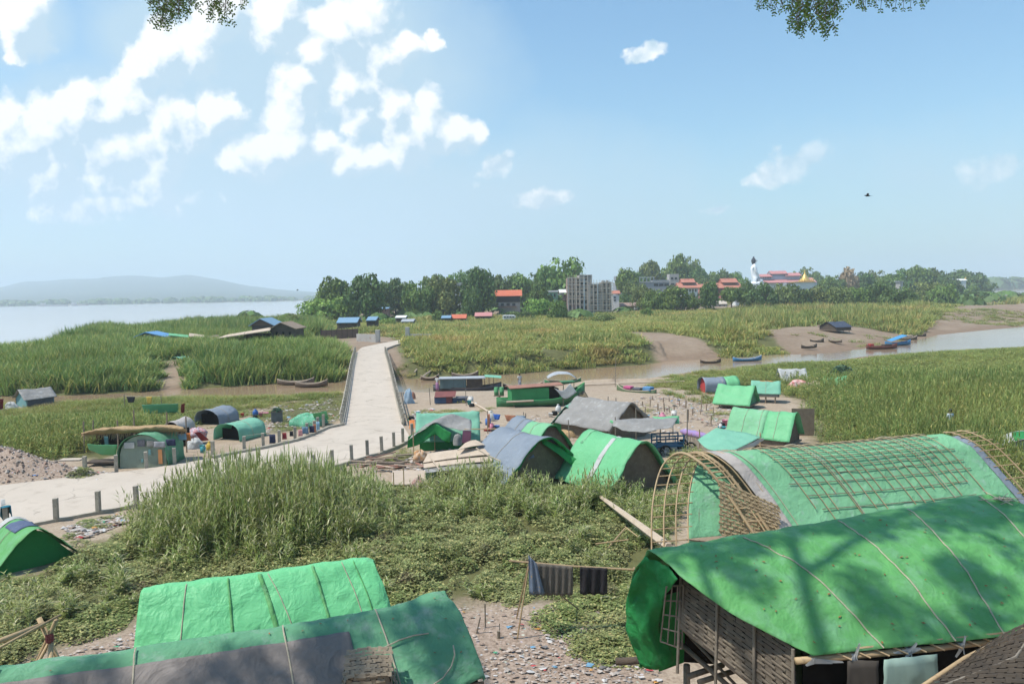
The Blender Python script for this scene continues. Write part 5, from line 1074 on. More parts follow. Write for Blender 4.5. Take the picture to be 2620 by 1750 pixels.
# ---------------------------------------------------------------- boats
HULLB = mat('hull_brown', (0.20, 0.145, 0.105), (0.12, 0.09, 0.07), rough=.8, scale=2, stretch=(1, 4, 4), stain=(0.32, 0.26, 0.2), stain_at=(.58, .75))
HULLG = mat('hull_green', (0.06, 0.20, 0.08), (0.045, 0.145, 0.06), rough=.6, scale=2, stain=(0.16, 0.2, 0.13), stain_at=(.58, .8))
HULLBL = mat('hull_blue', (0.06, 0.23, 0.42), (0.05, 0.18, 0.34), rough=.6, scale=2, stain=(0.3, 0.36, 0.4), stain_at=(.6, .8))
HULLR = mat('hull_red', (0.20, 0.07, 0.05), (0.13, 0.05, 0.04), rough=.7, scale=2, stain=(0.3, 0.2, 0.16), stain_at=(.6, .8))
RUST = mat('rusty_roof', (0.33, 0.17, 0.12), (0.25, 0.12, 0.085), rough=.8, scale=1.5, stain=(0.4, 0.3, 0.25), stain_at=(.58, .8))
TIN = mat('tin_sheet', (0.42, 0.44, 0.45), (0.33, 0.35, 0.37), rough=.6, scale=1, wave=(6, .3), stain=(0.3, 0.24, 0.2), stain_at=(.6, .8))
def boat(label, px, py, L_m, yaw, W=1.1, H=.5, hull=None, rise=(.35, .5), rim=None, z=-1.15, name='wooden_boat', group='boats along the creek', seats=3, cx=0, tilt=0):
    p = G(px, py, z); root = empty(name, p[:], RAD(yaw), label, 'boat', group); root.rotation_euler = (RAD(tilt), 0, RAD(yaw)); n = 18; rows = []
    def sec(t):
        s = 2 * t - 1; w = W / 2 * max(0.03, (1 - abs(s) ** 2.6)); e = rise[0] * max(0, -s) ** 2.5 + rise[1] * max(0, s) ** 2.5
        return s * L_m / 2, w, e
    for i in range(n + 1):
        x, w, e = sec(i / n); k = .25 * e; rows.append([(x, -w, H + e), (x, -w * .85, H * .45 + e * .7), (x, -w * .35, k), (x, 0, k - .02), (x, w * .35, k), (x, w * .85, H * .45 + e * .7), (x, w, H + e)])
    mb = MB(); mb.grid(rows); mb.build('hull', hull or HULLB, root, True, solid=.05)
    for s in (-1, 1):
        m2 = MB(); m2.tube([(sec(i / n)[0], s * sec(i / n)[1], H + sec(i / n)[2]) for i in range(n + 1)], .04, 5); m2.build('gunwale', rim or M_PALEW, root)
    for k in range(seats): x = (-.3 + .6 * k / max(1, seats - 1)) * L_m; _, w, e = sec(.5 + x / L_m); MB().box((x, 0, H * .75 + e), (.25, 2 * w * .9, .05)).build('thwart', M_PALEW, root)
    dk = MB(); dk.grid([[(sec(i / n)[0], s * sec(i / n)[1] * .8, H * .28 + sec(i / n)[2] * .6) for i in range(2, n - 1)] for s in (-1, 1)]); dk.build('floor_boards', M_WOOD, root)
    return root
b = boat('weathered plank boat moored left of the bridge, the nearer-left of two', 757, 984, 4.7, 2, .95, .42, z=-1.25)
b = boat('weathered plank boat moored left of the bridge, overlapping its twin', 797, 990, 4.0, 5, .95, .45, z=-1.25)
boat('narrow wooden boat drawn up by the mud bank right of the bridge', 1100, 972, 2.4, 0, .8, .3, z=-1.25)
boat('pale canoe with a raised prow on the mud bank beyond the grey houseboat', 1190, 964, 3.6, 10, .8, .3, z=-1.2)
boat('upturned-looking green skiff in the grass beyond the creek', 1129, 924, 4.4, 8, 1.0, .35, hull=HULLG, z=.1, rim=HULLG)
boat('dark canoe lying in the grass left of the bridge', 862, 908, 3.4, 14, .8, .35, z=.1, hull=HULLB)
boat('bright blue skiff floating at the muddy shore', 1912, 924, 4.9, 12, 1.0, .4, hull=HULLBL, rim=TW, z=-1.3)
boat('black wooden canoe lying on the brown sand spit', 1802, 896, 4.0, 6, .9, .35, z=-.6, hull=M_DWOOD, rim=HULLB)
boat('dark canoe below the black tent house, the farther of two', 2090, 877, 3.2, 18, .8, .35, z=-.5, hull=M_DWOOD, rim=M_DWOOD)
boat('dark canoe below the black tent house, the nearer of two', 2070, 891, 3.2, 14, .8, .3, z=-.8, hull=M_DWOOD, rim=M_DWOOD)
boat('small grey canoe pointing uphill from the water on the sand', 2137, 876, 3.4, 110, .9, .35, z=-.5)
r = boat('red and brown long boat moored in the channel', 2256, 893, 6.2, 10, 1.3, .5, hull=HULLR, rim=HULLR, z=-1.3)
MB().box((-2.2, 0, .75), (.8, .7, .5)).build('cargo', RED, r, bevel=.05); MB().box((1.0, 0, .7), (1.6, .9, .3)).build('cargo', M_DWOOD, r, bevel=.05)
r = boat('blue long boat with a sloping bright blue awning', 2297, 884, 5.6, 12, 1.3, .55, hull=HULLBL, rim=HULLBL, z=-1.3)
MB().grid([[(-1.9, -.8, .9), (1.5, -.8, 1.9)], [(-1.9, .8, 1.0), (1.5, .8, 2.0)]]).build('awning', flat('blue_awning', (0.07, 0.27, 0.50)), r, solid=.03)
for x, z in ((-1.8, .9), (1.4, 1.85)):
    for s in (-.75, .75): MB().tube([(x, s, .4), (x, s, z)], .03, 5).build('awning_post', M_WOOD, r)
r = boat('brown cargo boat moored behind the blue awning boat', 2318, 871, 5.0, 8, 1.2, .5, z=-1.3); MB().box((.3, 0, .85), (2.0, .9, .45)).build('cargo', M_PALEW, r, bevel=.06)
boat('small black canoe farthest out in the moored row', 2350, 862, 3.6, 6, .8, .3, hull=M_DWOOD, rim=M_DWOOD, z=-1.3)
boat('thin dugout half in the water at the sand edge', 1818, 929, 3.2, 2, .7, .2, hull=M_DWOOD, rim=M_DWOOD, z=-1.28)
boat('narrow dark boat the white shirted person stands in', 1338, 997, 4.6, 2, .9, .4, z=-1.2, hull=M_DWOOD)
# grey houseboat
r = boat('long grey houseboat with a pale flat roof beside the sandy landing', 1196, 1000, 7.8, 1, 1.9, .45, hull=TDK, rim=M_DWOOD, z=-1.1, name='houseboat', seats=0)
x0, x1 = -3.0, 1.7
MB().box(((x0 + 0) / 2 - .1, 0, .95), (2.9, 1.7, 1.05)).build('cabin', flat('grey_green_panel', (0.14, 0.20, 0.20)), r)
MB().box((.85, 0, .95), (1.75, 1.65, 1.05)).build('cabin_frame', M_DWOOD, r)
for x in (-2.6, -1.5, -.4): MB().box((x, -.86, .95), (.03, .04, 1.0)).build('batten', TDK, r)
MB().box((-.55, 0, 1.53), (5.3, 2.1, .09)).build('roof', TIN, r)
for x in (2.0, 2.5, 3.0): MB().tube([(x, -.5, .4), (x, -.5, 1.6)], .035, 5).build('post', M_DWOOD, r)
MB().grid([[(2.0, -.7, 1.65), (3.9, -.6, 1.45)], [(2.0, .6, 1.75), (3.9, .6, 1.6)]]).build('awning', TGM, r, solid=.03)
# green boat beached on blocks
r = boat('large beached green boat with rusty cabin roof and slung white sheet', 1385, 1040, 8.2, 13, 2.1, .75, hull=HULLG, rim=flat('bright_green_paint', (0.07, 0.33, 0.11)), rise=(.25, 1.25), z=-.25, name='cabin_boat', seats=2)
MB().box((-1.2, 0, 1.25), (3.4, 1.7, 1.1)).build('cabin', flat('green_panel_paint', (0.05, 0.26, 0.09)), r)
MB().box((.95, 0, 1.2), (.95, 1.55, .95)).build('cabin_opening', M_DARK, r)  # solid block, the opening's shade put into its colour
mb = MB(); mb.grid([[(-3.1 + 4.9 * i / 6, y, 1.86 + .12 * i / 6 + (.12 if abs(y) < .1 else 0)) for i in range(7)] for y in (-1.0, 0, 1.0)]); mb.build('roof', RUST, r, solid=.06)
lin([[(.9, -1.05, 1.75), (1.7, -1.05, 1.5), (2.4, -1.0, 2.1)], [(1.2, -1.12, 1.45), (1.9, -1.15, .75), (3.0, -1.1, 1.3)]], TW, r, 'slung_sheet', .05, 10, 10)
MB().box((2.5, .1, 2.15), (1.3, .9, .06)).build('canopy', HULLG, r); 
for x, y in ((2.0, -.3), (3.0, -.3)): MB().tube([(x, y, .9), (x, y, 2.12)], .035, 5).build('canopy_post', HULLG, r)
for x in (-3.0, -1.9): MB().box((x, 0, -.1), (.6, 1.1, .45)).build('support_block', M_DWOOD, r)
MB().tube([(-3.4, -.95, .72), (-1.0, -1.05, .72)], .09, 6).build('fender_plank', M_PALEW, r)
r = boat('small green boat piled with pink and blue bundles', 1628, 1012, 4.6, -42, 1.3, .55, hull=mat('moss_hull', (0.12, 0.17, 0.09), (0.08, 0.12, 0.06), scale=2), z=-.5, rise=(.5, .25))
MB().box((-.9, 0, .75), (.9, .7, .3)).build('cargo', flat('pink_bundle', (0.5, 0.10, 0.22)), r, bevel=.08); MB().box((.2, 0, .7), (.9, .7, .25)).build('cargo', TDK, r, bevel=.08); MB().box((1.4, 0, .8), (.9, .8, .4)).build('cargo', flat('blue_bundle', (0.10, 0.24, 0.42)), r, bevel=.08)
r = boat('boat with a grey sheet awning moored behind the green cabin boat', 1440, 985, 4.4, 3, 1.2, .4, z=-1.2, hull=HULLG)
lin([[(-1.9, -.9, .9), (-.9, -.9, 1.35), (0.6, -.9, 1.35), (1.6, -.9, .8)], [(-1.9, .8, 1.0), (-.9, .8, 1.5), (0.6, .8, 1.5), (1.6, .8, .9)]], TIN, r, 'awning', .04, 8, 12)
# far houseboats on the right channel
for k, (a, b_, w) in enumerate(((2456, 760, 9), (2472, 759, 9), (2486, 757, 7), (2560, 742, 16))):
    r = boat(('dark houseboat at the inlet mouth, leftmost of three', 'dark houseboat at the inlet mouth, middle of three', 'dark houseboat at the inlet mouth, rightmost of three', 'lone houseboat far out on the right-hand river')[k], a, b_, w, 5, 2.6, .7, hull=M_DWOOD, z=-1.3, name='houseboat', seats=0)
    MB().box((0, 0, 1.5), (w * .6, 2.2, 1.7)).build('cabin', M_DWOOD, r); MB().prism([(-w * .34, -1.4), (w * .34, -1.4), (w * .34, 1.4), (-w * .34, 1.4)], 2.35, 2.6).build('roof', TIN, r)
for k, (a, b_, w) in enumerate(((136, 788, 60), (205, 786, 36))):
    p = GY(a, b_, 1560); r = empty('barge', (p.x, p.y, -1.3), .05, ('long white barge at the far shore under the hills', 'shorter white barge at the far shore under the hills')[k], 'barge', 'barges at the far shore')
    MB().add([(-w / 2, -4, 3), (w / 2, -4, 3), (w / 2, 4, 3), (-w / 2, 4, 3), (-w / 2 + 3, -3, -.5), (w / 2 - 3, -3, -.5), (w / 2 - 3, 3, -.5), (-w / 2 + 3, 3, -.5)], [(0, 1, 2, 3), (0, 1, 5, 4), (1, 2, 6, 5), (2, 3, 7, 6), (3, 0, 4, 7)]).build('hull', TW, r); MB().box((-w / 3, 0, 5), (8, 5, 4)).build('wheelhouse', TW, r)
# ---------------------------------------------------------------- camp things
shelter('black gabled tent house on the far sandy shore', (2118, 824), 2.7, 24, 4.3, 4.6, name='tent_house', cat='hut', kind='gable', eave=.9, cover=flat('black_tarp', (0.06, 0.075, 0.11)), wall=M_DWOOD, side=M_DWOOD, ropes=0, raised=.3, group='huts across the creek')
o_ = G(2150, 853, 0); put('crate', MB().box((0, 0, .3), (1.2, .8, .7)), HULLBL, 'blue crate stack beside the black tent house', 'crate', loc=o_, bevel=.05)
# white tarp heap, creeper mound, small green tarp
def heap(label, cx, by, w, h, m, name, cat, amp=.12, seed=1, z=-.2, d=None, sq=.7):
    p = G(cx, by, z); k = p.length / F; W_, H_ = w * k, h * k; D_ = d or W_ * .6; mb = MB(); rows = []
    for i in range(15):
        t = i / 14; rr = math.cos(t * math.pi / 2) ** sq; row = []
        for j in range(33):
            a = j / 32 * 6.2832; q = 1 + amp * 2 * nz(math.cos(a) * 1.6 + seed * 5, math.sin(a) * 1.6, t * 2.4)
            row.append((W_ / 2 * rr * q * math.cos(a), D_ / 2 * rr * q * math.sin(a), H_ * math.sin(t * math.pi / 2) * (1 + amp * 1.5 * nz(math.cos(a) * 2 + seed, math.sin(a) * 2, 5))))
        rows.append(row)
    mb.grid(rows); o = mb.build(name, m, None, True, Vector((p.x, p.y + D_ / 2, p.z))); tag(o, label, cat); CLEAR.append((p.x, p.y + D_ / 2, max(W_, D_) * .5)); return o
shelter('crumpled white tarp tent in the reed field', (2055, 944), 1.15, 178, 2.5, 2.0, kind='gable', eave=.1, cover=TW, wall=M_MAT, ropes=0, amp=.16, group='tarp shelters on the flats')
shelter('little green tarp with an upswept corner beside the leafy mound', (2160, 962), 1.0, 170, 1.9, 1.6, kind='gable', eave=.2, cover=TG, wall=TGD, ropes=0, amp=.08, far_drop=.3)
def leafmound():
    p = G(2155, 968, -.2); mb = bush_clump(random.Random(8), 800, 1.6, 1.55, .17); mb.v = [(x, y * .8, z) for x, y, z in mb.v]
    o = mb.build('gourd_vine', CM_V, None, False, p); tag(o, 'dark broad-leaved vine mound in the reed field', 'vine'); CLEAR.extend([(p.x, p.y, 1.4), (p.x * .95, p.y * .95, 2.2), (p.x * .9, p.y * .9, 1.8)])
CM_V = leafmat('vine_leaf', (0.05, 0.105, 0.06), (0.06, 0.12, 0.07), (0.10, 0.16, 0.11), .2, .3)
leafmound()
LNE = 'washing lines in the camp'
def washing(label, p0, p1, items, zt=1.35, zb=-.2, name='washing_line', yoff=0):
    a, b = G(p0[0], p0[1], zt), G(p1[0], p1[1], zt); root = empty(name, a[:], 0, label, 'washing line', LNE)
    MB().tube([Vector((0, 0, 0)), (b - a) / 2 - Vector((0, 0, .08)), b - a], .018, 5).build('line', M_ROPE, root)
    for q in (Vector((0, 0, 0)), b - a): MB().tube([q + Vector((0, 0, .15)), q - Vector((0, 0, zt - zb + .1))], .035, 5).build('pole', M_BAMG, root)
    for k, (t, w, h, c, nm, lb) in enumerate(items):
        q = a.lerp(b, t) - Vector((0, .02, .06)); d = (b - a).normalized(); mb = MB()
        mb.grid([[d * (w * (j / 6 - .5)) * (1 - .08 * i) + Vector((0, .03 * math.sin(j * 1.9 + i), -h * i / 5)) for j in range(7)] for i in range(6)])
        o = mb.build(nm, c, None, True, q, solid=.01); tag(o, lb, 'laundry', 'laundry hung out in the camp')
CB_ = {n: flat('laundry_' + n, c) for n, c in dict(blue=(0.05, 0.14, 0.5), rust=(0.40, 0.17, 0.10), denim=(0.13, 0.21, 0.30), black=(0.02, 0.02, 0.025), yellow=(0.55, 0.38, 0.08), maroon=(0.25, 0.03, 0.04), navy=(0.03, 0.035, 0.08), sky=(0.25, 0.42, 0.55), pink=(0.5, 0.25, 0.25), teal=(0.02, 0.16, 0.22), purple=(0.33, 0.16, 0.28), orange=(0.6, 0.2, 0.06), grey=(0.3, 0.3, 0.32)).items()}
washing('washing line between the mint tent and the slate hut', (1247, 1056), (1345, 1062), [(.25, .6, .4, CB_['blue'], 'blue_cloth', 'royal blue cloth on the line behind the slate hut'), (.6, .9, .45, CB_['rust'], 'rust_cloth', 'rust brown cloths on the line behind the slate hut'), (.88, .7, .5, CB_['denim'], 'denim_cloth', 'faded denim cloth on the line behind the slate hut'), (.03, .25, 1.0, CB_['rust'], 'striped_cloth', 'long reddish cloth hanging by the pole near the mint tent')])
washing('drying poles with dark and yellow clothes in the left field', (318, 1013), (412, 1013), [(.18, .9, .55, CB_['black'], 'black_cloth', 'black cloth hung in the left field above the white heap'), (.68, .6, .7, CB_['yellow'], 'yellow_cloth', 'yellow cloth hung behind the bright green sheet')], 1.0)
def sheet_thing(label, quad_px, zs, m, name, cat, fold=.04, group=None):
    P = [G(a, b, z) for (a, b), z in zip(quad_px, zs)]; c = sum(P, Vector()) / 4; C = Cloth([[P[0] - c, P[1] - c], [P[3] - c, P[2] - c]], fold, 2.2, R.randrange(40)); o = C.mesh(8, 16).build(name, m, None, True, c, solid=.012); tag(o, label, cat, group); return o
sheet_thing('bright green sheet strung up in the left field', [(363, 1036), (456, 1033), (457, 1056), (370, 1060)], [1.0, 1.0, .05, .05], TGM, 'green_sheet', 'tarp', .06)
sheet_thing('dark red cloth hanging right of the bright green sheet', [(464, 1034), (473, 1032), (472, 1054), (462, 1060)], [1.1, 1.1, .3, .1], CB_['maroon'], 'maroon_cloth', 'cloth', .03)
sheet_thing('dark red cloth at the corner of the far left grey hut', [(-6, 1022), (9, 1020), (8, 1046), (-6, 1050)], [1.1, 1.1, .1, 0], CB_['maroon'], 'maroon_cloth', 'cloth', .03)
heap('white bags piled by the far left grey hut', 22, 1050, 28, 16, TW, 'bag_pile', 'bags', .2, 3)
heap('light blue and white sacks piled at the bridge foot', 1045, 1034, 26, 34, mat('sack_blue', (0.38, 0.46, 0.52), (0.2, 0.3, 0.4), scale=3), 'sack_pile', 'sacks', .2, 4, z=-.3)
heap('small rusty drum shaped heap behind the blue sacks', 1056, 1024, 14, 20, RUST, 'rusty_heap', 'scrap', .1, 5, z=-.4)
# bin
bn = empty('waste_bin', G(709, 1079, -.2)[:], .2, 'square grey bin stuffed with green netting', 'bin'); MB().box((0, 0, .42), (.85, .7, .85)).build('box', mat('bin_grey', (0.16, 0.165, 0.16), (0.11, 0.11, 0.105), scale=3), bn, bevel=.03)
mb = MB(); mb.tube([(-.42, -.35, .86), (.42, -.35, .86), (.42, .35, .86), (-.42, .35, .86), (-.42, -.35, .86)], .035, 5); mb.build('rim', M_DWOOD, bn)
mb = bush_clump(random.Random(2), 120, .4, .45, .1); mb.v = [(x, y, z + .8) for x, y, z in mb.v]; mb.build('netting', flat('dark_netting', (0.03, 0.10, 0.06)), bn)
CLEAR.append((bn.location.x, bn.location.y, .9))
heap('rumpled mint green netting and white rags heap by the kerb', 785, 1092, 92, 26, mat('netting_green', (0.16, 0.48, 0.30), (0.10, 0.36, 0.2), scale=4, stain=(0.6, 0.6, 0.58), stain_at=(.56, .66), trans=.2), 'netting_heap', 'heap', .22, 7)
sheet_thing('mint green tarp end draped beside the netting heap', [(800, 1058), (836, 1052), (842, 1074), (806, 1078)], [.9, .9, .1, .1], TG, 'green_sheet', 'tarp', .06)
for (a, b, w, h, c, nm, lb) in ((695, 1112, .42, .62, 'navy', 'hanging_trousers', 'dark trousers hung between two far-side bollards'), (726, 1108, .3, .45, 'maroon', 'hanging_shirt', 'maroon and white shirt hung beyond the second bollard gap'), (744, 1104, .25, .35, 'black', 'hanging_vest', 'black vest hung beyond the second bollard gap'), (767, 1100, .3, .45, 'pink', 'hanging_shirt', 'pinkish shirt hung beside the netting heap'), (779, 1093, .45, .5, 'denim', 'hanging_jeans', 'blue jeans hung beside the netting heap'), (796, 1090, .35, .5, 'navy', 'hanging_cloth', 'dark blue cloth hung left of the light blue one'), (812, 1080, .25, .8, 'sky', 'hanging_cloth', 'light blue cloth over a far-side bollard'), (804, 1086, .2, .7, 'rust', 'hanging_cloth', 'rust red cloth over a far-side bollard')):
    q = G(a, b, .75); mb = MB(); mb.grid([[(w * (j / 5 - .5), .03 * math.sin(j * 2.1 + i), -h * i / 4) for j in range(6)] for i in range(5)]); tag(mb.build(nm, CB_[c], None, True, q + Vector((0, .12, 0)), solid=.012), lb, 'laundry', 'laundry hung out in the camp')
mb = MB(); mb.tube([G(628, 1115, .72), G(690, 1106, .7), G(760, 1094, .72), G(815, 1077, .75)], .012, 4); put('drying_line', mb, M_ROPE, 'thin clothes cord strung along the far-side bollards', 'cord')
# cloth over the nearest bollard
p = G(18, 1352, 0); mb = MB(); mb.grid([[(.19 * math.cos(a) * (1 + .3 * i * .2), .19 * math.sin(a) * (1 + .06 * i), 1.0 - .17 * i - .05 * math.sin(a * 3) * i) for a in [k * .4 for k in range(11)]] for i in range(4)]); mb.lathe([(.19, .97), (.12, 1.0), (.01, 1.01)], 12)
tag(mb.build('draped_cloth', CB_['teal'], None, True, p, solid=.015), 'dark teal cloth draped over the nearest bollard', 'cloth')
sheet_thing('white corner of cloth on the nearest bollard', [(2, 1278), (12, 1276), (14, 1290), (3, 1294)], [1.0, 1.02, .8, .75], TW, 'white_rag', 'cloth', .02)
sheet_thing('orange plastic wrapped round a bollard at the bridge mouth', [(1047, 1075), (1061, 1074), (1061, 1096), (1047, 1097)], [1.0, 1.0, .5, .5], CB_['orange'], 'plastic_wrap', 'plastic', .02)
# flagpoles and laundry clutter at the thatch
heap('pile of red white and blue clothes at the end of the thatched shelter', 500, 1122, 46, 22, mat('clothes_mix', (0.5, 0.12, 0.10), (0.3, 0.35, 0.45), scale=5, stain=(0.6, 0.58, 0.55), stain_at=(.52, .6)), 'clothes_pile', 'clothes', .25, 9, z=.2)
heap('white bags beside the clothes pile', 492, 1150, 40, 22, TW, 'bag_pile', 'bags', .25, 11)
sheet_thing('dark red cloth sloping down from the clothes pile', [(497, 1106), (512, 1106), (535, 1126), (515, 1128)], [1.5, 1.5, .8, .8], CB_['maroon'], 'maroon_cloth', 'cloth', .03)
for (a, b, w, h, c, lb) in ((412, 1128, .7, .35, 'grey', 'grey box cloth under the thatch edge'), (440, 1122, .6, .4, 'navy', 'navy cloth hung under the thatch right end'), (468, 1108, .6, .4, 'sky', 'pale blue cloth on the thatch right end'), (485, 1106, .3, .5, 'orange', 'orange red cloth on the thatch right end')):
    q = G(a, b, 1.5); mb = MB(); mb.grid([[(w * (j / 5 - .5), .03 * math.sin(j * 2.1 + i) - .2, -h * i / 4) for j in range(6)] for i in range(5)]); tag(mb.build('hanging_cloth', CB_[c], None, True, q, solid=.012), lb, 'laundry', 'laundry hung out in the camp')
# green barrels on a stand
st = empty('barrel_stand', G(1277, 1040, -.3)[:], 0, 'post platform holding two green drums beside the beached boat', 'stand'); o_ = st.location.copy()
MB().box((0, 0, 1.0), (.95, .5, .07)).build('platform', M_WOOD, st); MB().tube([(.1, 0, 1.0), (-.12, -.1, -.1)], .07, 6).build('leg', M_DWOOD, st); MB().tube([(-.1, .2, 1.0), (.05, .3, -.1)], .05, 6).build('leg', M_DWOOD, st)
for k, x in enumerate((-.22, .26)):
    mb = MB(); mb.lathe([(.17, 0), (.21, .03), (.21, .3), (.225, .32), (.21, .34), (.21, .68), (.19, .72), (.06, .73)], 14); tag(mb.build('drum', mat('drum_green', (0.10, 0.30, 0.13), (0.08, 0.24, 0.1), rough=.5), None, True, o_ + Vector((x, 0, 1.04))), ('left green drum on the post platform', 'right green drum on the post platform')[k], 'drum', 'green drums')
# red and blue shack
sh = empty('tin_shack', G(1140, 1030, -.2)[:], 0, 'tiny shack of rusty red and blue sheets on the sandy landing', 'shack'); M_R = mat('rust_red_sheet', (0.20, 0.07, 0.06), (0.14, 0.05, 0.05), scale=2); M_B = mat('dull_blue_sheet', (0.07, 0.11, 0.19), (0.05, 0.08, 0.14), scale=2)
MB().box((-.35, 0, .32), (1.3, .9, .62)).build('blue_wall', M_B, sh); MB().box((.38, .02, .35), (.55, .95, .66)).build('red_wall', M_R, sh); MB().grid([[(-.98, -.62, .58), (.98, -.62, .62)], [(-.98, .55, .98), (.98, .55, 1.0)]]).build('roof', M_R, sh, solid=.04)
MB().box((1.35, .1, .2), (1.3, .8, .4)).build('lean_to', M_B, sh); MB().grid([[(.95, -.4, .42), (2.1, -.4, .45)], [(.95, .6, .5), (2.1, .6, .5)]]).build('lean_to_roof', TDK, sh, solid=.03)
p = G(1180, 1030, -.2); mb = bush_clump(random.Random(4), 110, .55, .35, .07); put('yellow_bush', mb, leafmat('yellow_leaf', (0.35, 0.33, 0.06), (0.3, 0.3, 0.06)), 'yellowish little bush before the tin shack', 'bush', loc=p)
# purple roll
mb = MB(); a, b = G(1742, 1103, .0), G(1812, 1118, .0); mb.tube([a.lerp(b, i / 8) + Vector((0, 0, .02 * math.sin(i * 2))) for i in range(9)], [.1, .2, .24, .22, .25, .23, .25, .2, .08], 10); put('tarp_roll', mb, mat('purple_tarp', (0.36, 0.18, 0.33), (0.24, 0.22, 0.45), scale=2), 'rolled purple and blue tarp lying on the sand', 'roll', smooth=True)
# grey canopy and the blue cart
cn = empty('grey_canopy', G(1650, 1150, -.2)[:], 0, 'saggy grey canopy with green edges over the blue cart', 'awning'); o_ = cn.location.copy(); CLEAR.append((o_.x, o_.y, 2.2))
lin([[G(1566, 1090, 1.5), G(1605, 1104, 1.45), G(1660, 1104, 1.55), G(1722, 1094, 1.7)], [G(1572, 1078, 1.75), G(1620, 1080, 1.8), G(1680, 1076, 1.9), G(1730, 1078, 1.85)], [G(1590, 1074, 1.7), G(1640, 1072, 1.75), G(1690, 1068, 1.8), G(1734, 1068, 1.8)]], TGR, cn, 'cover', .07, 14, 26, org=o_)
lin([[G(1563, 1074, 1.72), G(1580, 1083, 1.65), G(1612, 1098, 1.5)], [G(1560, 1080, 1.55), G(1582, 1092, 1.45), G(1612, 1106, 1.4)]], TG, cn, 'edge', .03, 4, 12, org=o_)
lin([[G(1668, 1066, 1.95), G(1700, 1066, 1.95), G(1737, 1064, 1.9)], [G(1690, 1080, 1.7), G(1710, 1086, 1.65), G(1738, 1084, 1.6)]], TG, cn, 'edge', .03, 5, 12, org=o_)
for a, b, z in ((1575, 1140, 1.9), (1628, 1145, 2.6), (1722, 1130, 1.9), (1690, 1150, 1.7)): q = G(a, b, -.2) - o_; MB().tube([q, q + Vector((0, .05, z))], .035, 6).build('pole', M_BAMG, cn)
for (dx, dz, rr) in ((0, .9, 0), (.6, .8, 1), (1.2, .75, 0)): pass
ct = empty('cargo_cart', G(1708, 1163, -.2)[:], RAD(8), 'blue steel three-wheeled cargo cart parked under the grey canopy', 'cart'); BL_ = mat('cart_blue', (0.03, 0.13, 0.24), (0.025, 0.1, 0.18), rough=.5); BK = flat('rubber', (0.02, 0.02, 0.02)); CHR = flat('metal_rim', (0.45, 0.45, 0.45), rough=.35)
MB().box((0, 0, .62), (1.75, 1.1, .08)).build('bed', BL_, ct)
for x in (-.86, .86):
    MB().box((x, -.5, .85), (.07, .07, .9)).build('corner_post', BL_, ct); MB().box((x, .5, .85), (.07, .07, .9)).build('corner_post', BL_, ct)
for y in (-.52, .52):
    for z in (.85, 1.25): MB().box((0, y, z), (1.78, .04, .09)).build('side_rail', BL_, ct)
    for x in (-.3, .3): MB().box((x, y, 1.05), (.06, .04, .35)).build('side_bar', BL_, ct)
def wheel(par, loc, r=.34):
    w = MB(); w.tube([(r * math.cos(a), 0, r * math.sin(a)) for a in [i * math.pi / 10 for i in range(21)]], .06, 6, False); o = w.build('wheel', BK, par, True, loc)
    h = MB(); 
    for i in range(8): a = i * math.pi / 4; h.tube([(0, 0, 0), (r * math.cos(a), 0, r * math.sin(a))], .012, 4)
    h.tube([(0, -.06, 0), (0, .06, 0)], .09, 8); h.build('rim', CHR, o)
wheel(ct, (-.35, -.62, .34)); wheel(ct, (-.35, .62, .34)); wheel(ct, (1.5, 0, .34))
MB().tube([(.85, 0, .6), (1.3, 0, .75), (1.5, 0, .34)], .04, 5).build('fork', BK, ct); MB().tube([(1.3, 0, .7), (1.2, 0, 1.15), (1.1, -.3, 1.2)], .025, 5).build('handlebar', CHR, ct); MB().box((1.0, 0, .85), (.4, .26, .12)).build('saddle', BK, ct, bevel=.03); MB().box((.9, 0, .5), (.5, .35, .35)).build('engine', BK, ct, bevel=.05)
# loose scraps of timber
sc_ = MB()
def timber():
    for i in range(34):
        a = G(R.uniform(915, 1085), R.uniform(1165, 1205), -.15); an = R.gauss(.0, .5); ln = R.uniform(.6, 2.2); z = R.uniform(.0, .28)
        p = a + Vector((0, 0, z)); d = Vector((math.cos(an), math.sin(an), R.uniform(-.08, .08))) * ln
        mb = MB(); mb.box((0, 0, 0), (ln, R.uniform(.06, .2), R.uniform(.025, .07)))
        if i == 0: pass
        o = mb.build('scrap_board', R.choice([M_PALEW, M_WOOD, M_WOOD, M_DWOOD, RUST]), None, False, p); o.rotation_euler = (R.uniform(-.2, .2), R.uniform(-.12, .12), an); tag(o, 'loose board in the jumbled timber pile by the road end', 'board', 'boards of the timber pile')
timber()
heap('orange and white sacking on the timber pile', 1075, 1180, 40, 24, mat('sacking', (0.55, 0.48, 0.38), (0.5, 0.22, 0.06), scale=5), 'sack_heap', 'sacking', .25, 21, z=0)
heap('white knotted bag on the plywood roof', 1170, 1140, 24, 28, TGR, 'knotted_bag', 'bag', .15, 22, z=1.3, d=.4)
heap('small mixed trash heap with a red rag near the plywood shed', 1072, 1260, 46, 32, mat('trash', (0.5, 0.46, 0.4), (0.3, 0.12, 0.1), scale=6, stain=(0.2, 0.15, 0.12), stain_at=(.5, .65)), 'trash_heap', 'trash heap', .3, 23)
pp = MB(); P4q = [G(1002, 1240, .12), G(1090, 1240, .12), G(1090, 1204, .12), G(1004, 1204, .12)]; pp.add(P4q, [(0, 1, 2, 3)]); put('ground_sheet', pp, mat('buff_board', (0.47, 0.38, 0.29), (0.4, 0.32, 0.25)), 'flat buff board laid on the ground by the plywood shed', 'board', solid=.05)
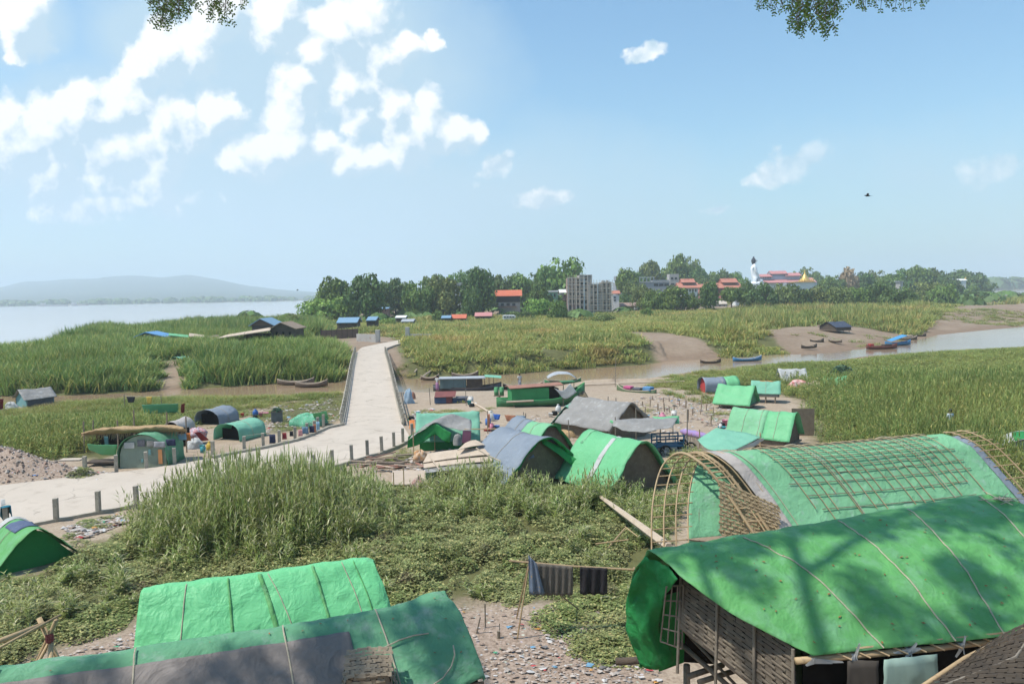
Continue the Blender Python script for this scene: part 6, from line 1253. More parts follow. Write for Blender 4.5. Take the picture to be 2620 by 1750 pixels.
for a, b, z, l in ((1008, 1262, 1.1, 'bamboo stake standing in front of the buff board, left one'), (1034, 1262, 1.35, 'bamboo stake standing in front of the buff board, right one')):
    q = G(a, b, -.2); mb = MB(); mb.tube([q, q + Vector((0, 0, z))], .03, 6); put('bamboo_stake', mb, M_BAM, l, 'stake', 'stakes by the buff board')
# stumps of an old landing
stk = [(1645, 1040, .6), (1663, 1042, .9), (1683, 1050, .8), (1700, 1053, 1.0), (1713, 1056, .8), (1725, 1052, .6), (1739, 1040, .7), (1755, 1045, .9), (1772, 1062, .7), (1792, 1060, 1.6), (1808, 1052, .8), (1825, 1060, .8), (1670, 1025, .6), (1697, 1030, .6), (1712, 1028, .5), (1735, 1028, .6), (1760, 1076, 1.2), (1818, 1088, 1.0), (1650, 1058, .7), (1688, 1068, .6)]
STM = None
for k, (a, b, h_) in enumerate(stk):
    q = G(a, b, -.2)
    if STM is None: STM = MB().tube([(0, 0, -.1), (.01, 0, .5), (0, .01, 1.0)], .05, 6).build('landing_stump', M_WOOD); o = STM
    else: o = STM.copy(); COL.objects.link(o)
    o.location = q; o.scale = (R.uniform(.7, 1.2),) * 2 + (h_ * .75,); o.rotation_euler = (R.gauss(0, .05), R.gauss(0, .05), R.random() * 6); tag(o, 'bare post stump of the old landing on the sand', 'stump', 'post stumps on the sand')
for a, b, z, l in ((1555, 1092, 2.3, 'tall cane before the grey roofed hut, left one'), (1577, 1092, 2.2, 'tall cane before the grey roofed hut, right one'), (1758, 1150, 2.6, 'tall cane left of the mint awning'), (1340, 1102, 1.4, 'cane between the slate hut and the washing line'), (1457, 1130, 1.5, 'post by the mint slope tent'), (1434, 1098, 1.5, 'short dark post by the mint slope tent'), (1101, 1036, 1.6, 'thin cane left of the tin shack'), (1193, 1038, 1.5, 'thin cane right of the tin shack'), (1315, 1045, 1.5, 'grey post before the green cabin boat'), (1441, 1040, 1.6, 'thin cane under the slung white sheet'), (2005, 1135, 1.5, 'thick pale post near the brown mat wall'), (2014, 1130, 1.0, 'thin post near the brown mat wall'), (1574, 990, 3.2, 'tall mooring cane by the creek')):
    q = G(a, b, -.2); mb = MB(); mb.tube([q, q + Vector((R.gauss(0, .04), 0, z))], .035 if 'thick' not in l else .08, 6); put('cane', mb, M_BAMG, l, 'cane', 'canes standing in the camp')
mb = MB(); mb.tube([GT(1482, 989) + Vector((0, 0, .15)), GT(1610, 985) + Vector((0, 0, .2)), GT(1751, 979) + Vector((0, 0, .15))], .09, 6); put('mooring_pole', mb, M_PALEW, 'very long bamboo pole lying along the creek edge', 'pole')
mb = MB(); o_ = G(1545, 985, -1.0)
mb.tube([o_, G(1565, 970, -.3), G(1584, 954, .6)], [.06, .05, .02], 5); mb.tube([G(1565, 970, -.3), G(1592, 966, -.1)], [.03, .01], 4); mb.tube([G(1560, 974, -.5), G(1604, 978, -.5)], [.03, .01], 4); put('dead_branch', mb, M_WOOD, 'bare forked branch stuck at the creek edge', 'branch')
heap('yellow can and dark scrap under the green boat prow', 1487, 1036, 44, 30, mat('dark_scrap', (0.10, 0.09, 0.09), (0.3, 0.22, 0.1), scale=4, stain=(0.5, 0.38, 0.05), stain_at=(.62, .66)), 'scrap_heap', 'scrap', .3, 31)
heap('straw heap between the green striped hut and the grey roofed hut', 1600, 1108, 150, 24, M_THATCH, 'straw_heap', 'straw', .15, 32, d=2.0)
heap('straw heap in front of the mint slope tent', 1470, 1122, 90, 22, M_THATCH, 'straw_heap', 'straw', .15, 33, d=1.5)
for k, (a, b) in enumerate(((1908, 1106), (1945, 1118))): put('brown_crate', MB().box((0, 0, .25), (.85, .6, .45)), HULLR, ('rusty brown crate under the pale green arched hut, left one', 'rusty brown crate under the pale green arched hut, right one')[k], 'crate', 'brown crates', loc=G(a, b, -.2), bevel=.02)
heap('red and white laundry heap beside the orange patched hut', 2048, 992, 46, 16, mat('redwhite', (0.5, 0.06, 0.05), (0.6, 0.55, 0.5), scale=4), 'laundry_heap', 'laundry', .2, 34, z=.2)
heap('pale timber and rag heap beside the little green tarp', 2090, 996, 50, 16, mat('rags', (0.5, 0.45, 0.38), (0.35, 0.2, 0.12), scale=4), 'rag_heap', 'rags', .25, 35)
heap('grey and orange rag heap right of the leafy mound', 2190, 968, 36, 14, mat('rags2', (0.32, 0.3, 0.32), (0.4, 0.25, 0.14), scale=4), 'rag_heap', 'rags', .25, 36)
# boards across the far bank
for k, (a, b, c, d, w, l) in enumerate(((1074, 930, 1186, 945, .12, 'long bleached plank on the grassy far bank, upper one'), (1060, 925, 1120, 944, .1, 'long bleached plank on the grassy far bank, lower one'), (815, 897, 893, 904, .25, 'bleached boards laid in the grass left of the bridge'), (768, 882, 850, 876, .06, 'low rail on posts left of the bridge end'), (1205, 1030, 1260, 1062, .1, 'pale plank lying on the sand below the beached boat'))):
    p0, p1 = GT(a, b) + Vector((0, 0, .5 if k < 4 else .08)), GT(c, d) + Vector((0, 0, .45 if k < 4 else .08)); mb = MB(); mb.tube([p0, p0.lerp(p1, .5) + Vector((0, 0, .05)), p1], w, 5)
    if k < 4:
        for t in (.1, .5, .9): q = p0.lerp(p1, t); mb.tube([q, q - Vector((0, 0, .9))], .05, 4)
    put('bleached_plank', mb, M_PALEW, l, 'plank', 'planks lying about')
put('blue_scrap', MB().box((0, 0, .03), (.8, .35, .06)), flat('blue_plastic', (0.04, 0.2, 0.5)), 'flat blue plastic piece on the rubble heap', 'plastic', loc=G(82, 1216, .15), bevel=.02)
put('pale_slab', MB().box((0, 0, .1), (1.3, .5, .1)), M_CONC, 'pale broken slab on the right of the rubble heap', 'slab', loc=G(183, 1180, .25), bevel=.02)
def rubble():
    mb = MB(); ms = [mat('rubble_' + n, c, scale=4) for n, c in (('grey', (0.36, 0.30, 0.26)), ('brick', (0.38, 0.25, 0.19)), ('pale', (0.48, 0.42, 0.36)), ('dark', (0.26, 0.2, 0.16)))]; P = np.array(mound); lo, hi = P.min(0), P.max(0); n = 0
    while n < 900:
        x, y = R.uniform(lo[0], hi[0]), R.uniform(lo[1], hi[1])
        if sdf(np.array([x]), np.array([y]), mound)[0] > .2: continue
        n += 1; mb.cur = R.choices(range(4), [5, 3, 3, 2])[0]; s = R.uniform(.04, .15) * R.uniform(.5, 1.3)
        mb.box((x, y, gh(x, y) + s * .25), (s * R.uniform(.6, 1.8), s, s * .6), M=Euler((R.random() * 3, R.random() * 3, R.random() * 3)).to_matrix())
    o = mb.build('rubble', ms); tag(o, 'heap of broken brick and concrete rubble beside the road', kind='stuff')
rubble()
# ---------------------------------------------------------------- people and birds
SKIN = mat('skin', (0.28, 0.155, 0.10), (0.24, 0.13, 0.085), rough=.6); HAIR = mat('hair', (0.012, 0.011, 0.011), (0.02, 0.018, 0.017), rough=.5)
def skin_mesh(name, pts, edges, rad, m, par, sub=1):
    me = bpy.data.meshes.new(name); me.from_pydata(pts, edges, []); me.materials.append(m); o = bpy.data.objects.new(name, me); COL.objects.link(o); o.parent = par
    md = o.modifiers.new('skin', 'SKIN'); md.use_smooth_shade = True
    for v, r in zip(me.skin_vertices[0].data, rad): v.radius = (r, r) if not isinstance(r, tuple) else r
    me.skin_vertices[0].data[0].use_root = True
    s = o.modifiers.new('smooth', 'SUBSURF'); s.levels = sub; s.render_levels = sub + 1; return o
def person(loc, yaw, label, shirt, lower, pose='stand'):
    root = empty('person', loc[:], RAD(yaw), label, 'person')
    P = [(0, 0, .95), (0, -.01, 1.15), (0, 0, 1.38), (0, 0, 1.5), (0, .01, 1.62), (0, .0, 1.72), (.17, 0, 1.42), (.25, .02, 1.15), (.24, .14 if pose != 'stand' else .05, .92), (-.17, 0, 1.42), (-.25, .02, 1.15), (-.24, .12 if pose != 'stand' else .05, .92), (.09, 0, .88), (.10, .02, .48), (.10, 0, .06), (.10, .13, .03), (-.09, 0, .88), (-.10, .02, .48), (-.10, 0, .06), (-.10, .13, .03), (.24, .17 if pose != 'stand' else .06, .84), (-.24, .15 if pose != 'stand' else .06, .84)]
    E = [(0, 1), (1, 2), (2, 3), (3, 4), (4, 5), (2, 6), (6, 7), (7, 8), (2, 9), (9, 10), (10, 11), (0, 12), (12, 13), (13, 14), (14, 15), (0, 16), (16, 17), (17, 18), (18, 19), (8, 20), (11, 21)]
    Rr = [(.14, .1), (.13, .09), (.15, .09), .05, .085, .075, .06, .045, .03, .06, .045, .03, .085, .06, .04, .03, .085, .06, .04, .03, .022, .022]
    skin_mesh('body', P, E, Rr, SKIN, root)
    skin_mesh('shirt', [(0, 0, .9), (0, -.01, 1.15), (0, 0, 1.40), (.17, 0, 1.42), (.24, .02, 1.22), (-.17, 0, 1.42), (-.24, .02, 1.22), (0, 0, 1.46)], [(0, 1), (1, 2), (2, 3), (3, 4), (2, 5), (5, 6), (2, 7)], [(.17, .13), (.16, .12), (.175, .115), .085, .07, .085, .07, .06], shirt, root)
    mb = MB(); mb.lathe([(.17, .98), (.19, .8), (.2, .4), (.21, .14)], 14, sy=.75); mb.build('longyi', lower, root, True)
    mb = MB(); mb.lathe([(.07, 1.56), (.098, 1.63), (.1, 1.7), (.075, 1.77), (.01, 1.79)], 12, (0, -.018, 0)); mb.build('hair', HAIR, root, True)
    for s in (-1, 1): MB().lathe([(.012, -.012), (.014, 0), (.008, .012)], 6, (s * .032, .083, 1.665)).build('eye', HAIR, root)
    MB().tube([(0, .085, 1.66), (0, .108, 1.635)], .012, 5).build('nose', SKIN, root)
    return root
q = G(2430, 1110, -.2); person(Vector((q.x, q.y, -.25)), 8, 'person in a pale blue-white shirt wading through the reeds, seen from behind', mat('pale_shirt', (0.55, 0.62, 0.66), (0.5, 0.57, 0.6)), CB_['navy']); CLEAR.extend([(q.x, q.y, .9), (q.x * .98, q.y * .98, 1.2), (q.x * .95, q.y * .95, 1.5), (q.x * .92, q.y * .92, 1.2)])
person(G(1119, 1001, -.75), 150, 'person in white and purple standing at the end of the grey houseboat', TW, CB_['purple'])
person(G(1330, 996, -.6), 200, 'person in a white shirt on the deck beyond the green cabin boat', TW, CB_['grey'])
def bird(px, py, y, s, label, yaw):
    mb = MB(); mb.tube([(-.2, 0, 0), (-.08, 0, .01), (.08, 0, .02), (.17, 0, .05), (.24, 0, .04)], [.01, .05, .06, .035, .006], 6)
    o = empty('bird', GY(px, py, y)[:], RAD(yaw), label, 'bird', 'birds in the sky'); o.scale = (s,) * 3; m = flat('bird_black', (0.015, 0.015, 0.017)); mb.build('body', m, o, True)
    for k in (-1, 1): MB().add([(.08, 0, .03), (-.07, 0, .03), (-.06, k * .22, .16), (.06, k * .25, .17), (-.05, k * .5, .06)], [(0, 1, 2, 3), (3, 2, 4)]).build('wing', m, o, solid=.008)
    MB().add([(-.18, 0, 0), (-.32, -.06, 0), (-.32, .06, 0)], [(0, 1, 2)]).build('tail', m, o, solid=.008)
bird(2220, 502, 60, 1.1, 'small black bird flying over the right side of the sky', 160); bird(761, 743, 150, 1.2, 'tiny bird low above the river by the hills', 20)
# ---------------------------------------------------------------- small camp clutter, each thing its own
def clutter():
    where = ['by the bridge foot', 'beside the mint ridge tent', 'beside the slate hut', 'by the grey roofed hut', 'near the old landing stumps', 'beside the pale green arched hut', 'near the beached green boat', 'by the tin shack', 'near the blue cart', 'by the far left thatched shelter', 'beside the slate arch tent', 'on the sand left of the bridge']
    pos = [(1068, 1070), (1240, 1085), (1262, 1110), (1560, 1112), (1705, 1075), (1860, 1090), (1430, 1062), (1215, 1035), (1650, 1160), (520, 1150), (600, 1070), (660, 1062)]
    kinds = [('bucket', 'plastic bucket', 'bucket'), ('jerrycan', 'square jerrycan', 'jerrycan'), ('sack', 'slumped sack', 'sack'), ('basin', 'shallow basin', 'basin'), ('pot', 'blackened cooking pot', 'pot')]
    cols = [('red', (0.45, 0.05, 0.05)), ('blue', (0.05, 0.15, 0.42)), ('yellow', (0.55, 0.38, 0.06)), ('white', (0.62, 0.6, 0.57)), ('pink', (0.55, 0.2, 0.28)), ('teal', (0.04, 0.25, 0.28))]
    for w, (px, py) in zip(where, pos):
        for k, (nm, desc, cat) in enumerate(R.sample(kinds, 4)):
            cn, c = R.choice(cols); p = G(px + R.uniform(-22, 22), py + R.uniform(-9, 9), -.2); m = flat('plastic_' + cn, c, rough=.5) if nm != 'pot' else BK; mb = MB(); s = R.uniform(.9, 1.4)
            if nm == 'pot': cn = 'round'
            if nm == 'bucket': mb.lathe([(.12, 0), (.16, .3), (.17, .31), (.15, .3), (.11, .05)], 12)
            elif nm == 'basin': mb.lathe([(.18, 0), (.3, .14), (.31, .15), (.28, .14), (.17, .03)], 14)
            elif nm == 'pot': mb.lathe([(.1, 0), (.19, .06), (.2, .15), (.15, .22), (.18, .25), (.14, .24)], 12)
            elif nm == 'sack': mb.lathe([(.2, 0), (.27, .12), (.26, .35), (.16, .5), (.07, .56), (.12, .62)], 10, sy=.75)
            else: mb.box((0, 0, .2), (.3, .2, .4)); mb.lathe([(.04, .4), (.04, .46)], 8, (.08, 0, 0)); mb.tube([(-.12, 0, .4), (-.08, 0, .46), (.02, 0, .46), (.04, 0, .41)], .015, 4)
            o = mb.build(nm, m, None, True, p); o.scale = (s, s, s); o.rotation_euler = (0, 0, R.random() * 6); tag(o, '%s %s standing %s' % (cn, desc, w), cat, 'household things about the camp')
clutter()
rnd = random.Random(3)
C_REED = proto_coll('reed_plant', [reed_clump(rnd, 5, 2.1, .05, .55, 13, .22) for _ in range(5)], M_REED)
C_FIELD = proto_coll('field_reed_plant', [reed_clump(rnd, 7, 1.6, .055, .5, 8, .35) for _ in range(5)], M_FIELD)
C_ISLE = proto_coll('isle_reed_plant', [tuft(rnd, 70, 2.2, .11, .75, .45) for _ in range(5)], M_ISLE)
C_MID = proto_coll('mid_grass_plant', [tuft(rnd, 55, 1.2, .10, .8, .7) for _ in range(5)], M_MID)
C_BUSH = proto_coll('creeper_plant', [bush_clump(rnd, 150, .5, 1.0, .06) for _ in range(5)], M_BUSH)
C_LOW = proto_coll('low_grass_plant', [tuft(rnd, 40, 1.0, .035, .4, .9) for _ in range(4)], M_LOW)
def hn(base, var, s, seed): return lambda X, Y: base * (1 - var + 2 * var * fbm(X, Y, s, seed))
# near reeds (height follows the photo: a tall stand behind the road, a shorter one by the huts)
P1 = zp([(340, 1345), (430, 1305), (560, 1285), (700, 1275), (860, 1262), (960, 1262), (1030, 1300), (990, 1360), (880, 1410), (700, 1450), (520, 1460), (350, 1430)])
a1 = spots(P1, .34, 5, lambda X, Y: 2.75 * (0.6 + .8 * fbm(X, Y, 3.5, 40)) * (1 - .28 * sst((X + 9) / 6)), 1, avoid=ROADP, dens=lambda X, Y: .55 + .45 * sst((Y - 25) / 6))
P2 = zp([(1040, 1262), (1160, 1228), (1290, 1215), (1420, 1235), (1500, 1225), (1680, 1210), (1700, 1290), (1655, 1395), (1560, 1330), (1400, 1345), (1250, 1340), (1080, 1335)])
a2 = spots(P2, .42, 5, hn(1.45, .45, 4, 41), 2, avoid=ROADP, dens=lambda X, Y: .35 + .6 * (fbm(X, Y, 4, 43) > .45))
P3 = zp([(1650, 1225), (1720, 1180), (1760, 1160), (1830, 1170), (1760, 1290), (1700, 1420), (1620, 1420)])
a3 = spots(P3, .45, 5, hn(1.3, .4, 4, 44), 3)
a4 = spots(V_BUSH, .55, 5, hn(1.0, .5, 4, 47), 4, avoid=ROADP, dens=lambda X, Y: .3 * (fbm(X, Y, 3, 48) > .52))
scatter('reeds', 'tall green reeds growing in front of the road and huts', np.concatenate([a1, a2, a3, a4]), C_REED, 2.1)
# creeping bushes over the near slope
nb = lambda X, Y: .35 + .75 * fbm(X, Y, 3.5, 50)
b1 = spots(V_BUSH, .30, 5, lambda X, Y: .30 + .75 * fbm(X, Y, 3, 50) ** 1.5, 4, avoid=ROADP, dens=lambda X, Y: np.clip((fbm(X, Y, 2.6, 51) - .34) * 5, 0, 1))
P4 = zp([(1490, 1660), (1440, 1610), (1520, 1575), (1620, 1560), (1660, 1650), (1620, 1680), (1530, 1690)]); b2 = spots(P4, .22, 5, hn(.6, .3, 2, 52), 5)
P5 = zp([(1380, 1590), (1400, 1545), (1500, 1540), (1500, 1580), (1430, 1600)]); b3 = spots(P5, .22, 5, hn(.5, .3, 2, 53), 6)
P6 = zp([(160, 1222), (175, 1205), (240, 1205), (245, 1222)]); b4 = spots(P6, .3, 5, hn(.5, .2, 2, 54), 7)
P7 = zp([(165, 1372), (215, 1330), (290, 1310), (260, 1350), (200, 1385)]); b5 = spots(P7, .3, 5, hn(.4, .2, 2, 55), 8, avoid=ROADP)
P8 = zp([(2350, 1190), (2330, 1130), (2450, 1120), (2700, 1140), (2900, 1300), (2600, 1330), (2420, 1260)]); b6 = spots(P8, .35, 5, hn(1.0, .3, 3, 56), 9)
P9 = zp([(300, 1215), (330, 1205), (355, 1205), (350, 1218)]); b7 = spots(P9, .25, 5, hn(.9, .2, 2, 57), 10, avoid=ROADP)
scatter('undergrowth', 'low leafy creepers and weeds over the near slope', np.concatenate([b1, b2, b3, b4, b5, b6, b7]), C_BUSH)
# right field
f1 = spots(V_RIGHTFIELD, .50, 5, lambda X, Y: 2.05 * (.7 + .6 * fbm(X, Y, 7, 60)) * (.45 + .55 * sst((X - 10 - .15 * Y) / 8)) * (1 - .68 * sst((Y - 60) / 30)), 11, grow=.55, ef=4)
f2 = spots(V_LEFTFIELD, .5, 5, lambda X, Y: 1.45 * (.7 + .6 * fbm(X, Y, 8, 61)) * (1 - .75 * sst((Y - 54) / 10)), 12, grow=.4, avoid=ROADP)
scatter('reed_field', 'dense field of green reeds on the flats', np.concatenate([f1, f2]), C_FIELD, 1.6)
i1 = spots(V_LEFTISLE, .75, 5, lambda X, Y: 2.3 * (.6 + .8 * fbm(X, Y, 14, 62)) * (.55 + .45 * sst((-X - 10) / 15)), 13, grow=.55, avoid=SAND_FAR + ROADP)
P10 = [(-140, 150), (-75, 150), (-40, 160), (-52, 215), (-60, 245), (-110, 245)]
i2 = spots(P10, 1.1, 5, lambda X, Y: 3.2 * (.6 + .8 * fbm(X, Y, 20, 63)), 14, grow=.5)
scatter('island_reeds', 'tall dense reeds covering the left island', np.concatenate([i1, i2]), C_ISLE, 2.2)
m1 = spots(V_MIDISLE, .95, 5, lambda X, Y: 1.3 * (.35 + 1.3 * fbm(X, Y, 15, 64)), 15, grow=.6, avoid=SAND_FAR + ROADP)
P11 = zp([(1940, 850), (2340, 845), (2420, 800), (2430, 775), (1900, 795), (1750, 860), (1880, 888)], .6)
m2 = spots(P11, 1.6, 5, lambda X, Y: 2.6 * (.5 + fbm(X, Y, 20, 65)), 16, grow=.55, avoid=SAND_FAR)
P12 = [(30, 330), (130, 330), (300, 330), (330, 520), (100, 520), (0, 500)]
m3 = spots(P12, 3.0, 5, lambda X, Y: 2.6 * (.5 + fbm(X, Y, 25, 66)), 17, grow=.6)
scatter('bank_grass', 'rough green and straw coloured grass on the far bank', np.concatenate([m1, m2, m3]), C_MID, 1.2)
l1 = spots(V_LOWGREEN, .42, 4, hn(.32, .5, 3, 70), 18, dens=lambda X, Y: np.clip((fbm(X, Y, 4, 71) - .42) * 6, 0, 1), avoid=ROADP)
l2 = spots(zp([(1040, 1060), (1060, 1040), (1240, 1035), (1290, 1040), (1200, 1062), (1060, 1075)]), .4, 4, hn(.25, .5, 3, 72), 19, dens=lambda X, Y: .6 * (fbm(X, Y, 3, 73) > .45), avoid=ROADP)
l3 = spots(zp([(1640, 1000), (1760, 985), (1850, 1000), (1900, 1060), (1830, 1080), (1790, 1030), (1700, 1010)]), .45, 4, hn(.6, .5, 3, 74), 20, dens=lambda X, Y: .7 * (fbm(X, Y, 3, 75) > .45))
l4 = spots(zp([(620, 1030), (860, 1008), (880, 1060), (700, 1120), (520, 1090)]), .5, 4, hn(.28, .5, 3, 76), 21, dens=lambda X, Y: .5 * (fbm(X, Y, 3, 77) > .55), avoid=ROADP)
l5 = spots(zp([(1480, 1060), (1660, 1030), (1700, 1040), (1650, 1060)]), .5, 4, hn(.2, .5, 3, 78), 22, dens=lambda X, Y: .5 * (fbm(X, Y, 3, 79) > .5))
l6 = spots(zp([(1740, 800), (1960, 860), (2350, 848), (2620, 800), (3000, 770), (3000, 800), (2500, 850), (2050, 905)], .2), 1.6, 4, hn(.7, .5, 8, 80), 23, grow=.6, dens=lambda X, Y: .8 * (fbm(X, Y, 22, 81) > .6))
l7 = spots(zp([(1950, 838), (2480, 800), (2620, 800), (2800, 802), (2620, 822), (2480, 822)], .2), 1.0, 4, hn(.8, .4, 8, 82), 24, grow=.6)
l8 = spots(zp([(880, 970), (1040, 955), (1300, 950), (1300, 935), (1040, 935), (640, 968), (640, 990)]), .8, 4, hn(.7, .5, 5, 83), 25, dens=lambda X, Y: .5 * (fbm(X, Y, 5, 84) > .4), avoid=ROADP)
l9 = spots(zp([(980, 1175), (1050, 1135), (1060, 1160), (1010, 1190)]), .3, 4, hn(.35, .3, 2, 85), 26, avoid=ROADP)
l10 = spots(zp([(-300, 1012), (-300, 1085), (330, 1065), (520, 1052), (700, 1040), (870, 1010), (870, 975), (600, 992), (300, 1006)]), .4, 4, hn(.5, .5, 4, 91), 31, dens=lambda X, Y: .35 + .6 * (fbm(X, Y, 4, 92) > .42), avoid=ROADP)
l11 = spots(zp([(1640, 990), (1700, 958), (1900, 918), (2100, 911), (2250, 893), (2450, 886), (2700, 874), (3200, 872), (3200, 940), (2450, 950), (1900, 985)]), .5, 4, hn(.5, .4, 4, 93), 32, grow=.4, ef=1)
scatter('grass', 'patches of short grass on the sandy ground', np.concatenate([l1, l2, l3, l4, l5, l6, l7, l8, l9, l10, l11]), C_LOW)
# ---------------------------------------------------------------- trees
M_TRUNK = mat('bark', (0.11, 0.085, 0.06), (0.07, 0.055, 0.04), scale=1.5, rough=.95, spec=.1, bump=.5)
def crownmat(name, a, b): return leafmat(name, a, b, tuple(min(1, x * 1.35) for x in a), .25, .03, vary=.34)
CM = {'deep': crownmat('crown_deep', (0.091, 0.152, 0.040), (0.121, 0.179, 0.046)), 'mid': crownmat('crown_mid', (0.151, 0.224, 0.050), (0.121, 0.197, 0.046)),
      'olive': crownmat('crown_olive', (0.171, 0.206, 0.058), (0.131, 0.170, 0.050)), 'bright': crownmat('crown_bright', (0.201, 0.287, 0.058), (0.171, 0.260, 0.050)), 'dry': crownmat('crown_dry', (0.322, 0.224, 0.141), (0.241, 0.197, 0.099))}
def crown_mesh(seed, shape, m, nq=3400):
    rd = random.Random(seed); lobes = []
    for i in range(26):
        while True:
            p = Vector((rd.uniform(-1, 1), rd.uniform(-1, 1), rd.uniform(-1, 1)))
            if p.length < 1: break
        if shape == 'dome': c = Vector((p.x * .72, p.y * .72, .52 + p.z * .36 - .15 * (p.x ** 2 + p.y ** 2))); r = rd.uniform(.2, .38)
        elif shape == 'tall': c = Vector((p.x * .7 * (1.05 - .25 * max(p.z, 0)), p.y * .7, .52 + p.z * .36)); r = rd.uniform(.24, .38)
        elif shape == 'flat': c = Vector((p.x * .75, p.y * .75, .72 + p.z * .16 - .12 * (p.x ** 2 + p.y ** 2))); r = rd.uniform(.2, .33)
        else: c = Vector((p.x * .7, p.y * .7, .36 + p.z * .34)); r = rd.uniform(.24, .4)
        lobes.append((c, r))
    mb = MB()
    for i in range(nq):
        c, r = lobes[rd.randrange(len(lobes))]; n = Vector((rd.gauss(0, 1), rd.gauss(0, 1), rd.gauss(.25, 1))).normalized()
        p = c + Vector((n.x * r, n.y * r, n.z * r * .72)) * rd.uniform(.62, 1.1) ** .7
        if p.z < .01: continue
        nn = (n + Vector((rd.gauss(0, .45), rd.gauss(0, .45), rd.gauss(0, .45)))).normalized(); t = nn.orthogonal().normalized(); t.rotate(Matrix.Rotation(rd.uniform(0, 6.28), 3, nn)); b = nn.cross(t)
        s = rd.uniform(.026, .06); mb.add([p - t * s - b * s * .5, p + t * s * .8 - b * s * .6, p + t * s + b * s * .6, p - t * s * .7 + b * s * .7], [(0, 1, 2, 3)])
    me = bpy.data.meshes.new('crown'); me.from_pydata(mb.v, [], mb.f); me.materials.append(m); me.update(); return me
def trunk_mesh(seed, frac):
    rd = random.Random(seed); mb = MB(); top = Vector((rd.uniform(-.05, .05), rd.uniform(-.05, .05), frac))
    mb.tube([(0, 0, -.03), (.01, 0, frac * .5), top], [.055, .042, .034], 7)
    for i in range(6):
        a = i * 1.05 + rd.uniform(-.3, .3); e = top + Vector((math.cos(a) * rd.uniform(.3, .55), math.sin(a) * rd.uniform(.3, .55), rd.uniform(.2, .42)))
        mid = top.lerp(e, .5) + Vector((0, 0, .06)); mb.tube([top - Vector((0, 0, .03)), mid, e], [.028, .018, .007], 5)
        for j in range(2):
            e2 = mid + Vector((rd.uniform(-.25, .25), rd.uniform(-.25, .25), rd.uniform(.1, .3))); mb.tube([mid, e2], [.012, .004], 4)
    me = bpy.data.meshes.new('trunk'); me.from_pydata(mb.v, [], mb.f); me.materials.append(M_TRUNK); me.update(); return me
CR = {}; TRK = {}
def tree(px, top, base, wid, shape='dome', tone='deep', depth=None, label='', kind='leafy_tree', group='trees of the village', dens=None):
    p = GT(px, base) if depth is None else None
    if p is None:
        p = GY(px, base, depth); g = gh(p.x, depth); p.z = g
    top_p = GY(px, top, p.y); hgt = top_p.z - p.z; w = wid * 1.22 * p.y / F / 2
    seed = R.randrange(3); key = (shape, tone, seed)
    if key not in CR: CR[key] = crown_mesh(hash(shape) % 1 + seed * 7 + len(shape), shape, CM[tone])
    if (shape, seed) not in TRK: TRK[(shape, seed)] = trunk_mesh(seed + 3, {'dome': .38, 'tall': .35, 'flat': .5, 'bushy': .22}[shape])
    root = empty(kind, (p.x, p.y, p.z - .1), R.uniform(0, 6.28), label, 'tree', group)
    c = bpy.data.objects.new('crown', CR[key]); COL.objects.link(c); c.parent = root
    t = bpy.data.objects.new('trunk', TRK[(shape, seed)]); COL.objects.link(t); t.parent = root
    rr = R.uniform(.9, 1.08)
    c.scale = (w / .9, w / .9, hgt / .95); t.scale = (min(w, hgt * .6), min(w, hgt * .6), hgt * .97)
    return root
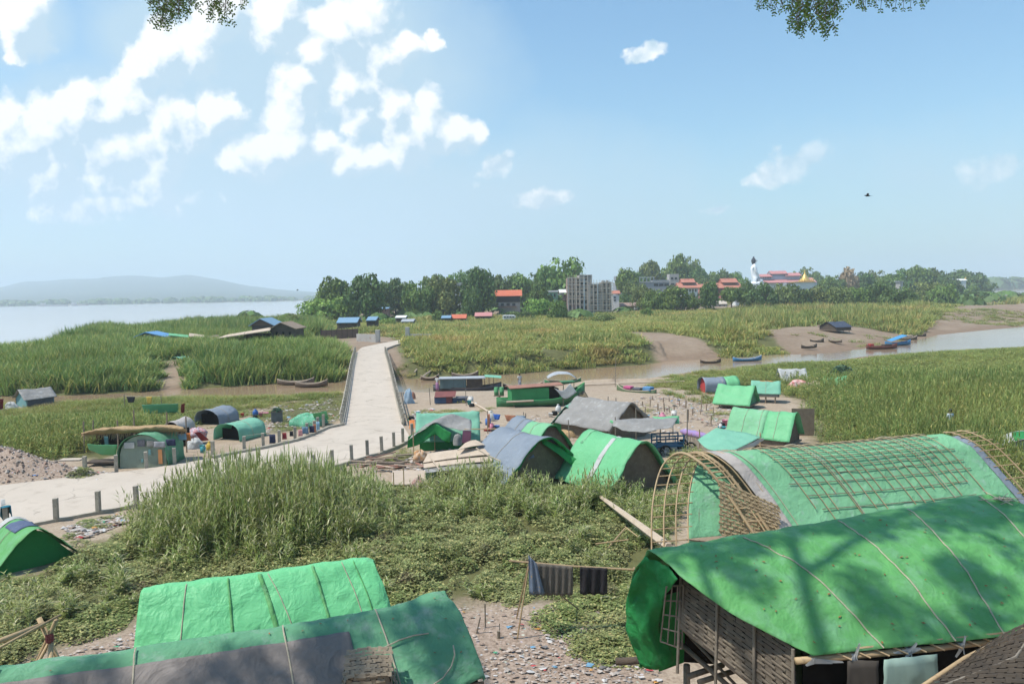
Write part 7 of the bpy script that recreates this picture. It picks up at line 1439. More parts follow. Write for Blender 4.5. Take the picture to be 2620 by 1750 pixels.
T = [  # px, top, base, width, shape, tone, depth, label
 (836, 753, 824, 118, 'bushy', 'bright', None, 'bright green bushy tree at the river end of the village'),
 (856, 714, 815, 96, 'dome', 'mid', 255, 'taller tree rising behind the bright bushy one by the river'),
 (938, 711, 822, 92, 'tall', 'deep', None, 'dark tall tree just right of the bright bushy river tree'),
 (1012, 720, 806, 72, 'tall', 'deep', None, 'narrow dark tree between the tall river tree and the twin trees'),
 (1076, 722, 810, 78, 'dome', 'mid', None, 'left one of the twin spreading trees by the small houses'),
 (1135, 712, 808, 96, 'dome', 'olive', None, 'right one of the twin spreading trees by the small houses'),
 (1172, 701, 800, 66, 'tall', 'mid', 330, 'tree showing over the twin trees beside a white building'),
 (1226, 696, 806, 84, 'tall', 'deep', None, 'leafy tree left of the house with the orange roof'),
 (1209, 726, 812, 50, 'bushy', 'deep', None, 'low dark tree at the foot of the tree left of the orange roof'),
 (1048, 726, 800, 44, 'dome', 'deep', 340, 'small dark tree deep behind the narrow tree'),
 (1290, 712, 790, 70, 'dome', 'deep', 340, 'tree behind the orange roofed house, its left one'),
 (1338, 708, 790, 76, 'dome', 'mid', 340, 'tree behind the orange roofed house, its right one'),
 (1436, 662, 780, 122, 'dome', 'mid', 330, 'giant banyan towering over the scaffolded building'),
 (1395, 690, 790, 60, 'dome', 'deep', 325, 'left shoulder tree of the giant banyan'),
 (1382, 724, 800, 56, 'dome', 'deep', 270, 'dark tree between the orange roof and the green walled house'),
 (1376, 756, 813, 62, 'bushy', 'bright', None, 'round yellow-green tree standing alone in front of the houses'),
 (1424, 760, 800, 44, 'bushy', 'mid', 235, 'small tree in front of the green walled house'),
 (1489, 752, 800, 46, 'bushy', 'deep', None, 'round dark tree in front of the white roofed house'),
 (1604, 692, 780, 60, 'flat', 'mid', 380, 'thin tree in front of the grey concrete block'),
 (1601, 749, 790, 58, 'bushy', 'deep', None, 'round dark tree right of the scaffolded building'),
 (1661, 676, 770, 58, 'flat', 'olive', 460, 'airy tree standing above the roof of the grey block'),
 (1626, 716, 775, 54, 'dome', 'olive', 360, 'olive tree before the left end of the grey block'),
 (1650, 736, 790, 56, 'dome', 'olive', 290, 'grey-green tree before the middle of the grey block'),
 (1680, 738, 797, 60, 'bushy', 'mid', None, 'round tree with a dark trunk right of the green truck'),
 (1726, 734, 796, 82, 'dome', 'mid', None, 'broad umbrella tree below the left monastery roofs'),
 (1735, 664, 770, 74, 'tall', 'mid', 480, 'left peak of the tall wooded rise behind the grey block'),
 (1760, 660, 770, 62, 'tall', 'olive', 500, 'right peak of the tall wooded rise behind the grey block'),
 (1782, 690, 770, 60, 'dome', 'deep', 470, 'right flank of the wooded rise behind the grey block'),
 (1818, 702, 765, 66, 'dome', 'mid', 480, 'tree behind the gap between the monastery roofs'),
 (1852, 694, 765, 44, 'tall', 'deep', 480, 'upright tree just left of the right monastery roofs'),
 (1880, 700, 765, 50, 'dome', 'mid', 480, 'tree directly behind the right monastery roofs'),
 (1900, 712, 765, 46, 'dome', 'mid', 470, 'tree between the monastery roofs and the white statue'),
 (1772, 749, 793, 32, 'dome', 'deep', None, 'small tree with a bare stem under the left monastery roofs'),
 (1812, 726, 795, 50, 'tall', 'deep', None, 'dark egg shaped tree between the two monastery roofs'),
 (1872, 738, 793, 62, 'flat', 'mid', None, 'flat topped tree below the right monastery roofs'),
 (1910, 724, 785, 40, 'dome', 'deep', 300, 'dark tree at the foot of the white statue'),
 (1952, 720, 790, 66, 'bushy', 'deep', 290, 'dark tree right in front of the pink roofed temple, first of three'),
 (1992, 724, 788, 62, 'bushy', 'olive', 295, 'olive tree in front of the pink roofed temple, second of three'),
 (2036, 724, 786, 66, 'bushy', 'deep', 300, 'tree in front of the pink roofed temple, third of three'),
 (2080, 730, 784, 56, 'bushy', 'olive', 300, 'olive tree below the golden spire'),
 (2072, 686, 760, 54, 'dome', 'mid', 620, 'tree behind the golden spire'),
 (2096, 698, 760, 40, 'dome', 'mid', 600, 'tree right of the golden spire'),
 (2034, 697, 755, 36, 'dome', 'mid', 640, 'tree peeping out behind the pink roof'),
 (2134, 706, 765, 56, 'dome', 'deep', 450, 'dark tree left of the brown topped tree'),
 (2162, 687, 765, 62, 'dome', 'dry', 470, 'half bare brownish crowned tree'),
 (2150, 726, 785, 64, 'bushy', 'olive', None, 'low bushy tree in front of the brown topped tree'),
 (2210, 700, 760, 60, 'dome', 'deep', 480, 'tree right of the brown topped tree'),
 (2250, 694, 760, 66, 'dome', 'olive', 500, 'hazy olive tree left of the tall right-hand group'),
 (2244, 718, 783, 82, 'bushy', 'deep', None, 'big dark rounded bush tree before the hazy olive tree'),
 (2196, 728, 783, 54, 'bushy', 'mid', 300, 'bush tree left of the big dark rounded one'),
 (2306, 690, 758, 66, 'dome', 'deep', 500, 'left tree of the tall right-hand group'),
 (2350, 686, 758, 70, 'dome', 'mid', 500, 'middle tree of the tall right-hand group'),
 (2388, 692, 758, 66, 'dome', 'deep', 500, 'right tree of the tall right-hand group'),
 (2306, 732, 785, 86, 'bushy', 'deep', None, 'widest dark bush tree at the grass edge'),
 (2375, 712, 770, 76, 'bushy', 'olive', 360, 'olive bush tree right of the widest one'),
 (2410, 720, 776, 64, 'bushy', 'mid', 350, 'last bush tree before the inlet'),
 (2470, 696, 752, 98, 'dome', 'deep', 620, 'broad hazy tree mass behind the small white shrine'),
 (2438, 716, 756, 52, 'bushy', 'deep', 560, 'low hazy tree left of the small white shrine'),
 (2500, 710, 748, 54, 'dome', 'deep', 700, 'farthest hazy tree by the right river'),
 (2490, 728, 752, 40, 'bushy', 'mid', 520, 'small bush by the houseboats'),
 (890, 730, 818, 60, 'dome', 'deep', 270, 'dark tree filling the gap between the river trees'),
 (975, 728, 812, 60, 'dome', 'deep', 280, 'dark tree filling the gap left of the narrow tree'),
 (1105, 708, 800, 60, 'dome', 'mid', 320, 'tree crown rising between the twin trees'),
 (1150, 706, 800, 70, 'dome', 'mid', 340, 'rounded crown behind the white balconied building'),
 (1262, 704, 795, 66, 'dome', 'deep', 350, 'dark crown right behind the orange roof gable'),
 (1316, 702, 795, 60, 'dome', 'mid', 360, 'rounded crown high behind the orange roof'),
 (1362, 700, 795, 56, 'dome', 'deep', 350, 'dark crown at the left foot of the banyan'),
 (1470, 690, 780, 60, 'dome', 'deep', 340, 'right shoulder crown of the banyan beside the scaffolding'),
 (1640, 704, 770, 60, 'dome', 'deep', 430, 'dark crown right behind the grey block'),
 (1705, 690, 765, 60, 'dome', 'mid', 470, 'rounded crown left of the tall wooded rise'),
 (1800, 712, 765, 60, 'dome', 'deep', 440, 'dark crown at the right foot of the wooded rise'),
 (2116, 712, 765, 50, 'dome', 'mid', 430, 'rounded crown right of the gold spire trees'),
 (2275, 706, 765, 70, 'dome', 'mid', 450, 'rounded crown before the tall right-hand group'),
 (2425, 708, 760, 60, 'dome', 'deep', 480, 'dark crown ending the tall right-hand group'),
 (745, 800, 826, 60, 'bushy', 'olive', 200, 'grey-green shrub beside the gabled fishing huts'),
 (783, 812, 842, 70, 'bushy', 'mid', None, 'rounded shrub right of the gabled fishing huts'),
 (985, 812, 834, 44, 'bushy', 'bright', 215, 'bright shrub beside the blue roofed shed'),
 (1120, 792, 820, 30, 'bushy', 'mid', 230, 'small shrub between the tin roofs'),
 (330, 832, 862, 70, 'bushy', 'mid', 165, 'green shrub above the blue roofed hut'),
 (1655, 785, 812, 26, 'bushy', 'mid', 240, 'small shrub in front of the green truck'),
 (1540, 800, 822, 60, 'bushy', 'olive', 215, 'low scrub below the scaffolded building'),
 (1330, 792, 822, 60, 'bushy', 'deep', 240, 'low scrub below the orange roofed house'),
]
for t in T: tree(t[0], t[1], t[2], t[3], t[4], t[5], t[6], t[7])
# far woods that read as one mass
def woods():
    rd = random.Random(5); mb = MB()
    def run(x0, x1, y0, y1, hh, n):
        for i in range(n):
            t = rd.random(); c = Vector((x0 + (x1 - x0) * t + rd.gauss(0, 12), y0 + (y1 - y0) * t + rd.gauss(0, 30), 0)); r = hh * rd.uniform(.6, 1.2)
            for k in range(26):
                nn = Vector((rd.gauss(0, 1), rd.gauss(0, 1), abs(rd.gauss(0, 1)))).normalized(); p = c + Vector((nn.x * r * 1.3, nn.y * r * 1.3, nn.z * r)); a = nn.orthogonal().normalized(); b = nn.cross(a); s = r * .33
                mb.add([p - a * s - b * s, p + a * s - b * s * .8, p + a * s * .8 + b * s, p - a * s + b * s * .7], [(0, 1, 2, 3)])
    run(900, 2600, 1500, 2900, 22, 260); run(-1900, -150, 1720, 2080, 12, 240); run(60, 560, 900, 1000, 9, 60); run(150, 900, 700, 1500, 12, 80)
    run(-60, 330, 360, 430, 5, 90); run(-95, 40, 262, 300, 4, 50)
    o = mb.build('woods', CM['deep']); tag(o, 'distant line of woods along the far shores', kind='stuff')
woods()
# ---------------------------------------------------------------- village buildings beyond the creek
VG = 'buildings of the village'
M_REDROOF = mat('orange_red_roof', (0.58, 0.16, 0.085), (0.48, 0.13, 0.07), rough=.7, scale=.3, wave=(3, .12)); M_MONROOF = mat('monastery_roof', (0.46, 0.19, 0.13), (0.36, 0.14, 0.10), rough=.8, scale=.4, stain=(0.5, 0.34, 0.16), stain_at=(.6, .75))
M_PINK = mat('pink_roof', (0.50, 0.22, 0.21), (0.43, 0.19, 0.18), rough=.8, scale=.2); M_RAW = mat('raw_concrete', (0.42, 0.40, 0.37), (0.33, 0.315, 0.295), rough=.95, scale=.5, stain=(0.3, 0.2, 0.16), stain_at=(.55, .7)); M_GREYB = mat('grey_block_wall', (0.27, 0.285, 0.30), (0.22, 0.235, 0.25), rough=.95, scale=.4)
M_BRICK = mat('brick_infill', (0.32, 0.22, 0.18), (0.26, 0.18, 0.15), rough=.95, scale=1); M_WHITE = mat('whitewash', (0.72, 0.72, 0.70), (0.62, 0.62, 0.60), rough=.8, scale=.5); M_STAT = mat('statue_white', (0.82, 0.83, 0.84), (0.76, 0.77, 0.79), rough=.35, scale=.3)
M_GOLD = mat('gold_leaf', (0.75, 0.50, 0.13), (0.66, 0.42, 0.1), rough=.38, metal=.6, scale=.4); M_MINTW = mat('mint_wall', (0.22, 0.42, 0.30), (0.18, 0.36, 0.26)); M_BLUEROOF = mat('blue_roof', (0.20, 0.33, 0.44), (0.16, 0.27, 0.38), rough=.6, wave=(4, .15)); M_PIPE = flat('pale_blue_pipe', (0.40, 0.48, 0.52)); M_DKW = mat('dark_timber_wall', (0.06, 0.052, 0.048), (0.04, 0.036, 0.034)); M_TIMB = mat('hut_timber', (0.15, 0.115, 0.09), (0.10, 0.08, 0.065), rough=.9, wave=(5, .4), stain=(0.25, 0.2, 0.16), stain_at=(.6, .75)); GLASS = flat('dark_window', (0.03, 0.035, 0.04), rough=.3)
class Bld:
    def __init__(s, name, label, px, py, y, cat='building', group=VG):
        s.y = y; p = GY(px, py, y); s.o = Vector((p.x, y, gh(p.x, y))); s.root = empty(name, s.o[:], 0, label, cat, group)
    def box(s, nm, m, a, b, c, d, dy=0.0, dep=6.0, ground=False):
        """front face spans photo pixels a..c by b(top)..d(bottom)"""
        y = s.y + dy; p0 = GY(a, d, y); p1 = GY(c, b, y); z0 = gh(p0.x, y) - .3 if ground else p0.z
        return MB().box(((p0.x + p1.x) / 2 - s.o.x, dy + dep / 2, (z0 + p1.z) / 2 - s.o.z), (p1.x - p0.x, dep, p1.z - z0)).build(nm, m, s.root)
    def wins(s, a, b, c, d, nx, ny, fw=.5, fh=.5, dy=-.04, m=None, nm='window', skip=0):
        pr = None
        for i in range(nx):
            for j in range(ny):
                if skip and R.random() < skip: continue
                y = s.y + dy; cw = (c - a) / nx; ch = (d - b) / ny; x_ = a + cw * (i + .5); y_ = b + ch * (j + .5); p = GY(x_, y_, y); w = cw * fw * y / F; h = ch * fh * y / F
                if pr is None:
                    pr = MB().box((0, 0, 0), (1, .12, 1)).build(nm, m or GLASS, s.root); o = pr
                else: o = pr.copy(); COL.objects.link(o)
                o.location = (p.x - s.o.x, dy, p.z - s.o.z); o.scale = (w, 1, h)
    def gable_x(s, nm, m, a, c, pr, pe, dep, dy=0.0, over=.4, mono=False):
        y0, y1 = s.y + dy - over, s.y + dy + dep / 2; x0, x1 = GY(a, pe, y0).x - s.o.x, GY(c, pe, y0).x - s.o.x; zr = GY((a + c) / 2, pr, y1).z - s.o.z; ze = GY((a + c) / 2, pe, y0).z - s.o.z
        yb = dy + dep + over; mb = MB(); mb.add([(x0, dy - over, ze), (x1, dy - over, ze), (x1, dy + dep / 2, zr), (x0, dy + dep / 2, zr), (x1, yb, ze), (x0, yb, ze)], [(0, 1, 2, 3), (3, 2, 4, 5)]); o = mb.build(nm, m, s.root, solid=.2)
        MB().add([(x0 + .3, dy, ze), (x0 + .3, dy + dep, ze), (x0 + .3, dy + dep / 2, zr - .1)], [(0, 1, 2)]).build('gable', s.gm if hasattr(s, 'gm') else m, s.root, solid=.1); MB().add([(x1 - .3, dy, ze), (x1 - .3, dy + dep, ze), (x1 - .3, dy + dep / 2, zr - .1)], [(0, 1, 2)]).build('gable', s.gm if hasattr(s, 'gm') else m, s.root, solid=.1); return o
    def gable_y(s, nm, m, a, c, pr, pe, dep, dy=0.0, over=.5, gm=None, peak=.5):
        y = s.y + dy; x0, x1 = GY(a, pe, y).x - s.o.x, GY(c, pe, y).x - s.o.x; xm = x0 + (x1 - x0) * peak; zr = GY(a, pr, y).z - s.o.z; ze = GY(a, pe, y).z - s.o.z
        mb = MB(); mb.add([(x0, dy - over, ze), (xm, dy - over, zr), (x1, dy - over, ze), (x0, dy + dep, ze), (xm, dy + dep, zr), (x1, dy + dep, ze)], [(0, 1, 4, 3), (1, 2, 5, 4)]); mb.build(nm, m, s.root, solid=.14)
        MB().add([(x0 + .2, dy, ze), (x1 - .2, dy, ze), (xm, dy, zr - .1)], [(0, 1, 2)]).build('gable', gm or M_TIMB, s.root, solid=.08)
# house with orange roof
b = Bld('village_house', 'two-storey house with bright orange roof and black timber upper floor', 1300, 797, 285); b.gm = M_DKW
b.box('lower_wall', M_RAW, 1276, 773, 1331, 800, 0, 8, True); b.box('upper_wall', M_DKW, 1270, 756, 1330, 773.4, -.3, 8.4); b.gable_x('roof', M_REDROOF, 1266, 1336, 743, 758, 9, -.3, .8); b.wins(1278, 775, 1322, 784, 3, 1, .55, .75); b.box('awning', RUST, 1274, 784, 1322, 786, -1.2, 1.2)
# scaffolded building
b = Bld('unfinished_building', 'unfinished concrete building wrapped in bamboo scaffolding', 1520, 797, 270)
def frame(b, a, t, c, d, nx, ny, dy, dep, wall):
    b.box('wall', wall, a, t, c, d, dy, dep, True); ch = (d - t) / ny
    for j in range(ny + 1): b.box('floor_slab', M_RAW, a - 1, t + ch * j - 1.0, c + 1, t + ch * j + 1.0, dy - .35, .4)
    for i in range(nx + 1): x = a + (c - a) * i / nx; b.box('column', M_RAW, x - 1, t, x + 1, d, dy - .5, .5, True)
    b.wins(a, t + 1, c, d, nx, ny, .5, .55, dy - .1, skip=.3)  # dark boxes paint the shade in the window voids
frame(b, 1454, 711, 1484, 795, 3, 5, 4, 10, M_BRICK); frame(b, 1484, 704, 1514, 795, 3, 6, 3, 11, M_RAW); frame(b, 1508, 727, 1540, 795, 3, 5, 0, 10, M_GREYB); frame(b, 1540, 722, 1564, 795, 2, 5, 1.5, 9, M_RAW)
b.box('stair_tower', M_RAW, 1541, 718, 1549, 726, 3, 3); b.box('stair_tower', M_RAW, 1553, 717, 1557, 726, 3, 2)
for x in (1495, 1529): b.box('blue_pipe', M_PIPE, x - 1.2, 712 if x < 1500 else 727, x + 1.2, 793, -.9, .3)
sc = MB()
for i in range(9):
    x = 1504 + i * 8; p0 = GY(x, 797, 267.5); p1 = GY(x - 1, 716, 267.5); sc.tube([p0 - b.o, p1 - b.o], .07, 4)
for j in range(11):
    y = 724 + j * 7; p0 = GY(1500, y, 267.5); p1 = GY(1570, y, 267.5); sc.tube([p0 - b.o, p1 - b.o], .06, 4)
for i in range(6):
    x = 1452 + i * 6; sc.tube([GY(x, 780, 268) - b.o, GY(x, 704, 268) - b.o], .08, 4)
for j in range(7): sc.tube([GY(1450, 712 + j * 9, 268) - b.o, GY(1502, 712 + j * 9, 268) - b.o], .08, 4)
sc.build('scaffolding', mat('scaffold_bamboo', (0.42, 0.36, 0.28), (0.34, 0.29, 0.23)), b.root)
# grey block
b = Bld('grey_block', 'long grey concrete block with a stair tower at its right end', 1650, 750, 420)
b.box('wall', M_GREYB, 1576, 720, 1735, 760, 0, 12, True); b.box('roof_room', M_GREYB, 1576, 706, 1606, 720.4, 1, 9); b.box('parapet', M_GREYB, 1670, 716, 1722, 720.2, .3, 10); b.box('stair_tower', M_RAW, 1713, 701, 1737, 742, -.6, 7)
b.wins(1672, 725, 1712, 733, 3, 1, .84, .8); b.wins(1580, 724, 1640, 732, 5, 1, .6, .7); b.wins(1715, 709, 1734, 716, 2, 1, .6, .8, -.7); b.wins(1714, 724, 1728, 730, 1, 1, .6, .8, -.7); b.wins(1579, 710, 1592, 719, 2, 1, .5, .6, .9)
for i in range(7): b.box('roof_post', M_GREYB, 1618 + i * 9, 710, 1620 + i * 9, 720.2, 2, .5)
b.box('roof_beam', M_WHITE, 1616, 709, 1675, 711, 2, .6); b.box('ledge', M_WHITE, 1576, 721, 1712, 722.5, -.4, .4)
# green-walled house and white-roofed house
b = Bld('village_house', 'mint green walled house beside the white roofed one', 1415, 770, 290); b.box('wall', M_MINTW, 1404, 747, 1428, 768, 0, 7, True); b.box('roof', M_WHITE, 1402, 743, 1430, 747.5, -.5, 8); b.wins(1405, 751, 1424, 761, 2, 1, .4, .8)
b = Bld('village_house', 'house with a shining white sloping roof and open upper floor', 1458, 782, 282); b.box('lower_wall', M_TIMB, 1447, 768, 1480, 783, 0, 8, True); b.box('upper_wall', M_BRICK, 1443, 753, 1478, 768.4, .2, 8); b.gable_x('roof', M_WHITE, 1432, 1485, 741, 749, 10, -.2, 1.2); b.box('white_wall', M_WHITE, 1452, 769, 1462, 781, -.1, .3); b.wins(1446, 755, 1474, 764, 3, 1, .45, .8, .1); b.box('lean_roof', TIN, 1428, 752, 1442, 755, -1, 3)
b = Bld('village_house', 'pale walled house squeezed right of the scaffolded building', 1575, 778, 295); b.box('wall', M_WHITE, 1566, 756, 1584, 778, 0, 6, True); b.gable_x('roof', M_MONROOF, 1564, 1588, 744, 752, 6); b.wins(1568, 758, 1578, 772, 1, 2, .5, .6)
# monastery
for (x0, x1, t, lb, y) in ((1737, 1792, 714, 'left monastery hall with tiered red-brown roofs', 385), (1840, 1901, 713, 'right monastery hall with tiered red-brown roofs', 390)):
    b = Bld('monastery_hall', lb, (x0 + x1) / 2, 750, y, group='monastery halls'); b.box('wall', M_WHITE if x0 < 1800 else M_PINK, x0 + 8, 736, x1 - 6, 752, 0, 9, True); b.gm = M_MONROOF
    b.gable_x('lower_roof', M_MONROOF, x0, x1, 724, 737, 11, -1, 1); b.box('upper_wall', M_BRICK, x0 + 12, 721, x1 - 12, 727, 2, 5); b.gable_x('upper_roof', M_MONROOF, x0 + 8, x1 - 12, t, 723, 7, 1.5, .8)
    for k in range(3): b.box('finial', M_MONROOF, x0 + 14 + k * 9, t - 2, x0 + 15.2 + k * 9, t + 2, 4, .5)
    b.wins(x0 + 10, 739, x1 - 8, 748, 5, 1, .45, .8)
b = Bld('monastery_hall', 'low middle monastery wing between the two tiered halls', 1815, 750, 395, group='monastery halls'); b.box('wall', M_PINK, 1792, 736, 1842, 752, 0, 8, True); b.gable_x('roof', M_MONROOF, 1790, 1844, 727, 737, 9); b.gable_y('porch_roof', M_MONROOF, 1805, 1826, 722, 731, 5, -2, gm=M_MONROOF); b.wins(1794, 738, 1840, 746, 5, 1, .5, .8)
# temple with pink roofs
b = Bld('temple_hall', 'long pink roofed temple hall beside the white statue', 1995, 730, 560); b.gm = M_GREYB
b.box('wall', M_WHITE, 1950, 722, 2090, 726, 0, 14, True); b.box('upper_wall', mat('lilac_wall', (0.45, 0.47, 0.56), (0.4, 0.42, 0.5)), 1942, 706, 2046, 716, 3, 10); b.box('top_wall', MATS['lilac_wall'], 1975, 700, 2012, 708, 4, 8)
b.gable_x('roof', M_PINK, 1950, 2090, 712, 723, 16, -2, 1); b.gable_x('wing_roof', M_PINK, 1941, 1978, 702, 708.5, 10, 2, 1); b.gable_x('wing_roof', M_PINK, 2010, 2052, 698.5, 706, 10, 2, 1); b.gable_x('top_roof', M_PINK, 1973, 2016, 693.5, 701, 8, 3, 1)
b.wins(1952, 708, 1974, 714, 5, 1, .4, .7, 2.9); b.box('white_porch', M_WHITE, 2004, 724, 2014, 729, -3, 3, True); b.box('white_porch', M_WHITE, 2024, 724, 2032, 729, -3, 3, True)
# golden stupa
p = GY(2062, 723, 540); g = Bld('golden_stupa', 'golden bell shaped spire on a stepped base', 2062, 724, 540, 'stupa'); k = 540 / F; zb = p.z - g.o.z; xo = p.x - g.o.x
g.box('terrace', M_GOLD, 2036, 720, 2086, 723, -6, 14); g.box('podium', M_WHITE, 2040, 722.8, 2084, 732, -5, 12, True)
MB().lathe([(16 * k, 3.2 * k), (15 * k, 6 * k), (12 * k, 7 * k), (11 * k, 10 * k), (8 * k, 11 * k), (6.5 * k, 15 * k), (4 * k, 19 * k), (2.2 * k, 22 * k), (1.9 * k, 26 * k), (1.2 * k, 28 * k), (.6 * k, 33 * k), (.1 * k, 34 * k)], 20, (xo, 2, zb)).build('bell', M_GOLD, g.root, True)
for dx in (-14, -9, 9, 14): MB().lathe([(2.4 * k, 3 * k), (1.8 * k, 6 * k), (.6 * k, 9 * k), (.1 * k, 12 * k)], 10, (xo + dx * k, -3, zb)).build('corner_spire', M_GOLD, g.root, True)
# seated statue seen from its side
s = Bld('seated_statue', 'giant white seated statue in profile with dark hair', 1934, 726, 520, 'statue'); k = 520 / F; c0 = GY(1929, 727, 520); ox, oz = c0.x - s.o.x, c0.z - s.o.z
s.box('plinth', M_WHITE, 1914, 726, 1956, 732, -7, 16, True)
P = [(2, 0, 8), (1, 0, 20), (0, 0, 34), (-.5, 0, 46), (0, 0, 51), (1.2, 0, 57), (-1, 8, 44), (3, 9.5, 30), (9, 7, 20), (14, 2, 17), (-1, -8, 44), (3, -9.5, 30), (9, -7, 20), (14, -2, 17), (4, 9, 7), (17, 10, 7), (20, -2, 6), (4, -9, 7), (17, -10, 7), (20, 3, 5)]
E = [(0, 1), (1, 2), (2, 3), (3, 4), (4, 5), (3, 6), (6, 7), (7, 8), (8, 9), (3, 10), (10, 11), (11, 12), (12, 13), (0, 14), (14, 15), (15, 16), (0, 17), (17, 18), (18, 19)]
rd_ = [9.5, 8, 9, 5.5, 3, 5, 4.5, 3.4, 2.6, 2.2, 4.5, 3.4, 2.6, 2.2, 6, 5, 3.5, 6, 5, 3.5]
o = skin_mesh('body', [(x * k, y * k, z * k) for x, y, z in P], E, [r * k for r in rd_], M_STAT, s.root, 2); o.location = (ox, 0, oz)
MB().lathe([(12 * k, 0), (17 * k, 1 * k), (16.5 * k, 5 * k), (13 * k, 7 * k)], 24, (ox + 9 * k, 0, oz - .2), .8).build('lotus_seat', M_STAT, s.root, True)
MB().lathe([(3.6 * k, 50 * k), (5.6 * k, 57 * k), (5.8 * k, 60 * k), (4.2 * k, 64 * k), (2.4 * k, 66 * k), (1.8 * k, 69 * k), (.2 * k, 70 * k)], 16, (ox - 1.2 * k, 0, oz)).build('hair', mat('statue_hair', (0.03, 0.035, 0.05), (0.03, 0.03, 0.04)), s.root, True)
MB().lathe([(1.0 * k, -1 * k), (1.3 * k, 0), (.3 * k, 1.4 * k)], 8, (ox + 6 * k, 0, oz + 56 * k)).build('nose', M_STAT, s.root, True)
MB().tube([(ox + 8 * k, -1.5 * k, oz + 59 * k), (ox - 1 * k, 0, oz + 61.5 * k)], .8 * k, 6).build('headdress_brim', MATS['statue_hair'], s.root)
# small shrine and others among the trees
b = Bld('white_shrine', 'little white shrine with a gold tip among the hazy trees', 2465, 722, 560, 'shrine'); b.box('wall', M_WHITE, 2457, 718, 2472, 725, 0, 6, True); b.gable_x('roof', M_WHITE, 2453, 2476, 714, 718, 6); b.box('spire', M_GOLD, 2470.5, 709, 2472.5, 716, 2, 1)
b = Bld('pale_house', 'pale house peeping out between the dark bush trees', 2307, 725, 430); b.box('wall', M_RAW, 2303, 721, 2311, 727, 0, 5, True); b.box('roof', TIN, 2301, 719, 2313, 721, -.5, 6)
b = Bld('white_building', 'white balconied building high among the trees', 1178, 735, 300); b.box('wall', M_WHITE, 1163, 726, 1193, 745, 0, 8, True); b.wins(1165, 730, 1190, 735, 5, 1, .6, .7); b.box('roof', M_WHITE, 1161, 723.5, 1195, 726, -.6, 9)
SM = [ # a, c, ridge, eave, base, depth y, roof, wall, label
 (860, 914, 813, 826, 832, 195, M_BLUEROOF, M_TIMB, 'low shed with a weathered blue roof near the river trees'),
 (936, 962, 811, 820, 834, 190, M_BLUEROOF, M_DKW, 'dark little hut with a blue roof corner right of the blue shed'),
 (1010, 1038, 808, 813, 820, 225, M_WHITE, M_TIMB, 'small hut with a white roof left of the tin roofs'),
 (962, 994, 787, 790, 800, 265, M_BLUEROOF, M_BRICK, 'brown walled house with a thin blue roof under the trees'),
 (1025, 1058, 817, 823, 828, 215, TIN, M_TIMB, 'hut with a flat grey tin roof in the grass'),
 (1128, 1153, 808, 814, 824, 225, M_BLUEROOF, M_TIMB, 'hut with a pale blue roof beside the red roof'),
 (1154, 1193, 805, 815, 824, 230, M_REDROOF, M_TIMB, 'low hut with a faded red roof in the straw grass'),
 (1214, 1259, 800, 809, 818, 240, M_PINK, M_TIMB, 'low hut with a dusty pink roof in the straw grass'),
 (1096, 1117, 757, 763, 780, 300, M_REDROOF, M_WHITE, 'red roofed white house glimpsed through the twin trees'),
 (1186, 1206, 752, 758, 785, 310, M_BLUEROOF, M_WHITE, 'blue roofed house glimpsed under the leafy tree'),
 (1198, 1240, 768, 775, 800, 290, TIN, M_DKW, 'dim tin roofed house in the shade of the leafy tree'),
 (1403, 1432, 787, 795, 805, 250, RUST, M_TIMB, 'shed with a patchy red and white roof'),
 (1466, 1495, 795, 800, 812, 255, TDK, M_TIMB, 'dark lorry-like shed with a grey tarp side'),
 (1588, 1632, 775, 783, 792, 300, M_BRICK, M_BRICK, 'low red brick wall house at the village edge'),
 (1632, 1656, 766, 772, 784, 310, M_PINK, M_WHITE, 'small whitish house behind the green truck'),
 (1700, 1722, 778, 783, 792, 330, M_WHITE, M_WHITE, 'low white wall building under the umbrella tree'),
 (1755, 1795, 772, 778, 790, 330, M_WHITE, M_PINK, 'pale pinkish wall building behind the bare stemmed tree'),
 (1822, 1862, 770, 778, 790, 325, M_CONC, M_WHITE, 'pale walled yard building between the egg shaped and flat topped trees'),
 (1880, 1916, 762, 768, 780, 330, M_WHITE, M_WHITE, 'white gate building at the foot of the statue trees'),
 (692, 700, 744, 746, 748, 2500, M_WHITE, M_WHITE, 'tiny white building far on the hillside'),
]
for (a, c, r_, e_, bs, y, rm, wm, lb) in SM[:-1]:
    b = Bld('village_hut', lb, (a + c) / 2, bs, y, 'hut'); b.gm = wm; b.box('wall', wm, a + 2, e_, c - 2, bs, 0, 5, True); b.gable_x('roof', rm, a, c, r_, e_ + .5, 6, -.4, .5); b.wins(a + 3, e_ + 1, c - 3, min(bs, e_ + 8), 3, 1, .3, .5)
# white van and green truck
v = Bld('white_van', 'white van parked in the straw grass below the orange roofed house', 1302, 822, 232, 'van'); k = 232 / F
v.box('body', M_WHITE, 1286, 808, 1319, 820, 0, 2, False); v.box('roof', M_WHITE, 1288, 806, 1316, 808.2, .15, 1.7); v.wins(1288, 809.5, 1317, 813, 4, 1, .75, .9)
for x in (1292, 1312): q = GY(x, 820, 232); MB().tube([(q.x - v.o.x, -.1, q.z - v.o.z), (q.x - v.o.x, .2, q.z - v.o.z)], .35, 12).build('wheel', BK, v.root)
v = Bld('green_truck', 'truck with a bright green tarpaulin top at the village edge', 1643, 796, 292, 'truck'); v.box('cargo_cover', TG, 1632, 783, 1655, 788, 0, 2.4); v.box('cargo_box', HULLG, 1632, 788, 1655, 794, .05, 2.3); v.box('cab', TW, 1624, 787, 1631, 794, .2, 2)
for x in (1628, 1640, 1650): q = GY(x, 795, 292); MB().tube([(q.x - v.o.x, -.1, q.z - v.o.z), (q.x - v.o.x, .3, q.z - v.o.z)], .5, 12).build('wheel', BK, v.root)
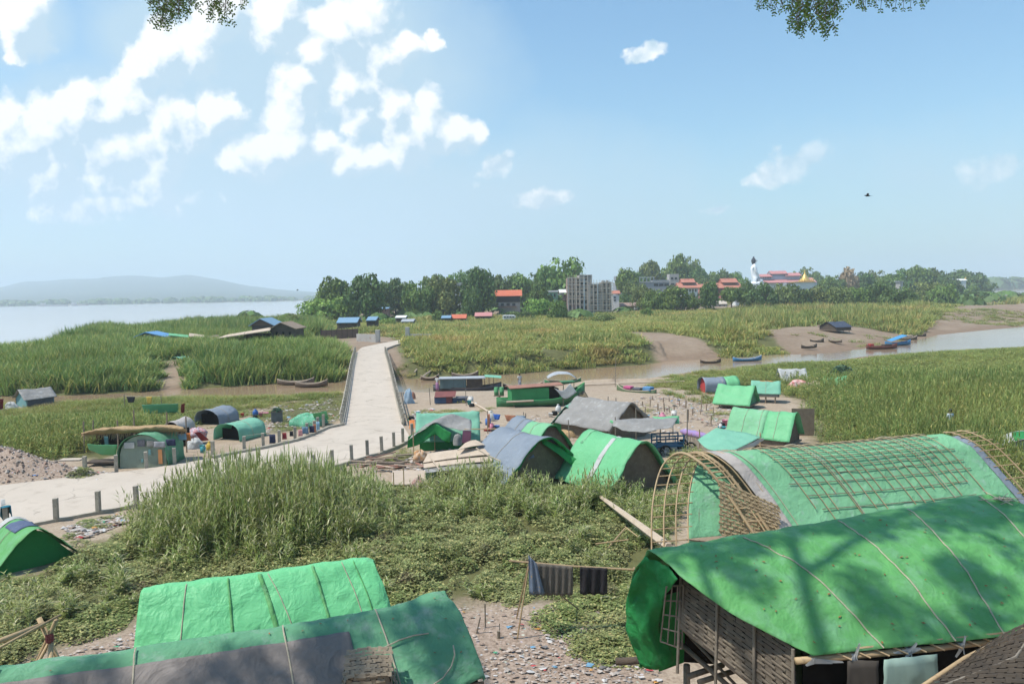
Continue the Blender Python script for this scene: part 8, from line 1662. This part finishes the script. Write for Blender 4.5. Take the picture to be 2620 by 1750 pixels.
# huts on the far left bank
g2 = 'fishing huts on the island'
b = Bld('fishing_hut', 'dark gabled fishing hut with a bluish roof edge, behind the long pale roof', 670, 846, 150, 'hut', g2); b.box('wall', M_DKW, 645, 833, 697, 846, 0, 6, True); b.gable_y('roof', M_BLUEROOF, 638, 704, 816, 834, 7, 0, .6, M_TIMB, .45)
b = Bld('fishing_hut', 'brown gabled fishing hut at the right end of the long roof', 722, 868, 128, 'hut', g2); b.box('wall', M_TIMB, 693, 842, 756, 868, 0, 5, True); b.gable_y('roof', M_WOOD, 688, 760, 826, 843, 6, 0, .6, M_TIMB, .45); b.wins(700, 848, 750, 858, 3, 1, .3, .8, m=M_DARK)
b = Bld('long_shed', 'long sloping pale thatch roof on poles reaching the gabled huts', 640, 880, 126, 'shed', g2)
mb = MB(); mb.add([GY(556, 866, 126) - b.o, GY(690, 846, 124) - b.o, GY(696, 838, 130) - b.o, GY(580, 857, 131) - b.o], [(0, 1, 2, 3)]); mb.build('roof', M_PALEW, b.root, solid=.1)
for i in range(9): q = GY(625 + i * 9, 868, 125.5 + i * .1); q2 = GY(625 + i * 9, 852, 125.5 + i * .1); MB().tube([Vector((q.x, q.y, gh(q.x, q.y))) - b.o, q2 - b.o], .07, 5).build('post', M_DWOOD, b.root)
b.box('back_wall', M_DWOOD, 628, 852, 694, 868, 3, .2, True)
b = Bld('fishing_hut', 'hut with a bright blue folded roof among the island reeds', 384, 884, 140, 'hut', g2); b.box('wall', M_DKW, 348, 862, 422, 876, .4, 4, True); b.gable_y('roof', mat('bright_blue_roof', (0.13, 0.30, 0.52), (0.1, 0.25, 0.45)), 340, 428, 851, 864, 4.5, 0, .3, M_DKW, .38); b.box('blue_panel', MATS['bright_blue_roof'], 362, 865, 392, 871, .2, .2)
b = Bld('open_shed', 'open shed with a flat green and buff roof among the island reeds', 470, 884, 140, 'shed', g2)
for (x0, x1, m, nm) in ((432, 484, TG, 'green_roof'), (484, 522, M_PALEW, 'buff_roof')): MB().add([GY(x0, 861 if x0 > 440 else 858, 138) - b.o, GY(x1, 864, 138) - b.o, GY(x1, 858, 143) - b.o, GY(x0, 853, 143) - b.o], [(0, 1, 2, 3)]).build(nm, m, b.root, solid=.1)
for x in (436, 470, 515): q = GY(x, 864, 138.2); MB().tube([Vector((q.x, q.y, gh(q.x, q.y))) - b.o, q - b.o + Vector((0, 0, .1))], .08, 5).build('post', M_DWOOD, b.root)
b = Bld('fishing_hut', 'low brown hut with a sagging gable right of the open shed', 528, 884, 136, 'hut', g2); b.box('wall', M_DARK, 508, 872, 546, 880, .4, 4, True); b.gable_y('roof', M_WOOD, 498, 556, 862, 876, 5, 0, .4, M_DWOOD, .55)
shelter('brown arched hut sunk in the reeds behind the open shed', (482, 831), 2.4 + gh(-70, 170), 80, 3.5, 4.5, name='reed_hut', cat='hut', kind='tunnel', eave=0.2, cover=M_TIMB, wall=M_DWOOD, ropes=0, group=g2, zb=gh(-70, 170))
# fences beyond the bridge
def wall_th(label, a, b, h, m, name, cat, post=True, dz=0, d=.12):
    p0, p1 = GT(*a), GT(*b); root = empty(name, p0[:], 0, label, cat); v = p1 - p0; mb = MB(); mb.grid([[Vector((0, 0, -.3)), v + Vector((0, 0, -.3))], [Vector((0, 0, h)), v + Vector((0, 0, h))]]); mb.build('panel', m, root, solid=d)
    if post:
        for t in np.linspace(0, 1, 8): q = v * float(t) + Vector((0, -.12, 0)); MB().tube([q - Vector((0, 0, .3)), q + Vector((0, 0, h * 1.12))], .06, 5).build('post', M_DWOOD, root)
wall_th('brown woven fence panel beyond the bridge', (822, 869), (916, 864), 1.9, mat('brown_fence', (0.19, 0.125, 0.095), (0.14, 0.095, 0.07), wave=(8, .4)), 'woven_fence', 'fence'); wall_th('low grey concrete wall right of the brown fence', (914, 874), (966, 876), 1.5, M_RAW, 'concrete_wall', 'wall', False, d=.3); wall_th('short concrete wall stub in the grass past the bridge', (1046, 866), (1104, 866), .9, M_RAW, 'concrete_wall', 'wall', False, d=.3)
for a, b_, l in ((967, 876, 'square gate pillar at the end of the grey wall'), (1043, 866, 'square gate pillar at the grass wall stub')):
    put('gate_pillar', MB().box((0, 0, 1.0), (.8, .8, 2.6)), M_RAW, l, 'pillar', 'gate pillars past the bridge', loc=GT(a, b_), bevel=.05)
# ---------------------------------------------------------------- the tree over the camera
M_OVER = leafmat('tamarind_leaf', (0.09, 0.16, 0.03), (0.07, 0.13, 0.025), (0.14, 0.22, 0.05), .5, .5, vary=.25)
def overtree():
    root = empty('overhanging_tree', (-9, -4, 8.2), 0, 'large shade tree whose leafy sprigs hang into the top of the view', 'tree'); o_ = root.location.copy(); rd = random.Random(11); tr = MB(); T0 = Vector((-9, -4, 8.0))
    tr.tube([T0 - o_, Vector((-8.6, -3, 12)) - o_, Vector((-8, -1, 15.5)) - o_], [.55, .42, .36], 12); tr.build('trunk', M_TRUNK, root, True)
    fork = Vector((-8, -1, 15.4)); crown = MB(); limbs = MB()
    cl = []
    def limb(pts, r):
        limbs.tube([Vector(p) - o_ for p in pts], [r * (1 - .75 * i / (len(pts) - 1)) for i in range(len(pts))], 8)
    limb([fork, (-5, 5, 18.5), (-3, 11, 20), (-1.5, 17, 21)], .26); limb([fork, (-9, 6, 19), (-11, 12, 20.5), (-13, 18, 21.2)], .24); limb([fork, (-3, 3, 17), (3, 6, 17.5), (9, 9, 18)], .22); limb([fork, (-12, 0, 19), (-16, 3, 21)], .2); limb([fork, (-8, -3, 19), (-7, -6, 22)], .2)
    limb([(-3, 11, 20), (1, 14, 20.5), (4, 18.5, 21.4)], .12); limb([(-5, 8, 19.3), (-4.6, 13, 20.4), (-5, 19, 21.5)], .11); limb([(-1.5, 15, 20.8), (0, 17.5, 21.2), (1, 19.5, 21.5)], .07)
    # centres whose shade falls on the two near roofs (roof point + way to the sun)
    def shade(p, z=21.0): s = (z - p[2]) / SUN.z; return Vector(p) + SUN * s
    spots_ = []
    for (x, y, z, n, rr) in [(3.3, 14.0, 4.8, 3, 1.0), (5.2, 15.0, 4.9, 5, 1.2), (4.6, 13.9, 4.6, 2, .7), (7.4, 15.6, 5.0, 6, 1.3), (9.6, 16.0, 5.0, 6, 1.3), (12.2, 16.2, 4.8, 5, 1.2), (6.6, 13.0, 4.0, 2, .7), (8.7, 13.6, 4.3, 3, .8), (10.8, 14.4, 4.5, 4, 1.0), (11.3, 13.6, 4.3, 4, 1.1), (7.6, 12.8, 4.0, 2, .6), (13.4, 14.5, 4.2, 3, 1.2), (4.2, 13.2, 4.4, 2, .6),
                             (-1.3, 13.5, 3.5, 3, 1.0), (-3.0, 13.6, 3.8, 3, .9), (-2.4, 12.5, 3.3, 3, .9), (-5.0, 12.2, 3.6, 3, .9), (-6.6, 11.9, 3.7, 2, .8), (-3.9, 11.6, 3.1, 2, .8), (-8.4, 11.8, 3.8, 2, .8), (-5.8, 11.0, 3.1, 3, .8)]:
        for k in range(n): c = shade((x + rd.gauss(0, rr * .55), y + rd.gauss(0, rr * .4), z)); spots_.append((c, rr * rd.uniform(.5, .9)))
    for k in range(46): spots_.append((Vector((rd.uniform(-15, 8), rd.uniform(-9, 8), rd.uniform(18.5, 22.5))), rd.uniform(.8, 1.6)))
    for c, r in spots_:
        for i in range(int(215 * r)):
            n = Vector((rd.gauss(0, 1), rd.gauss(0, 1), rd.gauss(0, .45))); n = n.normalized() * r * rd.random() ** .5; p = c + n - o_; t = Vector((rd.gauss(0, 1), rd.gauss(0, 1), rd.gauss(0, .4))).normalized(); b_ = t.orthogonal().normalized(); s = rd.uniform(.07, .13)
            crown.add([p - t * s, p + b_ * s * .55, p + t * s, p - b_ * s * .55], [(0, 1, 2, 3)])
    limbs.build('limbs', M_TRUNK, root, True); crown.build('crown', M_OVER, root)
    sp_, tw = MB(), MB()
    def frond(a, d, ln):
        d = d.normalized(); side = d.cross(Vector((0, 1, 0.2))).normalized(); n = max(3, int(ln / .032)); pts = []
        for i in range(n + 1): t = i / n; pts.append(a + d * ln * t + Vector((0, 0, -.10 * ln * t * t)))
        tw.tube([q - o_ for q in pts[::3] + [pts[-1]]], .0025, 4)
        for i in range(2, n + 1):
            for s in (-1, 1):
                q = pts[i] - o_; l = (side * s * .9 + d * .45 + Vector((0, rd.uniform(-.4, .4), rd.uniform(-.15, .15)))).normalized(); w = l.cross(Vector((rd.gauss(0, .3), 1, rd.gauss(0, .3)))).normalized(); L2 = .047 * rd.uniform(.8, 1.15) * (1 - .25 * i / n)
                sp_.add([q, q + l * L2 * .5 + w * L2 * .28, q + l * L2, q + l * L2 * .5 - w * L2 * .28], [(0, 1, 2, 3)])
    def sprig(x0, x1, ylo, y=9.0, n=10, top=-25):
        n = max(2, int(n * .5))
        for i in range(n):
            x = x0 + (x1 - x0) * (i + rd.random() * .6) / n; yy = y + rd.uniform(-.35, .35); a = GY(x, top + rd.uniform(-10, 8), yy); prof = ylo(x) if callable(ylo) else ylo
            ln = max(.08, (prof - top) * yy / F * rd.uniform(.75, 1.0)); d = Vector((rd.gauss(0, .22), rd.gauss(0, .2), -1)).normalized()
            tw.tube([a - o_, a + d * ln * .8 - o_], .003, 4); frond(a + d * ln * .75, d, max(.08, ln * .28)); k = max(2, int(ln / .055))
            for j in range(k):
                s = 1 if j % 2 else -1; q = a + d * ln * (.12 + .75 * j / k); frond(q, Vector((s * rd.uniform(.5, 1.1), rd.gauss(0, .5), -rd.uniform(.5, 1.0))), min(.13, ln * .45) * rd.uniform(.7, 1.1))
    sprig(376, 430, 36, n=8); sprig(408, 470, lambda x: 78 - abs(x - 425) * .5, n=14); sprig(440, 500, 45, n=12); sprig(528, 590, 52, n=12); sprig(604, 624, 14, n=3)
    sp_.build('foliage', M_OVER, root); tw.build('twigs', M_TRUNK, root); sp_.__init__(); tw.__init__()
    sprig(1942, 1990, 16, n=9); sprig(1985, 2040, 36, n=12); sprig(2030, 2070, 84, n=12); sprig(2068, 2100, 100, n=8); sprig(2096, 2128, 92, n=8); sprig(2110, 2156, 48, n=10); sprig(2180, 2250, 24, n=12); sprig(2250, 2372, 16, n=16)
    for (a, b_, c, d) in ((1900, -34, 2100, -24), (2080, -24, 2420, -36)):
        p0, p1 = GY(a, b_, 9), GY(c, d, 9); tw.tube([p0 - o_, p0.lerp(p1, .5) - o_ + Vector((0, 0, .02)), p1 - o_], .012, 5)
    limb([(-3, 3, 17), (-4, 7, 15.6), GY(430, -40, 9.0)], .09); limb([(3, 6, 17.5), (3.6, 8, 15.8), GY(2080, -44, 9.0)], .09)
    sp_.build('foliage', M_OVER, root); tw.build('twigs', M_TRUNK, root)
overtree()
print('objects', len(bpy.data.objects), 'polys', sum(len(m.polygons) for m in bpy.data.meshes))
